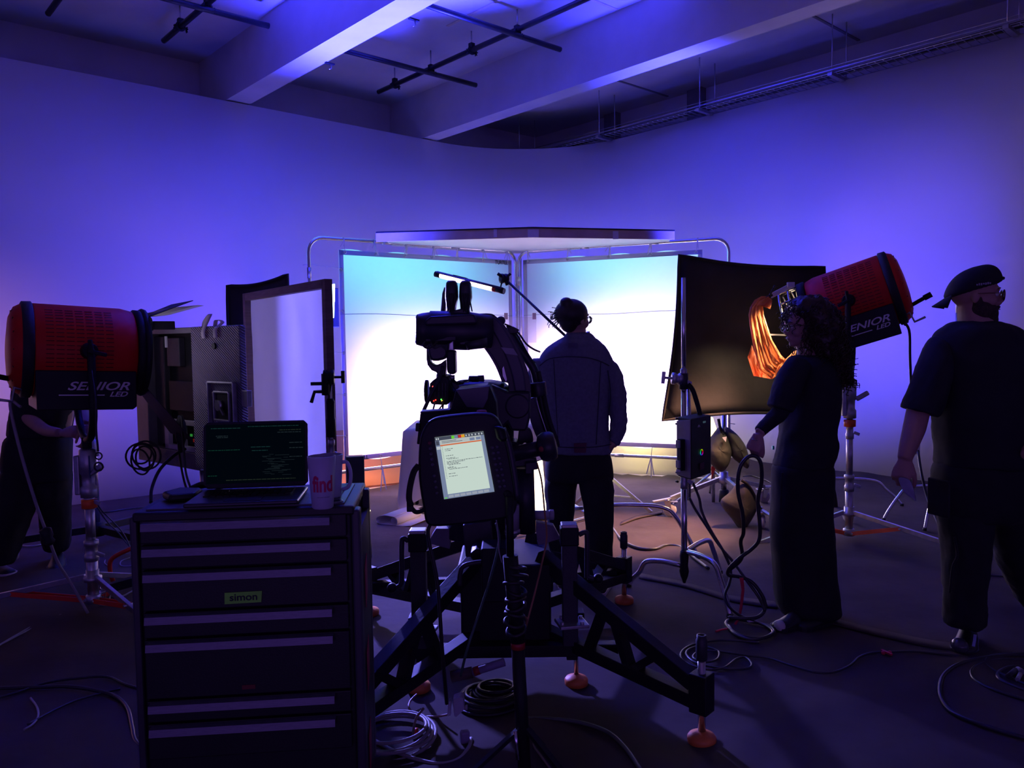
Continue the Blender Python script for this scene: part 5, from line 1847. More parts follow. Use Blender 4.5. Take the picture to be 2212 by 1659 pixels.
# lines of code as small dark dashes
random.seed(8)
lines = [(2, .14), (3, .10), (6.4, .14), (8.0, .16), (8.7, .20), (10.2, .70), (11.0, .36), (11.8, .20), (12.5, .24), (14, .10), (14.6, .16), (15.4, .36), (18.3, .12), (20, .18)]
mb = MB()
for ln, w_ in lines:
    v = .155+ln*.0245
    u = .17+(.03 if ln in (8.7, 12.5, 15.4) else 0)
    ue = u+w_
    while u < ue:
        w1 = random.uniform(.012, .05)
        mb.prism([sq(u, v, .0055), sq(u+w1, v, .0055), sq(u+w1, v+.008, .0055), sq(u, v+.008, .0055)], -un_*.0004)
        u += w1+.012
for k in range(22):
    v = .155+k*.0245
    mb.prism([sq(.115, v, .0055), sq(.130, v, .0055), sq(.130, v+.006, .0055), sq(.115, v+.006, .0055)], -un_*.0004)
for ln, w_ in ((0, .30), (1, .42)):
    v = .075+ln*.022
    mb.prism([sq(.13, v, .0062), sq(.13+w_, v, .0062), sq(.13+w_, v+.007, .0062), sq(.13, v+.007, .0062)], -un_*.0004)
o = mb.build('code_lines', g_dk, screen)
o['kind'] = 'stuff'
# key pads
m_key = mat('rubber_key', (.06, .055, .075), .5)
for k in range(5):
    x, y = 928+k*1.6, 957+k*11.6
    MB().lathe(N(x, y, .001), un_, [(.006, 0), (.0055, .003), (.003, .003), (.001, .002)], 14).build('round_key', m_key if k else mat('dim_red_key', (.16, .02, .03), .5), pn)
for k in range(4):
    x, y = 938+k*1.8, 1028+k*12.4
    MB().lathe(N(x, y, .001), un_, [(.006, 0), (.0055, .003), (.001, .003)], 14).build('round_key', m_key, pn)
for k in range(8):
    x, y = 1064+k*2.3, 967+k*12.1
    for q in (0, 10):
        MB().lathe(N(x+q, y-q*.15, .001), un_, [(.0066, 0), (.006, .003), (.001, .003)], 14).build('jog_key', m_key, pn)
# strap on the left
MB().tube(spline([N(904, 1005, .0), N(894, 1020, .01), N(887, 1050, .015), N(885, 1075, .015), N(889, 1090, .012)], 5), .010, 8).build('hand_strap', m_flag, pn)
MB().box(N(887, 1093, .012), (.020, .012, .030)).build('strap_buckle', m_blk, pn, bevel=.002)
MB().tube(spline([N(889, 1095, .01), N(898, 1105, .005), N(910, 1104, 0), N(918, 1098, -.01)], 4), .007, 8).build('hand_strap', m_flag, pn)
MB().sil([(921, 1068, 1080, .015), (926, 1068, 1092, .02), (945, 1072, 1096, .02), (952, 1078, 1094, .02)], Yp-.03).build('enable_knob', m_blk, pn)
MB().tube(spline([N(1084, 925, .02), N(1092, 935, .02), N(1096, 952, .018)], 4), .0015, 5).build('knob_rim', m_steel, pn)

# stand in front carrying it, coming up from the floor below the frame
sb = V(P(1128, 1300, 2.32).x, 2.40, 0)
t = thing('front_stand', 'slim black stand with a red collar rising in front of the robot base', 'stand', sb)
MB().cyl(V(sb.x, sb.y, .16), V(sb.x-.015, sb.y, P(1120, 1395, 2.40).z), .021, n=18).build('mast_tube', m_blkm, t)
MB().cyl(V(sb.x-.014, sb.y, P(1120, 1400, 2.40).z), V(sb.x-.014, sb.y, P(1120, 1384, 2.40).z), .0225, n=18).build('red_collar', mat('dim_red_button', (.35, .02, .02), .5), t)
MB().cyl(V(sb.x-.014, sb.y, P(1120, 1386, 2.40).z), V(sb.x-.034, sb.y, P(1108, 1200, 2.40).z), .024, n=18).build('mast_tube', m_blkm, t)
MB().cyl(V(sb.x-.034, sb.y, P(1108, 1200, 2.40).z), V(sb.x-.034, sb.y, 1.02), .012, n=12).build('mast_pin', m_blkm, t)
random.seed(5)
for k in range(9):
    y = 1225+k*17
    x = 1113+random.uniform(-4, 6)
    MB().torus(P(x, y, 2.40), (random.uniform(-.3, .3), random.uniform(-.3, .3), 1), .029, .006, 18, 6).build('wrapped_cable', m_cable, t)
for a in (80, 200, 320):
    a = math.radians(a)
    e = V(math.cos(a), math.sin(a), 0)
    MB().bar(sb+V(0, 0, .30), sb+e*.42+V(0, 0, .012), .02, .012).build('leg', m_blkm, t)
MB().cyl(P(1113, 1578, 2.38), P(1119, 1640, 2.38), .0065, n=10).build('chrome_pin', m_chrome, t)
MB().tube([V(sb.x-.034, sb.y, 1.02), N(1085, 1060, -.04), N(1050, 1040, -.045)], .012, 8).build('controller_arm', m_blkm, t)

# leads across the robot
for pts, m_, r, lab in (
        ([(1160, 1000, 3.05), (1170, 1040, 3.0), (1176, 1100, 2.95), (1181, 1160, 2.9), (1172, 1210, 2.85), (1158, 1270, 2.75), (1140, 1340, 2.65), (1128, 1385, 2.6), (1138, 1340, 2.55), (1128, 1330, 2.5)], mat('orange_cable', (.30, .13, .06), .5), .0035, 'thin orange cable looping down in front of the robot base'),
        ([(1072, 1130, 2.7), (1078, 1170, 2.7), (1062, 1240, 2.7), (1040, 1310, 2.7), (1010, 1400, 2.65), (995, 1460, 2.7)], mat('green_cable', (.05, .12, .08), .5), .0045, 'dark green cable hanging diagonally over the robot pedestal'),
        ([(930, 1130, 2.62), (925, 1160, 2.62), (945, 1260, 2.62), (955, 1400, 2.62), (965, 1520, 2.7)], m_cable, .0065, 'black cable hanging from the left of the handheld controller'),
        ([(1072, 1120, 2.5), (1076, 1160, 2.5), (1078, 1190, 2.5), (1084, 1215, 2.5)], m_gcable, .002, 'thin pale lead below the handheld controller')):
    o = MB().tube(spline([P(*p) for p in pts], 7), r, 8).build('robot_cable', m_)
    tag(o, lab, 'cable')

# ---------------------------------------------------------------- tool cabinet
ZC = 1.05
FL, FR = G(293, 1102, ZC), G(757, 1086, ZC)
fx = V(FR.x-FL.x, FR.y-FL.y, 0)
CW = fx.length
fx.normalize()
fy = V(-fx.y, fx.x, 0)
CD = .345
tc_ = thing('tool_cabinet', 'black tool cabinet with pale drawer pulls and a green name tag, left foreground', 'cabinet', V(FL.x, FL.y, 0))
RC = Matrix((fx, fy, V(0, 0, 1))).transposed()


def T(i, j, z):
    return V(FL.x, FL.y, 0)+fx*i+fy*j+V(0, 0, z)


def tb(mb, i0, i1, j0, j1, z0, z1):
    return mb.box(T((i0+i1)/2, (j0+j1)/2, (z0+z1)/2), (i1-i0, j1-j0, z1-z0), RC)


m_cab = mat('black_powder_coat', (.010, .010, .012), .5, var=.15, bump=.05, bscale=200)
m_cab2 = mat('dark_blue_grey_coat', (.045, .042, .055), .45, var=.15)
m_pull = mat('aluminium_drawer_pull', (.17, .16, .22), .45, .4, var=.12, scale=40, stretch=(1, 1, 10))
tb(MB(), 0, CW, .012, CD, .14, ZC-.03).build('cabinet_body', m_cab, tc_, bevel=.006)
tb(MB(), -.01, CW+.01, -.004, CD+.02, ZC-.035, ZC-.008).build('top_tray', m_cab, tc_, bevel=.006)
tb(MB(), .02, CW-.02, .02, CD-.02, ZC-.010, ZC-.003).build('rubber_mat', m_cab2, tc_)
mb = MB()
for k in range(20):
    tb(mb, CW-.075, CW-.040, .045+k*.013, .051+k*.013, ZC-.004, ZC+.001)
mb.build('grooved_strip', mat('grooved_grey', (.12, .115, .15), .4, .3), tc_)
mb = MB()
mb.torus(T(CW-.045, .035, ZC-.002), (0, 0, 1), .018, .004, 18, 6)
mb.build('corner_ring', mat('grooved_grey', (.12, .115, .15), .4, .3), tc_)
for j0, j1 in ((.0, .05), (CD-.04, CD)):
    tb(MB(), CW, CW+.025, j0, j1, .14, ZC-.02).build('side_post', m_cab2, tc_, bevel=.006)
    tb(MB(), -.020, 0, j0, j1, .14, ZC-.02).build('side_post', m_cab2, tc_, bevel=.006)
def zof(py, x=520):
    return P(x, py, T(.30, -.01, 0).y).z


ys = [1118, 1172, 1226, 1316, 1374, 1504, 1554, 1700]
zs = [zof(y) for y in ys]
for k in range(7):
    z1 = zs[k]
    z0 = zs[k+1]+.006 if k < 6 else max(zs[k]-.10, .15)
    d = tb(MB(), .012, CW-.012, -.010, .014, z0, z1).build('drawer', m_cab, tc_, bevel=.003)
    mb = MB()
    a0_, a1_ = .022, CW-.055
    mb.prism([T(a0_, -.012, z1-.002), T(a0_, -.032, z1-.004), T(a0_, -.036, z1-.024), T(a0_, -.033, z1-.024), T(a0_, -.029, z1-.008), T(a0_, -.012, z1-.006)], fx*(a1_-a0_))
    mb.build('drawer_pull', m_pull, d)
dr4 = [c for c in tc_.children if c.name.startswith('drawer')][2]
# green name tape, handwritten
cx = P(527, 1290, T(.30, -.012, 0).y)
ct = T((cx-V(FL.x, FL.y, 0)).dot(fx), -.0125, cx.z)
tg = MB().prism([ct-fx*.051+V(0, 0, .0155), ct+fx*.050+V(0, 0, .0165), ct+fx*.047-V(0, 0, .0150), ct-fx*.052-V(0, 0, .0165)], -fy*.0012).build('green_tape', mat('green_tape', (.22, .75, .06), .6, emit=None), tc_)
text('handwriting', 'simon', m_print, tc_, ct-fy*.0022+V(0, 0, .001), fx, (0, 0, 1), .028, width=.074, bold=.0003)
bdz = zof(1483, 538)
MB().box(T((P(538, 1483, 2.16)-V(FL.x, FL.y, 0)).dot(fx), -.0115, bdz), (.036, .002, .012), RC).build('maker_badge', mat('dim_red_badge', (.16, .015, .02), .5), tc_)
for z, h_ in ((P(772, 1245, 2.36).z, .075), (P(782, 1420, 2.36).z, .075), (P(790, 1595, 2.36).z, .075)):
    MB().prism([T(CW+.026, .09, z+h_*.6), T(CW+.026, .15, z+h_*1.0), T(CW+.026, .16, z-h_*.5), T(CW+.026, .10, z-h_)], fx*.002).build('red_side_badge', mat('red_side_badge', (.35, .02, .06), .5), tc_)
tb(MB(), CW+.0, CW+.024, .05, CD-.05, .16, ZC-.08).build('side_panel', m_cab, tc_)
for (i, j) in ((.06, .06), (CW-.06, .06), (.06, CD-.06), (CW-.06, CD-.06)):
    castor(tc_, T(i, j, .13), .05, .3, False, m_rub)

# laptop, open, turned towards the viewer
L0, L1 = G(440, 1050, ZC+.012), G(652, 1056, ZC+.012)
lx = V(L1.x-L0.x, L1.y-L0.y, 0)
LW = .308
lc = (L0+L1)/2
lx = fx.copy()
lx.rotate(Matrix.Rotation(.02, 3, 'Z'))
ly = V(-lx.y, lx.x, 0)
lp_ = thing('laptop', 'open dark laptop showing a dim screen on top of the tool cabinet', 'laptop', V(lc.x, lc.y, ZC))
hinge = V(P(556, 1050, 2.37).x-.004, 2.37, ZC+.004)


def LP(i, j, z):
    return hinge+lx*i+ly*j+V(0, 0, z)


RL = Matrix((lx, ly, V(0, 0, 1))).transposed()
MB().box(LP(0, -.105, .004), (LW, .210, .012), RL).build('keyboard_base', mat('dark_laptop_metal', (.04, .04, .05), .35, .5), lp_, bevel=.004)
mb = MB()
for r_ in range(5):
    for c_ in range(13):
        mb.box(LP(-.115+c_*.019, -.045-r_*.018, .0115), (.016, .014, .003), RL)
o = mb.build('keys', m_blk, lp_)
o['kind'] = 'stuff'
MB().box(LP(0, -.168, .0105), (.10, .06, .002), RL).build('touch_pad', m_blkm, lp_)
tilt = (ly*.14+V(0, 0, 1)).normalized()
lid_n = lx.cross(tilt)
LH = .200


def LS(i, k, out=0.0):
    return hinge+V(0, 0, .012)+lx*i+tilt*k+lid_n*out


lid = MB().prism([LS(-LW/2+.012, 0), LS(LW/2-.012, 0), LS(LW/2, .012), LS(LW/2, LH-.012), LS(LW/2-.012, LH), LS(-LW/2+.012, LH), LS(-LW/2, LH-.012), LS(-LW/2, .012)], -lid_n*.006).build('lid', m_blk, lp_, bevel=.002)
sc_ = MB().prism([LS(-LW/2+.008, .014, .001), LS(LW/2-.008, .014, .001), LS(LW/2-.008, LH-.008, .001), LS(-LW/2+.008, LH-.008, .001)], lid_n*.0006).build('screen', glow('laptop_screen', (.0006, .0022, .0055), .6), lid)
random.seed(21)
gts = [glow('laptop_text_%d' % k, c_, .12) for k, c_ in enumerate(((.05, .22, .22), (.10, .16, .20), (.03, .25, .16), (.12, .18, .12)))]
blocks = [(.05, .93, .30, 0), (.42, .95, .52, 0), (.10, .80, .12, 1), (.11, .775, .11, 1), (.02, .56, .32, 2), (.45, .60, .20, 0), (.46, .54, .16, 0), (.84, .66, .13, 1), (.84, .57, .14, 1), (.84, .42, .13, 1), (.72, .84, .24, 1), (.74, .88, .22, 3), (.02, .13, .09, 2), (.20, .05, .7, 3)]
for u, v, w_, k in blocks:
    mb = MB()
    x = u
    while x < u+w_:
        ww = random.uniform(.01, .05)
        mb.prism([LS(-LW/2+.008+(LW-.016)*x, .014+(LH-.022)*v, .0022), LS(-LW/2+.008+(LW-.016)*min(x+ww, u+w_), .014+(LH-.022)*v, .0022),
                  LS(-LW/2+.008+(LW-.016)*min(x+ww, u+w_), .014+(LH-.022)*(v+.012), .0022), LS(-LW/2+.008+(LW-.016)*x, .014+(LH-.022)*(v+.012), .0022)], lid_n*.0003)
        x += ww+.006
    mb.build('screen_text', gts[k], sc_)
mb = MB()
for k in range(26):
    u = .62+random.uniform(-.06, .05)+(.12 if k % 3 == 0 else 0)
    v = .12+k*.014
    w_ = random.uniform(.03, .16)
    mb.prism([LS(-LW/2+.008+(LW-.016)*u, .014+(LH-.022)*v, .0022), LS(-LW/2+.008+(LW-.016)*(u+w_), .014+(LH-.022)*v, .0022), LS(-LW/2+.008+(LW-.016)*(u+w_), .014+(LH-.022)*(v+.005), .0022), LS(-LW/2+.008+(LW-.016)*u, .014+(LH-.022)*(v+.005), .0022)], lid_n*.0003)
o = mb.build('code_text', gts[1], sc_)
o['kind'] = 'stuff'

# mugs
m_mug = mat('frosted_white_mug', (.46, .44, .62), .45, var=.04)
m_mugp = mat('red_mug_print', (.55, .01, .12), .5)
YM = 2.135
mcx = P(697, 1080, YM)
t = thing('tall_mug', 'tall white mug with red lettering in front on the cabinet corner', 'mug', V(mcx.x, YM, ZC))
hM = P(697, 985, YM).z-ZC
rT, rB = (725-664)/2*YM/1705*1.0, (719-673)/2*YM/1705
MB().lathe(V(mcx.x, YM, ZC), (0, 0, 1), [(rB*.9, 0), (rB, .003), (rT, hM), (rT-.003, hM+.001), (rB-.003, .006), (.002, .006)], 40, caps=False).build('cup', m_mug, t)
# curved lettering on the side facing the viewer
def wrap_text(body_, par, o_, r0_, r1_, h_, z0_, size, ang0, m_, ws=1.0, bold=0):
    cu = bpy.data.curves.new('w', 'FONT')
    cu.body = body_
    cu.size = size
    cu.extrude = .0004
    cu.offset = bold
    cu.align_x = 'CENTER'
    ob = bpy.data.objects.new('w', cu)
    col.objects.link(ob)
    dg = bpy.context.evaluated_depsgraph_get()
    me = bpy.data.meshes.new_from_object(ob.evaluated_get(dg))
    bpy.data.objects.remove(ob)
    for v_ in me.vertices:
        x, y, z = v_.co
        zz = z0_+y*1.5
        rr = r0_+(r1_-r0_)*zz/h_+.0007+z
        a = ang0+x*ws/rr
        v_.co = Vector(o_)+V(math.sin(a)*rr, -math.cos(a)*rr, zz)
    me.materials.clear()
    me.materials.append(m_)
    q = bpy.data.objects.new('lettering', me)
    col.objects.link(q)
    q.parent = par
    q.matrix_parent_inverse = Matrix.Translation(-world_loc(par))
    return q


wrap_text('find', t, V(mcx.x, YM, ZC), rB, rT, hM, .050, .040, .30, m_mugp, 1.0, .0012)
mb = MB()
for k in range(13):
    a = .30+(k-6)*.085
    rr = rB+(rT-rB)*.034/hM+.0009
    p = V(mcx.x+math.sin(a)*rr, YM-math.cos(a)*rr, ZC+.034)
    mb.box(p, (.0018+.0006*(k % 3), .0006, .0022), a)
mb.build('fine_print', mat('grey_print', (.30, .28, .40), .6), t)
YM2 = 2.29
mc2 = P(715, 1065, YM2)
t = thing('handled_mug', 'white mug with a handle standing behind the tall mug on the cabinet', 'mug', V(mc2.x, YM2, ZC))
h2 = P(715, 982, YM2).z-ZC
r2 = 29*YM2/1705*.95
MB().lathe(V(mc2.x, YM2, ZC), (0, 0, 1), [(r2*.75, 0), (r2*.8, .003), (r2, h2), (r2-.003, h2+.001), (r2*.8-.003, .006), (.002, .006)], 36, caps=False).build('cup', m_mug, t)
MB().tube(spline([V(mc2.x+r2*.95, YM2, ZC+h2*.82), V(mc2.x+r2*1.35, YM2, ZC+h2*.80), V(mc2.x+r2*1.60, YM2, ZC+h2*.55), V(mc2.x+r2*1.45, YM2, ZC+h2*.25), V(mc2.x+r2*.9, YM2, ZC+h2*.16)], 5), .0055, 10).build('handle', m_mug, t)
# phone / pouch pile at the left corner of the cabinet
o = MB().prism([T(.02, .15, ZC), T(.06, .09, ZC), T(.125, .11, ZC), T(.12, .20, ZC), T(.05, .22, ZC)], V(0, 0, .022)).build('flat_pouch', m_blk, bevel=.008)
tag(o, 'flat black pouch at the left rear corner of the cabinet top', 'pouch')
o = MB().tube(spline([T(.07, .25, ZC+.010), T(.10, .27, ZC+.02), T(.13, .25, ZC+.02), T(.15, .28, ZC+.015), T(.12, .30, ZC+.012), T(.08, .28, ZC+.01)], 6), .008, 8).build('headphone_cable', m_cable)
tag(o, 'dark cable heap beside the laptop on the cabinet', 'cable')
o = MB().box(T(.14, .32, ZC+.022), (.025, .02, .05), RC).build('small_box', m_blk, bevel=.003)
tag(o, 'tiny black box standing at the back of the cabinet top left of the laptop', 'box')

# ---------------------------------------------------------------- people
m_skin = mat('warm_skin', (.42, .24, .18), .55, var=.06, scale=20)
m_hair = mat('dark_hair', (.020, .012, .010), .5, var=.3, scale=40)
m_curl = mat('dark_brown_curls', (.040, .016, .013), .45, var=.3, scale=40)
m_tee = mat('black_cotton', (.013, .013, .017), .9, var=.2, bump=.25, bscale=10)
m_trou = mat('black_trousers', (.012, .012, .014), .9, var=.2, bump=.3, bscale=8)
m_denim = mat('grey_blue_denim', (.15, .16, .22), .9, var=.12, scale=60, bump=.3, bscale=14)
m_stitch = mat('dark_seam', (.03, .03, .05), .9)
m_shoe = mat('black_shoe', (.02, .02, .022), .5, var=.2)
m_shoew = mat('white_shoe_rubber', (.60, .55, .55), .6)
m_gl = mat('spectacle_frame', (.05, .03, .02), .3, var=.1)


def lens_mat():
    m = bpy.data.materials.new('clear_lens')
    m.use_nodes = True
    nt = m.node_tree
    nt.nodes.remove(nt.nodes['Principled BSDF'])
    a = nt.nodes.new('ShaderNodeBsdfTransparent')
    g = nt.nodes.new('ShaderNodeBsdfGlossy')
    g.inputs['Roughness'].default_value = .05
    x = nt.nodes.new('ShaderNodeMixShader')
    lw = nt.nodes.new('ShaderNodeLayerWeight')
    lw.inputs[0].default_value = .25
    nt.links.new(lw.outputs['Fresnel'], x.inputs[0])
    nt.links.new(a.outputs[0], x.inputs[1])
    nt.links.new(g.outputs[0], x.inputs[2])
    nt.links.new(x.outputs[0], nt.nodes['Material Output'].inputs[0])
    return m


m_lens_c = lens_mat()


def head_axes(yaw, pitch=0, roll=0):
    """yaw: direction the face looks, degrees, 0 = +x; columns forward, left, up"""
    R = Matrix.Rotation(math.radians(yaw), 3, 'Z') @ Matrix.Rotation(math.radians(-pitch), 3, 'Y') @ Matrix.Rotation(math.radians(roll), 3, 'X')
    return R


def add_head(mb, c, R, s=1.0, jaw=1.0):
    """c is the middle of the head; s=1 gives a head 23 cm high"""
    c = Vector(c)

    def h(x, y, z):
        return c + R @ Vector((x*s, y*s, z*s))
    mb.ball(h(-.012, 0, .028), (.098*s, .076*s, .088*s), R, 24, 16)
    mb.ball(h(.012, 0, -.010), (.074*s, .066*s, .085*s), R, 20, 14)
    mb.ball(h(.030, 0, -.062*jaw), (.050*s, .050*s, .046*s), R, 20, 12)
    mb.ball(h(.062, 0, -.092*jaw), (.022*s, .024*s, .018*s), R, 14, 10)      # chin
    mb.ball(h(.072, 0, .032), (.022*s, .052*s, .014*s), R, 14, 10)           # brow
    mb.tube([h(.078, 0, .018), h(.094, 0, -.008), h(.104, 0, -.026)], [.009*s, .011*s, .013*s], 10)
    mb.ball(h(.090, 0, -.030), (.014*s, .019*s, .009*s), R, 12, 8)           # nostrils
    mb.ball(h(.082, 0, -.052), (.014*s, .024*s, .007*s), R, 12, 8)           # upper lip
    mb.ball(h(.079, 0, -.064), (.014*s, .021*s, .007*s), R, 12, 8)           # lower lip
    for k in (-1, 1):
        mb.ball(h(.050, k*.042, -.020), (.030*s, .022*s, .030*s), R, 12, 8)  # cheek
        mb.ball(h(-.012, k*.078, -.006), (.017*s, .009*s, .031*s), R, 12, 8)  # ear
    return h


def face_bits(par, h, R, s=1.0):
    for k in (-1, 1):
        MB().ball(h(.074, k*.030, .008), .0115*s, R, 12, 8).build('eye', mat('eye_white', (.6, .55, .55), .3), par)
        MB().ball(h(.0835, k*.030, .008), (.003*s, .0055*s, .0055*s), R, 10, 6).build('iris', m_hair, par)
    MB().tube(spline([h(.090, -.020, -.058), h(.0965, 0, -.0575), h(.090, .020, -.058)], 4), .0022*s, 6).build('mouth_line', mat('dark_lip', (.16, .06, .05), .6), par)
    for k in (-1, 1):
        MB().tube(spline([h(.086, k*.014, .030), h(.088, k*.030, .036), h(.076, k*.046, .030)], 4), .003*s, 6).build('eyebrow', m_hair, par)


def glasses(par, h, R, s=1.0, m=None, rr=.0215, x=.099):
    m = m or m_gl
    f = R @ Vector((1, 0, 0))
    t = []
    g = MB()
    for k in (-1, 1):
        g.torus(h(x, k*.031, .004), f, rr*s, .0022*s, 22, 6)
    g.tube([h(x+.002, -.010, .010), h(x+.004, 0, .013), h(x+.002, .010, .010)], .002*s, 6)
    for k in (-1, 1):
        g.tube([h(x-.002, k*.052, .010), h(x-.02, k*.074, .012), h(-.005, k*.082, .008), h(-.025, k*.078, -.010)], .0022*s, 6)
    o = g.build('spectacles', m, par)
    for k in (-1, 1):
        MB().lathe(h(x, k*.031, .004), f, [(.001, 0), (rr*s*.97, .0001), (rr*s*.97, .0012), (.001, .0014)], 20).build('spectacle_lens', m_lens_c, o)
    return o


def add_hand(mb, w, d, n, side=1, s=1.0, curl=(30, 40, 30), spread=1.0, thumb=35, tcurl=20):
    """w wrist, d direction of the fingers, n back-of-hand normal, side +1: thumb on n x d"""
    w, d, n = Vector(w), Vector(d).normalized(), Vector(n)
    n = (n - d*n.dot(d)).normalized()
    x = n.cross(d)*side
    # palm
    rs = []
    for u, hw, th in ((0, .024, .018), (.02, .028, .017), (.05, .038, .015), (.078, .041, .0135), (.092, .038, .011)):
        c = w + d*u*s
        rs.append([c + x*(hw*s*math.cos(a)) + n*(th*s*math.sin(a)) for a in [k*2*math.pi/16 for k in range(16)]])
    mb.rings(rs)
    L = ((.040, .025, .020), (.045, .029, .021), (.042, .027, .021), (.033, .020, .018))
    R_ = (.0086, .0090, .0086, .0075)
    for i in range(4):
        off = (.030-.020*i)
        p = w + d*(.084+(.004 if i in (1, 2) else 0)-(.006 if i == 3 else 0))*s + x*off*s
        dd = (d + x*(.10-.07*i)*spread).normalized()
        pts = [p-d*.02*s, p]
        ang = 0
        for j in range(3):
            ang += math.radians(curl[j]*(1+.08*i))
            v = dd*math.cos(ang) - n*math.sin(ang)
            p = p + v*L[i][j]*s
            pts.append(p)
        r = R_[i]*s
        mb.tube(pts, [r*1.05, r*1.06, r, r*.93, r*.78], 10)
        mb.ball(pts[-1], r*.80, n=8, m=6)
    p = w + d*.022*s + x*.024*s - n*.004*s
    a = math.radians(thumb)
    v = (d*math.cos(a)+x*math.sin(a)-n*.25).normalized()
    q1 = p + v*.042*s
    b = math.radians(thumb-tcurl)
    v2 = (d*math.cos(b)+x*math.sin(b)-n*.45).normalized()
    q2 = q1+v2*.032*s
    v3 = (d*math.cos(b-.3)+x*math.sin(b-.3)-n*.6).normalized()
    q3 = q2+v3*.025*s
    mb.tube([p-v*.01*s, p, q1, q2, q3], [.013*s, .0145*s, .0115*s, .0098*s, .0080*s], 10)
    mb.ball(q3, .0082*s, n=8, m=6)


def limb(mb, pts, rs, n=18, k=5):
    """smooth tapered tube through points with radii"""
    sp = spline(pts, k)
    m = len(pts)
    rr = []
    for i in range(len(sp)):
        f = i/(len(sp)-1)*(m-1)
        a = min(int(f), m-2)
        t = f-a
        rr.append(rs[a]*(1-t)+rs[a+1]*t)
    mb.tube(sp, rr, n)
    return mb


def folds(o, st=.012, sc=.12):
    tx = bpy.data.textures.get('fold_noise_%s' % sc)
    if tx is None:
        tx = bpy.data.textures.new('fold_noise_%s' % sc, 'CLOUDS')
        tx.noise_scale = sc
        tx.noise_depth = 2
    k = o.modifiers.new('sub', 'SUBSURF')
    k.levels = k.render_levels = 2
    k = o.modifiers.new('folds', 'DISPLACE')
    k.texture = tx
    k.strength = st
    k.mid_level = .5
    k.texture_coords = 'GLOBAL'
    return o


def shoe(par, heel, toe, h, w, m_up, m_sole, name='shoe'):
    heel, toe = Vector(heel), Vector(toe)
    d = (toe-heel)
    L = d.length
    d.normalize()
    s = V(-d.y, d.x, 0).normalized()
    up = V(0, 0, 1)
    rs = []
    for u, ww, hh, zz in ((-.02, .5, .45, .02), (.02, .72, .75, .02), (.12, .80, 1.0, .02), (.25, .80, 1.05, .02), (.42, .86, .80, .02), (.60, .98, .55, .02), (.78, 1.0, .44, .02), (.90, .85, .36, .02), (.98, .55, .25, .02), (1.01, .2, .12, .02)):
        c = heel+d*L*u
        ring = []
        for k in range(16):
            a = k*2*math.pi/16
            z = math.sin(a)
            ring.append(c + s*(math.cos(a)*w*.5*ww) + up*((zz+h*hh*max(z, -.0)) if z > 0 else zz+.002*z))
        rs.append(ring)
    o = MB().rings(rs).build(name, m_up, par)
    rs = []
    for u, ww in ((-.03, .55), (.02, .78), (.2, .84), (.5, .92), (.75, 1.06), (.92, .9), (1.0, .6), (1.03, .25)):
        c = heel+d*L*u
        rs.append([c+s*(q[0]*w*.52*ww)+up*q[1] for q in ((-1, .004), (1, .004), (1.02, .028), (-1.02, .028))])
    MB().rings(rs, smooth=False).build('sole', m_sole, o, bevel=.002)
    return o


# ---- man in the middle, seen from behind
Y0 = 4.62
g0_ = G(1285, 1278)
man = thing('person', 'person in a grey-blue denim jacket seen from behind, facing the glowing booth', 'person', V(g0_.x-.06, Y0, 0))
hc = P(1240, 690, Y0)
RH = head_axes(42, -4, 0)
mb = MB()
h = add_head(mb, hc+V(0, 0, .0), RH, .98)
limb(mb, [P(1244, 712, Y0+.02), P(1246, 735, Y0), P(1246, 760, Y0)], [.058, .060, .075])
# right hand near the pocket, forearm inside the sleeve
limb(mb, [P(1338, 905, Y0), P(1334, 940, Y0-.02), P(1322, 962, Y0-.03)], [.036, .032, .027])
add_hand(mb, P(1324, 958, Y0-.03), V(-.45, .1, -1), V(1, -.3, -.2), -1, .95, (25, 30, 20))
# torso core joins neck and arms
mb.sil([(752, 1205, 1290, .09), (800, 1180, 1308, .10), (900, 1190, 1310, .10), (970, 1195, 1312, .10)], Y0)
limb(mb, [P(1318, 800, Y0), P(1330, 850, Y0), P(1338, 905, Y0)], [.05, .045, .04])
mb.build('body', m_skin, man, remesh=.006, smoothit=3)
face_bits(man, h, RH, .98)
glasses(man, h, RH, .98)
# hair
mb = MB()
mb.ball(hc+V(-.018, -.012, .034), (.098, .100, .086), None, 24, 16)
mb.ball(P(1229, 692, Y0-.03), (.060, .065, .072), None, 20, 12)
mb.ball(P(1223, 654, Y0-.06), (.038, .038, .032), None, 16, 12)
mb.ball(P(1213, 678, Y0-.04), (.030, .04, .030), None, 16, 12)
hr = mb.build('hair', m_hair, man, remesh=.007, smoothit=2)
random.seed(3)
mb = MB()
for k in range(34):
    a = P(1212+random.uniform(-4, 6), 676+random.uniform(-8, 16), Y0-.05+random.uniform(-.02, .03))
    b_ = a+V(random.uniform(-.065, -.02), random.uniform(-.02, .02), random.uniform(-.04, .02))
    c_ = b_+V(random.uniform(-.02, .0), 0, random.uniform(-.03, .0))
    mb.tube(spline([a, b_, c_], 3), [.0020]*7, 4)
o = mb.build('loose_strands', m_hair, man)
o['kind'] = 'stuff'
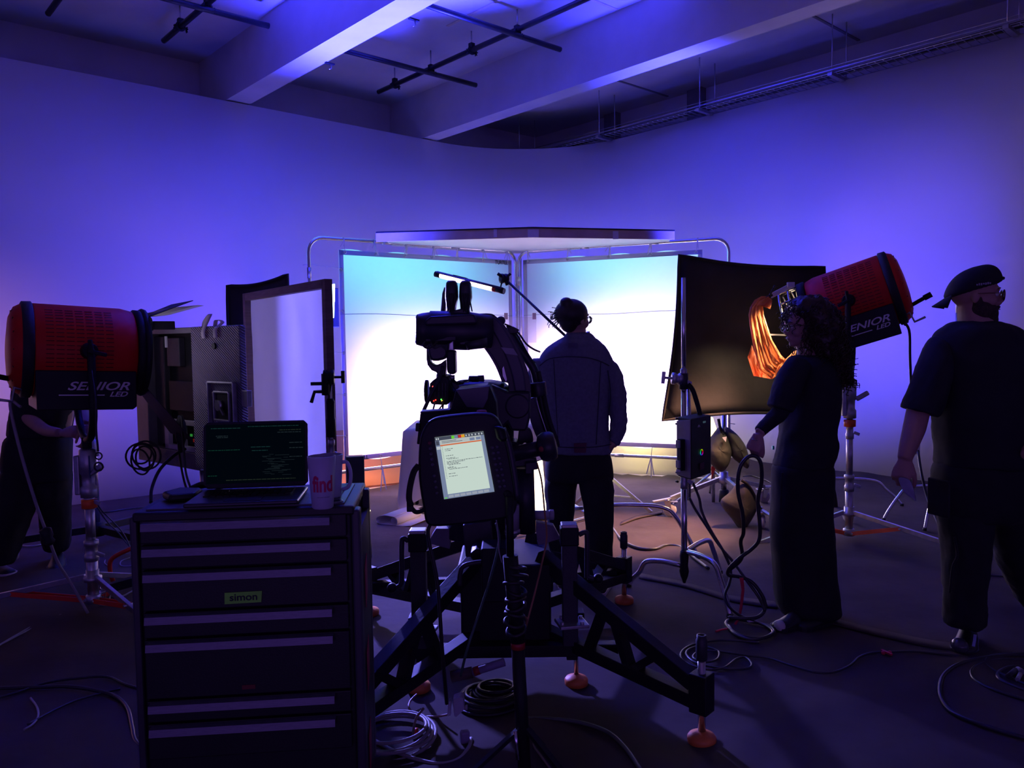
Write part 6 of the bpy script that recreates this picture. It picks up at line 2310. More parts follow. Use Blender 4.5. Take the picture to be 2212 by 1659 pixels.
# jacket
rows = [(726, 1222, 1280, .075), (734, 1206, 1292, .095), (745, 1188, 1305, .105), (760, 1170, 1318, .112), (778, 1160, 1326, .118), (800, 1160, 1324, .125), (840, 1166, 1318, .13), (900, 1172, 1314, .13), (950, 1178, 1318, .125), (970, 1182, 1322, .125), (978, 1184, 1322, .124), (979, 1190, 1316, .10)]
jk = folds(MB().sil(rows, Y0, p=2.3).build('jacket', m_denim, man), .014, .09)
mb = limb(MB(), [P(1288, 778, Y0), P(1318, 806, Y0), P(1332, 862, Y0-.01), P(1336, 912, Y0-.02), P(1332, 938, Y0-.02), P(1322, 956, Y0-.03)], [.062, .064, .060, .052, .048, .040])
folds(mb.build('sleeve', m_denim, jk), .018, .05)
mb = limb(MB(), [P(1172, 778, Y0), P(1160, 815, Y0+.02), P(1158, 860, Y0+.04), P(1170, 905, Y0+.12), P(1186, 930, Y0+.20)], [.060, .062, .056, .05, .044])
folds(mb.build('sleeve', m_denim, jk), .018, .05)
MB().sil([(717, 1226, 1274, .060), (722, 1221, 1280, .07), (732, 1214, 1289, .082), (737, 1212, 1291, .085)], Y0-.0).build('collar', m_denim, jk, sub=1)
# yoke seam, back seams, label tab, waistband
def back_line(pts, name, r=.0025, m=None, par=None, off=.145):
    out = []
    for x, y in pts:
        f = (x-1244)/84
        out.append(P(x, y, Y0-off*math.sqrt(max(.05, 1-f*f*.9))))
    MB().tube(spline(out, 5), r, 6).build(name, m or m_stitch, par or jk)


back_line([(1166, 790), (1185, 776), (1215, 771), (1245, 771), (1275, 774), (1300, 782), (1316, 790)], 'yoke_seam', .003)
back_line([(1196, 776), (1200, 850), (1206, 960)], 'back_seam')
back_line([(1298, 782), (1294, 850), (1288, 960)], 'back_seam')
back_line([(1184, 962), (1215, 966), (1250, 967), (1290, 965), (1320, 960)], 'waist_seam', .003, off=.138)
back_line([(1313, 800), (1319, 850), (1314, 905)], 'armhole_seam', .003)
MB().prism([P(1228, 741, Y0-.128), P(1248, 741, Y0-.128), P(1248, 751, Y0-.132), P(1228, 751, Y0-.132)], (0, .01, 0)).build('neck_tab', mat('faded_tab', (.10, .10, .15), .8), jk)
MB().prism([P(1240, 958, Y0-.136), P(1267, 957, Y0-.136), P(1266, 978, Y0-.136), P(1241, 978, Y0-.136)], (0, .012, 0)).build('leather_patch', mat('dark_red_patch', (.12, .03, .05), .7), jk)
# trousers
tr_ = MB().sil([(965, 1190, 1316, .11), (990, 1178, 1322, .12), (1020, 1176, 1326, .125), (1034, 1178, 1326, .12), (1042, 1182, 1324, .10)], Y0, p=2.4).build('trousers', m_trou, man, sub=1)
folds(MB().sil([(1020, 1176, 1250, .10), (1060, 1175, 1246, .10), (1100, 1180, 1240, .09), (1150, 1184, 1240, .085), (1210, 1190, 1240, .085), (1250, 1194, 1242, .08), (1262, 1196, 1242, .08)], Y0+.05).build('trouser_leg', m_trou, tr_), .014, .08)
folds(MB().sil([(1020, 1246, 1326, .10), (1060, 1252, 1326, .10), (1100, 1262, 1326, .09), (1150, 1266, 1325, .085), (1210, 1266, 1324, .085), (1250, 1266, 1322, .085), (1270, 1264, 1320, .085)], Y0-.05).build('trouser_leg', m_trou, tr_), .014, .08)
shoe(man, V(P(1288, 1275, 4.62).x, 4.50, 0), V(P(1288, 1275, 4.62).x+.06, 4.74, 0), .06, .10, m_shoe, m_shoew)
shoe(man, V(P(1218, 1275, 4.72).x, 4.60, 0), V(P(1218, 1275, 4.72).x+.01, 4.86, 0), .06, .10, m_shoe, m_shoew)

# ---- woman in profile facing left
Y1 = 4.08
wom = thing('person', 'person with long dark curly hair and glasses in black clothes, holding a loop of cable', 'person', V(1.52, Y1, 0))
m_skin2 = mat('rosy_skin', (.45, .26, .22), .55, var=.06, scale=20)  # even skin tone
RHw = head_axes(186, -5, 0)
hw_ = P(1733, 706, Y1)
mb = MB()
h = add_head(mb, hw_, RHw, .93, .95)
limb(mb, [P(1738, 728, Y1+.01), P(1742, 752, Y1), P(1750, 778, Y1)], [.052, .050, .066])
mb.sil([(775, 1710, 1785, .10), (820, 1700, 1795, .12), (900, 1710, 1795, .11), (1000, 1700, 1788, .11)], Y1)
limb(mb, [P(1718, 805, Y1-.12), P(1700, 850, Y1-.16), P(1686, 892, Y1-.18), P(1662, 914, Y1-.22), P(1640, 936, Y1-.25)], [.045, .042, .038, .032, .026])
hwst = P(1637, 938, Y1-.255)
add_hand(mb, hwst, V(-.32, -.02, -1), V(-.55, -.80, .1), 1, .92, (55, 60, 40), .8, 25, 10)
mb.build('body', m_skin2, wom, remesh=.005, smoothit=3)
face_bits(wom, h, RHw, .93)
glasses(wom, h, RHw, .93, m_gl, .022, .100)
MB().torus(P(1630, 950, Y1-.30), (.3, .1, 1), .012, .0018, 14, 6).build('ring', m_steel, wom)
MB().tube([h(.072, -.05, .045), h(.085, -.042, .065), h(.08, -.05, .09)], .010, 8).build('hair_clip', mat('pale_clip', (.55, .50, .55), .4), wom)
MB().ball(P(1741, 755, Y1-.10), .004, n=8, m=6).build('earring', m_steel, wom)
# curly hair: dense mass of small helices over a core
mb = MB()
hair_sil = [(638, 1737, 1762, .05), (644, 1716, 1778, .09), (655, 1702, 1790, .115), (670, 1702, 1800, .13), (690, 1716, 1808, .14), (715, 1726, 1812, .14), (745, 1734, 1816, .14), (775, 1752, 1820, .13), (800, 1776, 1822, .10), (818, 1792, 1824, .06)]
mb.sil(hair_sil, Y1+.01)
core = folds(mb.build('hair', m_curl, wom), .03, .035)
random.seed(77)
mb = MB()


def curl(p, d, r, ln, th):
    d = d.normalized()
    x, y, _ = fr(d)
    a0 = random.uniform(0, 6.28)
    pts = []
    n_ = int(ln/.0045)
    for i in range(n_):
        a = a0+i*.85
        pts.append(p+d*(ln*i/n_)+(x*math.cos(a)+y*math.sin(a))*r*(.7+.3*math.sin(i*.7)))
    mb.tube(pts, th, 4)


def hair_pt(yy, th):
    for i in range(len(hair_sil)-1):
        if hair_sil[i][0] <= yy <= hair_sil[i+1][0]:
            t = (yy-hair_sil[i][0])/(hair_sil[i+1][0]-hair_sil[i][0])
            xl = hair_sil[i][1]*(1-t)+hair_sil[i+1][1]*t
            xr = hair_sil[i][2]*(1-t)+hair_sil[i+1][2]*t
            dd = hair_sil[i][3]*(1-t)+hair_sil[i+1][3]*t
            a, b = P(xl, yy, Y1+.01), P(xr, yy, Y1+.01)
            c = (a+b)/2
            return c, c+(b-a)/2*math.cos(th)+V(0, dd*math.sin(th), 0)
    return None


for k in range(620):
    yy = 640+178*random.random()**.9
    th = random.uniform(-math.pi, math.pi)
    if k % 3 == 0:
        th = random.choice((-1, 1))*random.uniform(0, .6)
    q = hair_pt(yy, th)
    if not q:
        continue
    c, p = q
    if yy > 700 and math.cos(th) < -.8 and random.random() < .8:
        continue
    out = (p-c).normalized()
    d = (out*.45+V(random.uniform(-.5, .5), random.uniform(-.5, .5), -1)).normalized()
    curl(p+out*random.uniform(-.006, .014), d, random.uniform(.008, .016), random.uniform(.05, .10), random.uniform(.0018, .0032))
o = mb.build('curls', m_curl, core)
o['kind'] = 'stuff'
# front locks over the forehead and beside the cheek
mb = MB()
for (x, y, ln) in ((1700, 665, .08), (1695, 672, .09), (1706, 662, .06), (1690, 680, .07), (1715, 660, .05), (1738, 700, .14), (1742, 715, .15), (1746, 730, .16), (1750, 745, .16), (1740, 775, .06)):
    for q in range(4):
        curl(P(x+random.uniform(-3, 3), y+random.uniform(-3, 3), Y1-.07+random.uniform(-.03, .02)), V(random.uniform(-.2, .2), random.uniform(-.2, .2), -1), .007, ln, .0018)
mb.build('front_locks', m_curl, core)
# t-shirt over long sleeve
ts = folds(MB().sil([(766, 1722, 1768, .07), (772, 1712, 1790, .11), (785, 1704, 1802, .15), (805, 1700, 1806, .17), (840, 1696, 1810, .18), (880, 1692, 1810, .17), (905, 1690, 1806, .16), (930, 1686, 1800, .15), (950, 1684, 1806, .15), (970, 1680, 1806, .15), (990, 1676, 1800, .145), (1004, 1672, 1796, .145), (1010, 1674, 1794, .14)], Y1, p=2.3).build('t_shirt', m_tee, wom), .018, .09)
folds(limb(MB(), [P(1728, 786, Y1-.10), P(1708, 820, Y1-.15), P(1694, 856, Y1-.18), P(1684, 886, Y1-.19)], [.070, .072, .070, .066]).build('short_sleeve', m_tee, ts), .014, .07)
folds(limb(MB(), [P(1690, 880, Y1-.18), P(1680, 896, Y1-.20), P(1660, 914, Y1-.22), P(1640, 934, Y1-.25)], [.045, .043, .036, .031]).build('long_sleeve', m_tee, wom), .008, .05)
# wide trousers
wt = folds(MB().sil([(995, 1676, 1796, .14), (1015, 1671, 1799, .145), (1040, 1669, 1798, .145), (1100, 1667, 1796, .14), (1160, 1668, 1799, .14), (1220, 1671, 1802, .14), (1280, 1675, 1808, .15), (1310, 1680, 1812, .15), (1330, 1690, 1814, .14)], Y1, p=2.6).build('wide_trousers', m_trou, wom), .022, .16)
MB().tube(spline([P(1690, 1020, Y1-.15), P(1686, 1100, Y1-.15), P(1686, 1200, Y1-.15), P(1694, 1310, Y1-.155)], 5), .006, 8).build('trouser_crease', m_trou, wt)
sh1 = shoe(wom, V(P(1722, 1340, 4.0).x, 3.98, 0), V(P(1663, 1340, 4.0).x, 3.93, 0), .07, .10, m_shoe, m_shoe)
sh2 = shoe(wom, V(P(1790, 1350, 4.0).x, 4.02, 0), V(P(1712, 1350, 4.0).x, 3.93, 0), .07, .10, m_shoe, m_shoe)
hl_ = V(P(1663, 1340, 4.0).x, 3.93, 0)
MB().ball(hl_+V(.028, .002, .028), (.030, .043, .030), None, 14, 10).build('white_toe_cap', m_shoew, sh1)

# ---- man walking on the right
Y2 = 3.72
wk = thing('person', 'bearded person in black t-shirt, backwards cap and glasses walking at the right edge', 'person', V(2.35, Y2, 0))
RHm = head_axes(-22, -2, 0)
hm_ = P(2108, 640, Y2)
mb = MB()
h = add_head(mb, hm_, RHm, 1.04)
limb(mb, [P(2102, 662, Y2+.01), P(2106, 690, Y2), P(2112, 725, Y2)], [.066, .072, .098])
mb.sil([(715, 2060, 2170, .10), (780, 2030, 2200, .13), (900, 2040, 2215, .14), (1000, 2040, 2215, .14)], Y2)
limb(mb, [P(2052, 750, Y2), P(2020, 812, Y2-.03), P(1988, 876, Y2-.06), P(1975, 925, Y2-.09), P(1962, 965, Y2-.12), P(1954, 992, Y2-.13)], [.048, .052, .052, .050, .040, .032])
limb(mb, [P(2195, 745, Y2+.02), P(2225, 810, Y2+.03), P(2240, 880, Y2+.02), P(2236, 940, Y2-.10), P(2220, 985, Y2-.2)], [.075, .066, .056, .048, .032])
hwm = P(1955, 990, Y2-.13)
add_hand(mb, hwm, V(-.25, -.05, -1), V(-.62, -.75, 0), 1, 1.08, (42, 50, 40), .8, 30, 15)
mb.build('body', m_skin, wk, remesh=.006, smoothit=3)
face_bits(wk, h, RHm, 1.04)
glasses(wk, h, RHm, 1.04, mat('tortoise_frame', (.16, .07, .03), .3, var=.4, scale=60), .0235, .104)
# beard
mb = MB()
mb.ball(h(.040, 0, -.078), (.056, .060, .050), RHm, 20, 14)
mb.ball(h(.062, 0, -.105), (.034, .040, .036), RHm, 16, 10)
for k in (-1, 1):
    mb.ball(h(.020, k*.050, -.062), (.048, .028, .042), RHm, 14, 10)
    mb.ball(h(.000, k*.060, -.030), (.020, .020, .040), RHm, 14, 10)
    mb.ball(h(.050, k*.036, -.062), (.034, .028, .034), RHm, 14, 10)
    mb.ball(h(.088, k*.016, -.048), (.010, .018, .007), RHm, 10, 8)
mb.build('beard', mat('brown_beard', (.05, .025, .018), .8, var=.4, scale=80, bump=.8, bscale=90), wk, remesh=.006, smoothit=1)
# cap worn backwards
mb = MB()
rs = []
for k in range(9):
    a = k/8*math.pi/2
    rr = math.cos(a)**.75
    z = math.sin(a)
    rs.append([h(-.014+.118*max(rr, .02)*math.cos(t_), .094*max(rr, .02)*math.sin(t_), .018+.040*math.cos(t_)*rr+.114*z) for t_ in [q*2*math.pi/28 for q in range(28)]])
mb.rings(rs)
cap = mb.build('cap', m_tee, wk, sub=1)
mb = MB()
rows = []
for i in range(6):
    u = i/5
    rows.append([h(-.105-.070*u*math.cos(q), .078*math.sin(q)*(1-.15*u), -.006-.052*u+.010*math.cos(q)) for q in [(-80+k*16)*math.pi/180 for k in range(11)]])
mb.grid(rows)
mb.build('cap_brim', m_tee, cap, solid=.004)
mb = MB()
for k in range(7):
    mb.box(h(-.012+k*.0085, -.0985+.0002*k*k, .046+.0012*k+(.001 if k % 2 else 0)), (.0060, .002, .010 if k % 3 else .007), RHm)
mb.build('cap_print', mat('pale_cap_print', (.35, .33, .40), .7), cap)
MB().tube(spline([h(.086, -.04, .078), h(.102, 0, .080), h(.086, .04, .078)], 4), .008, 8).build('cap_strap', m_tee, cap)
# t-shirt
ts = folds(MB().sil([(692, 2066, 2150, .085), (700, 2050, 2172, .12), (712, 2032, 2196, .15), (730, 2018, 2214, .165), (760, 2012, 2222, .175), (800, 2018, 2222, .18), (850, 2026, 2222, .19), (880, 2024, 2224, .19), (915, 2022, 2228, .19), (940, 2026, 2228, .18), (975, 2028, 2230, .18), (1000, 2026, 2230, .175), (1008, 2028, 2228, .17)], Y2, p=2.3).build('t_shirt', m_tee, wk), .022, .11)
def sleeve(rows_, Y, par, nm='sleeve'):
    return folds(MB().rings([[P(a[0], a[1], Y)*(.5+.5*math.cos(t_))+P(b[0], b[1], Y)*(.5-.5*math.cos(t_))+V(0, dd*math.sin(t_)+of, 0) for t_ in [k*2*math.pi/20 for k in range(20)]] for a, b, dd, of in rows_]).build(nm, m_tee, par), .012, .07)


sleeve([((2030, 714), (2050, 800), .11, 0), ((2004, 734), (2040, 830), .115, -.01), ((1984, 776), (2034, 850), .11, -.03), ((1964, 820), (2026, 872), .105, -.04), ((1946, 856), (2016, 892), .10, -.05), ((1934, 877), (2006, 898), .095, -.06), ((1937, 878), (2002, 897), .085, -.06)], Y2, ts)
sleeve([((2180, 714), (2190, 800), .11, 0), ((2208, 734), (2196, 830), .115, .01), ((2232, 776), (2200, 850), .11, .02), ((2252, 820), (2206, 872), .105, .02), ((2268, 860), (2210, 890), .10, .02)], Y2, ts)
# trousers: standing front leg, swinging rear leg
tr_ = folds(MB().sil([(985, 2032, 2216, .15), (1010, 2022, 2220, .16), (1050, 2016, 2220, .165), (1090, 2020, 2216, .16), (1118, 2026, 2206, .14), (1128, 2034, 2200, .11)], Y2, p=2.4).build('trousers', m_trou, wk), .018, .1)
folds(MB().sil([(1080, 2020, 2146, .13, 0), (1120, 2026, 2142, .13, -.01), (1160, 2036, 2138, .125, -.02), (1200, 2040, 2134, .115, -.03), (1250, 2042, 2128, .105, -.04), (1300, 2041, 2126, .10, -.04), (1340, 2042, 2126, .095, -.04), (1354, 2046, 2124, .09, -.04)], Y2).build('trouser_leg', m_trou, tr_), .022, .07)
folds(limb(MB(), [P(2176, 1090, Y2+.05), P(2186, 1160, Y2+.12), P(2200, 1215, Y2+.20), P(2216, 1262, Y2+.34), P(2236, 1300, Y2+.46)], [.115, .10, .09, .08, .07]).build('trouser_leg', m_trou, tr_), .02, .07)
MB().box(P(2028, 1075, Y2-.15), (.015, .12, .17), .3).build('cargo_pocket', m_trou, tr_, bevel=.006)
MB().tube(spline([P(2062, 1160, Y2-.14), P(2068, 1200, Y2-.145), P(2058, 1225, Y2-.14), P(2052, 1280, Y2-.14)], 4), .006, 8).build('fold_line', m_trou, tr_)
hs = G(2100, 1392)
tt = G(2040, 1398)
shoe(wk, V(hs.x, 3.76, 0), V(tt.x+.02, 3.58, 0), .085, .11, m_shoe, m_shoe)
MB().ball(V(tt.x+.015, 3.60, .048), (.036, .046, .034), None, 14, 10).build('shiny_toe', mat('glossy_black', (.08, .08, .09), .15), wk)
MB().bar(V(tt.x+.075, 3.58, .105), V(tt.x+.060, 3.56, .080), .012, .006).bar(V(tt.x+.060, 3.56, .080), V(tt.x+.05, 3.55, .062), .012, .006).build('bright_lace', mat('pale_lace', (.30, .35, .55), .6), wk)
q = P(2240, 1310, Y2+.46)
shoe(wk, q+V(0, .02, -.03), q+V(.12, -.16, -.16), .07, .10, m_shoe, m_shoe)
# pale cloth in his hand
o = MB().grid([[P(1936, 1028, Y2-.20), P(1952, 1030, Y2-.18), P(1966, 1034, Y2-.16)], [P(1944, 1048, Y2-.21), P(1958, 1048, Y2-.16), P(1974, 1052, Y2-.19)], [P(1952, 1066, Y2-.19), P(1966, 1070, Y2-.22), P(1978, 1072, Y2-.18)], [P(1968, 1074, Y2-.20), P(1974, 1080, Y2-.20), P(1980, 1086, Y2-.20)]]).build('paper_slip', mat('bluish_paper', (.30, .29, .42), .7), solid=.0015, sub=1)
tag(o, 'crumpled pale slip of paper held by the bearded walking person', 'paper')

# ---- man behind the left lamp
Y3 = 5.05
lm = thing('person', 'person in black mostly hidden behind the left red lamp, hand on its stand', 'person', V(-2.95, Y3, 0))
RHl = head_axes(-30, -20, 0)
mb = MB()
hl = P(120, 742, Y3+.06)
h = add_head(mb, hl, RHl, .98)
limb(mb, [hl+V(0, 0, -.08), hl+V(0, .02, -.20)], [.06, .075])
mb.sil([(800, 60, 165, .10), (880, 50, 160, .11), (930, 48, 150, .11)], Y3)
limb(mb, [P(60, 820, Y3), P(48, 880, Y3-.05), P(90, 925, Y3-.20), P(128, 935, Y3-.32)], [.055, .048, .038, .028])
add_hand(mb, P(132, 936, Y3-.33), V(1, -.2, .12), V(-.1, -.8, .6), 1, .95, (35, 45, 30))
limb(mb, [P(160, 820, Y3), P(176, 880, Y3-.10), P(182, 905, Y3-.28), P(184, 918, Y3-.34)], [.055, .048, .036, .028])
add_hand(mb, P(184, 918, Y3-.36), V(.25, -.2, -1), V(1, -.3, .1), -1, .95, (30, 45, 30))
mb.build('body', m_skin, lm, remesh=.006, smoothit=3)
face_bits(lm, h, RHl, .98)
MB().ball(hl+V(-.01, .0, .035), (.104, .090, .085), None, 20, 14).build('hair', m_hair, lm)
ts = folds(MB().sil([(778, 80, 150, .09), (795, 58, 170, .12), (830, 48, 172, .14), (860, 36, 166, .15), (885, 28, 158, .15), (910, 24, 152, .15), (935, 20, 150, .14), (948, 22, 148, .14)], Y3, p=2.3).build('t_shirt', m_tee, lm), .018, .09)
folds(limb(MB(), [P(62, 800, Y3), P(50, 840, Y3-.02), P(46, 880, Y3-.05)], [.075, .07, .062]).build('sleeve', m_tee, ts), .012, .07)
folds(limb(MB(), [P(152, 800, Y3), P(168, 840, Y3-.06), P(174, 878, Y3-.12)], [.075, .07, .06]).build('sleeve', m_tee, ts), .012, .07)
tr_ = folds(MB().sil([(930, 18, 150, .13), (960, 12, 152, .14), (1000, 8, 152, .145), (1030, 10, 152, .13), (1045, 12, 150, .11)], Y3, p=2.4).build('trousers', m_trou, lm), .016, .1)
folds(MB().sil([(1000, 6, 84, .12, 0), (1040, 2, 84, .12, -.02), (1080, -4, 80, .12, -.04), (1120, -12, 66, .11, -.05), (1160, -18, 50, .10, -.03), (1200, -22, 36, .09, 0), (1222, -24, 26, .085, .02)], Y3).build('trouser_leg', m_trou, tr_), .02, .08)
folds(MB().sil([(1000, 80, 153, .12, 0), (1040, 82, 152, .12, .03), (1080, 86, 150, .12, .08), (1120, 90, 150, .11, .18), (1160, 92, 150, .10, .28), (1195, 96, 150, .095, .36)], Y3).build('trouser_leg', m_trou, tr_), .02, .08)
a_ = G(-8, 1240)
b_ = G(32, 1242)
shoe(lm, V(a_.x-.05, a_.y+.02, 0), V(b_.x+.01, b_.y-.05, 0), .08, .11, m_shoe, m_shoew)
a_ = V(P(122, 1190, 5.4).x, 5.42, 0)
shoe(lm, a_, a_+V(.12, -.24, 0), .08, .11, m_shoe, m_shoe)

# ---------------------------------------------------------------- cables on the floor and in the hand


def fcable(label, pts, r=.007, m=None, z=None, name='floor_cable', closed=False, n=7):
    zz = r+.012
    o = MB().tube(spline([G(x, y, zz) for x, y in pts], n), r, 8).build(name, m or m_cable)
    return tag(o, label, 'cable')


def zcable(label, pts, r=.007, m=None, name='hanging_cable', n=8):
    o = MB().tube(spline([P(*p) if len(p) == 3 else G(*p) for p in pts], n), r, 10).build(name, m or m_cable)
    return tag(o, label, 'cable')


m_rubb = mat('satin_black_cable', (.035, .033, .036), .35, var=.1)
# big loop hanging from the hand and falling to a coil on the floor
hx, hy = 1622, 988
zcable('black cable loop held in the curly haired person\'s hand, falling to the floor',
       [(1575, 1232, 4.10), (1602, 1206, 4.0), (1600, 1170, 3.92), (1606, 1150, 3.88), (1604, 1110, 3.85), (1594, 1060, 3.83), (1597, 1015, 3.82), (1612, 990, 3.82), (1630, 985, 3.82), (1643, 1000, 3.82), (1645, 1040, 3.84), (1637, 1080, 3.86), (1641, 1130, 3.88), (1640, 1165, 3.9), (1625, 1185, 3.92), (1597, 1206, 3.94), (1575, 1228, 3.96), (1574, 1242, 3.98), (1598, 1246, 4.0), (1625, 1258, 4.0), (1648, 1290, 3.96), (1652, 1316, 3.92), (1638, 1332, 3.90), (1610, 1336, 3.88), (1575, 1334, 3.9)], .0095, m_rubb)
zcable('left of the two black leads running from the control box to the floor coil',
       [(1489, 1075, 4.40), (1502, 1100, 4.36), (1525, 1135, 4.30), (1555, 1180, 4.2), (1585, 1215, 4.1), (1610, 1250, 4.0), (1640, 1292, 3.95), (1652, 1320, 3.9)], .0075, m_rubb)
zcable('right of the two black leads running from the control box to the floor coil',
       [(1497, 1044, 4.38), (1510, 1075, 4.34), (1516, 1105, 4.3), (1535, 1145, 4.25), (1562, 1190, 4.15), (1578, 1230, 4.1), (1575, 1260, 4.05), (1566, 1285, 4.0), (1575, 1310, 3.95), (1600, 1330, 3.9), (1630, 1340, 3.88)], .0075, m_rubb)
fcable('coil of black cable heaped on the floor at the foot of the right C-stand',
       [(1572, 1334), (1620, 1342), (1660, 1352), (1672, 1366), (1650, 1378), (1610, 1376), (1580, 1362), (1568, 1345), (1590, 1336), (1640, 1346), (1668, 1362), (1660, 1374), (1625, 1382), (1588, 1370), (1574, 1352)], .0085, m_rubb)
o = MB().box(G(1622, 1340, .03), (.035, .02, .012), .2).build('plug_end', m_white)
tag(o, 'white plug end lying in the floor coil by the C-stand foot', 'plug')
o = MB().grid([[P(1597, 1248, 3.95), P(1606, 1248, 3.95)], [P(1602, 1275, 3.95), P(1608, 1276, 3.95)], [P(1598, 1310, 3.93), P(1604, 1310, 3.93)], [P(1594, 1335, 3.92), P(1599, 1336, 3.92)], [P(1585, 1348, 3.9), P(1590, 1350, 3.9)]]).build('red_ribbon', mat('crimson_ribbon', (.60, .01, .06), .6), solid=.002)
tag(o, 'crimson ribbon hanging from the cable bundle beside the C-stand', 'ribbon')
o = MB().tube(spline([G(1546, 1364, .012), G(1560, 1360, .014), G(1572, 1358, .02)], 4), .005, 6).build('red_ribbon', mat('crimson_ribbon', (.60, .01, .06), .6))
tag(o, 'short red ribbon end lying on the floor left of the cable coil', 'ribbon')
fcable('thin floor cable looping in two ovals, then snaking off to the right',
       [(1640, 1388), (1590, 1384), (1545, 1384), (1500, 1392), (1474, 1406), (1472, 1424), (1495, 1438), (1530, 1446), (1565, 1442), (1590, 1424), (1610, 1420), (1624, 1434), (1615, 1444), (1580, 1445), (1535, 1440), (1500, 1430), (1482, 1412), (1495, 1400), (1525, 1398), (1552, 1408), (1548, 1425), (1520, 1430), (1497, 1420), (1510, 1408), (1545, 1406), (1600, 1414), (1660, 1422), (1710, 1438), (1760, 1452), (1800, 1452), (1835, 1438), (1855, 1420), (1885, 1410), (1930, 1408), (1980, 1407), (2030, 1412), (2090, 1420)], .0055, m_rubb)
o = MB().ball(G(1908, 1410, .018), .010, n=8, m=6).ball(G(1922, 1410, .018), .010, n=8, m=6).bar(G(1904, 1404, .02), G(1926, 1414, .02), .012, .008).build('red_bow', mat('crimson_ribbon', (.60, .01, .06), .6))
tag(o, 'small red bow tied round the thin floor cable', 'ribbon')
fcable('big arc of thick cable on the floor at the lower right corner', [(2230, 1413), (2150, 1418), (2080, 1432), (2042, 1455), (2030, 1485), (2036, 1515), (2060, 1540), (2110, 1562), (2170, 1582), (2230, 1598)], .0095, m_rubb)
fcable('inner coil of cable at the lower right corner', [(2230, 1420), (2180, 1414), (2140, 1418), (2128, 1432), (2145, 1448), (2190, 1468), (2235, 1490), (2240, 1515), (2160, 1495), (2110, 1472), (2098, 1452), (2115, 1436), (2160, 1426), (2230, 1424)], .008, m_rubb)
fcable('short cable loop inside the coil at the lower right corner', [(2230, 1445), (2190, 1440), (2160, 1450), (2156, 1464), (2180, 1478), (2235, 1500)], .008, m_rubb)
t = thing('cable_connectors', 'pair of grey cable connectors lying in the coil at the lower right corner', 'connector', G(2200, 1460))
MB().cyl(G(2178, 1462, .03), G(2194, 1448, .03), .012, n=10).build('connector_body', m_dkgrey, t)
MB().cyl(G(2198, 1446, .03), G(2208, 1452, .03), .014, n=10).cyl(G(2204, 1456, .03), G(2198, 1468, .03), .009, n=10).build('connector_body', m_alu, t)
fcable('thick cable crossing the floor between the man in denim and the C-stand', [(1300, 1120), (1322, 1140), (1345, 1168), (1380, 1184), (1415, 1186), (1440, 1178), (1470, 1182), (1500, 1205), (1530, 1228)], .011, m_rubb)
fcable('pale cable curving out of the lower edge right of the front stand', [(1140, 1552), (1190, 1553), (1250, 1560), (1310, 1580), (1350, 1615), (1385, 1665)], .008, mat('greenish_cable', (.09, .11, .09), .5))
fcable('thin tan lead leaving the lower edge beside the front stand', [(1143, 1580), (1152, 1610), (1166, 1630), (1192, 1665)], .004, mat('tan_lead', (.20, .14, .10), .5))
fcable('dark cable bow on the floor in the lower left, coming round to the tool cabinet', [(-20, 1487), (60, 1485), (140, 1483), (200, 1490), (250, 1505), (275, 1530), (285, 1570), (292, 1600), (318, 1628)], .0085, m_rubb)
fcable('long thin cable wandering across the lower left floor to the cabinet', [(-20, 1512), (40, 1495), (100, 1475), (160, 1466), (230, 1462), (270, 1478), (312, 1490)], .006, m_rubb)
fcable('short pale cable arc near the lower left corner', [(66, 1508), (80, 1528), (82, 1548), (70, 1565), (52, 1576)], .0045, m_gcable)
fcable('straight pale cable running from the left lamp stand to the left edge', [(132, 1328), (80, 1348), (30, 1375), (-20, 1405)], .005, m_gcable)
fcable('second pale cable beside the straight one at the left edge', [(110, 1338), (60, 1362), (10, 1388), (-20, 1402)], .004, m_gcable)
fcable('dark cable line on the floor left of the cabinet base', [(60, 1565), (110, 1538), (160, 1515), (210, 1500), (260, 1488)], .005, m_rubb)
fcable('dark cable crossing the floor beyond the left lamp stand', [(60, 1142), (100, 1146), (150, 1152), (200, 1150), (245, 1148), (300, 1142)], .008, m_rubb)
fcable('cable loop on the floor between the legs of the left person', [(75, 1152), (50, 1168), (48, 1178), (70, 1180), (92, 1176)], .006, m_gcable)
fcable('far dark cable along the foot of the left wall', [(190, 1098), (225, 1106), (270, 1100), (310, 1096)], .007, m_rubb)
zcable('blue-grey lead hanging from the left lamp to the floor near the cabinet', [(192, 985, 4.3), (196, 1040, 4.4), (205, 1085, 4.6), (230, 1125, 4.8), (255, 1150, 4.9), (275, 1175, 4.9), (288, 1185, 4.9)], .004, mat('blue_lead', (.05, .07, .20), .5))
zcable('second blue-grey lead drooping beside the first near the cabinet', [(205, 1080, 4.5), (222, 1105, 4.6), (245, 1128, 4.7), (268, 1155, 4.8), (284, 1190, 4.8)], .004, mat('blue_lead', (.05, .07, .20), .5))
fcable('thin coil of wire on the floor left of the cabinet near the red tube', [(280, 1205), (262, 1212), (262, 1222), (284, 1222), (292, 1208), (276, 1196), (236, 1204), (226, 1216), (240, 1226)], .004, m_gcable)
fcable('pale cable arc on the floor under the left lamp stand leg', [(236, 1288), (262, 1288), (280, 1280), (300, 1268)], .005, m_gcable)
t = thing('red_tube_handle', 'bent red steel tube standing between the left lamp stand and the cabinet', 'handle', G(240, 1262))
MB().tube(spline([P(300, 1178, 4.75), P(272, 1190, 4.75), P(248, 1202, 4.75), P(238, 1214, 4.75), P(238, 1235, 4.75), P(244, 1255, 4.75), G(246, 1262, .015)], 4), .013, 12).build('bent_tube', MATS['red_paint'], t)
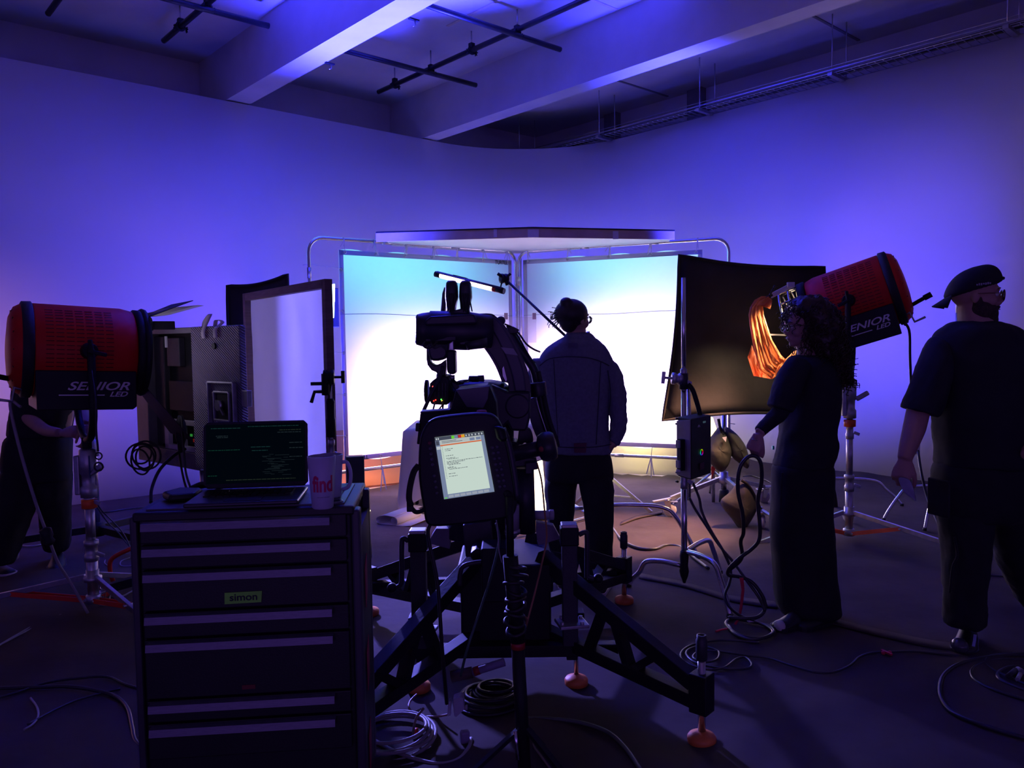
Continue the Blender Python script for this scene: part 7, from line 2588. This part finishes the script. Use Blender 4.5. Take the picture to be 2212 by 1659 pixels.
# second roller stand behind the left lamp
b_ = V(P(210, 1150, 5.70).x, 5.70, 0)
t = thing('roller_stand', 'dark roller stand with chrome mast behind the left lamp stand', 'stand', b_)
MB().cyl(b_+V(0, 0, .16), b_+V(0, 0, 1.02), .024, n=16).cyl(b_+V(0, 0, 1.0), b_+V(0, 0, 1.16), .018, n=16).build('mast_tube', m_chrome, t)
MB().lathe(b_+V(0, 0, .70), (0, 0, 1), [(.025, 0), (.036, .004), (.036, .12), (.025, .125)], 16).build('collar', m_alu, t)
MB().cyl(b_+V(0, 0, .12), b_+V(0, 0, .22), .055, n=18).build('base_hub', m_blkm, t)
for a, L in ((205, .56), (-28, .58), (78, .50)):
    a = math.radians(a)
    e = V(math.cos(a), math.sin(a), 0)
    MB().bar(b_+e*.05+V(0, 0, .17), b_+e*L+V(0, 0, .14), .05, .05, side=V(-e.y, e.x, 0)).build('leg', m_blkm, t, bevel=.003)
    castor(t, b_+e*(L-.03)+V(0, 0, .118), .045, a+2.2)
# pile of cable, plugs and boxes under the robot
random.seed(31)
for k, (x, y, r_, tt_) in enumerate(((850, 1600, .16, 1), (1060, 1520, .14, 0), (1072, 1508, .11, 0))):
    c = G(x, y, .0)
    mb = MB()
    for q in range(4):
        mb.torus(V(c.x, c.y, .014+.012*q), (random.uniform(-.08, .08), random.uniform(-.08, .08), 1), r_-.012*q, .007, 30, 8)
    o = mb.build('cable_coil', m_gcable if tt_ else m_cable)
    tag(o, ('pale flat coil of cable on the floor right of the cabinet base', 'outer black ribbed coil of cable under the robot', 'inner black coil of cable leaning under the robot')[k], 'cable')
fcable('pale cable looping along the bottom under the robot towards the cabinet', [(810, 1600), (850, 1622), (900, 1640), (950, 1650), (990, 1640), (1012, 1615), (1018, 1595)], .007, m_gcable)
zcable('thin pink lead looping in front of the orange foot under the robot', [(900, 1500, 3.2), (886, 1515, 3.15), (884, 1530, 3.1), (900, 1545, 3.1), (940, 1548, 3.05), (970, 1543, 3.0)], .0045, mat('pink_lead', (.30, .16, .15), .5))
zcable('tan lead with red plug standing up under the robot', [(915, 1530, 2.95), (900, 1550, 2.92), (893, 1580, 2.9), (895, 1610, 2.88), (898, 1632, 2.86)], .005, mat('tan_lead', (.20, .14, .10), .5))
t = thing('white_junction', 'small white connector box hanging among the cables under the robot', 'connector box', P(992, 1528, 2.95))
MB().pxprism([(978, 1512), (994, 1506), (1001, 1509), (1003, 1534), (985, 1550), (981, 1548)], 2.92, .05).build('box_body', mat('dull_white', (.45, .45, .55), .5), t, bevel=.004)
MB().pxprism([(968, 1516), (974, 1514), (974, 1546), (966, 1548)], 2.92, .03).build('box_lid', mat('dull_white', (.45, .45, .55), .5), t, bevel=.002)
MB().cyl(P(1002, 1528, 2.94), P(1010, 1528, 2.94), .01, n=10).build('cable_gland', m_gcable, t)
t = thing('handheld_tool', 'pale handled tool with a red band lying under the robot', 'tool', P(1050, 1440, 3.05))
MB().cyl(P(1020, 1452, 3.05), P(1090, 1430, 3.05), .016, n=14).build('tool_handle', mat('dull_lilac', (.25, .22, .36), .5), t)
MB().cyl(P(1024, 1451, 3.05), P(1036, 1447, 3.05), .0175, n=14).build('red_band', mat('dim_red_button', (.35, .02, .02), .5), t)
MB().cyl(P(975, 1462, 3.05), P(1020, 1452, 3.05), .022, n=14).build('tool_head', mat('dull_brown', (.10, .06, .05), .6), t)
o = MB().box(P(1004, 1592, 2.85), (.035, .03, .05), .3).build('grey_plug', mat('dull_lilac', (.25, .22, .36), .5), bevel=.008)
tag(o, 'rounded grey plug low among the cables under the robot', 'plug')
o = MB().cyl(P(894, 1582, 2.92), P(903, 1582, 2.92), .016, n=12).build('red_plug', MATS['red_paint'])
tag(o, 'red plug ring on the tan lead under the robot', 'plug')
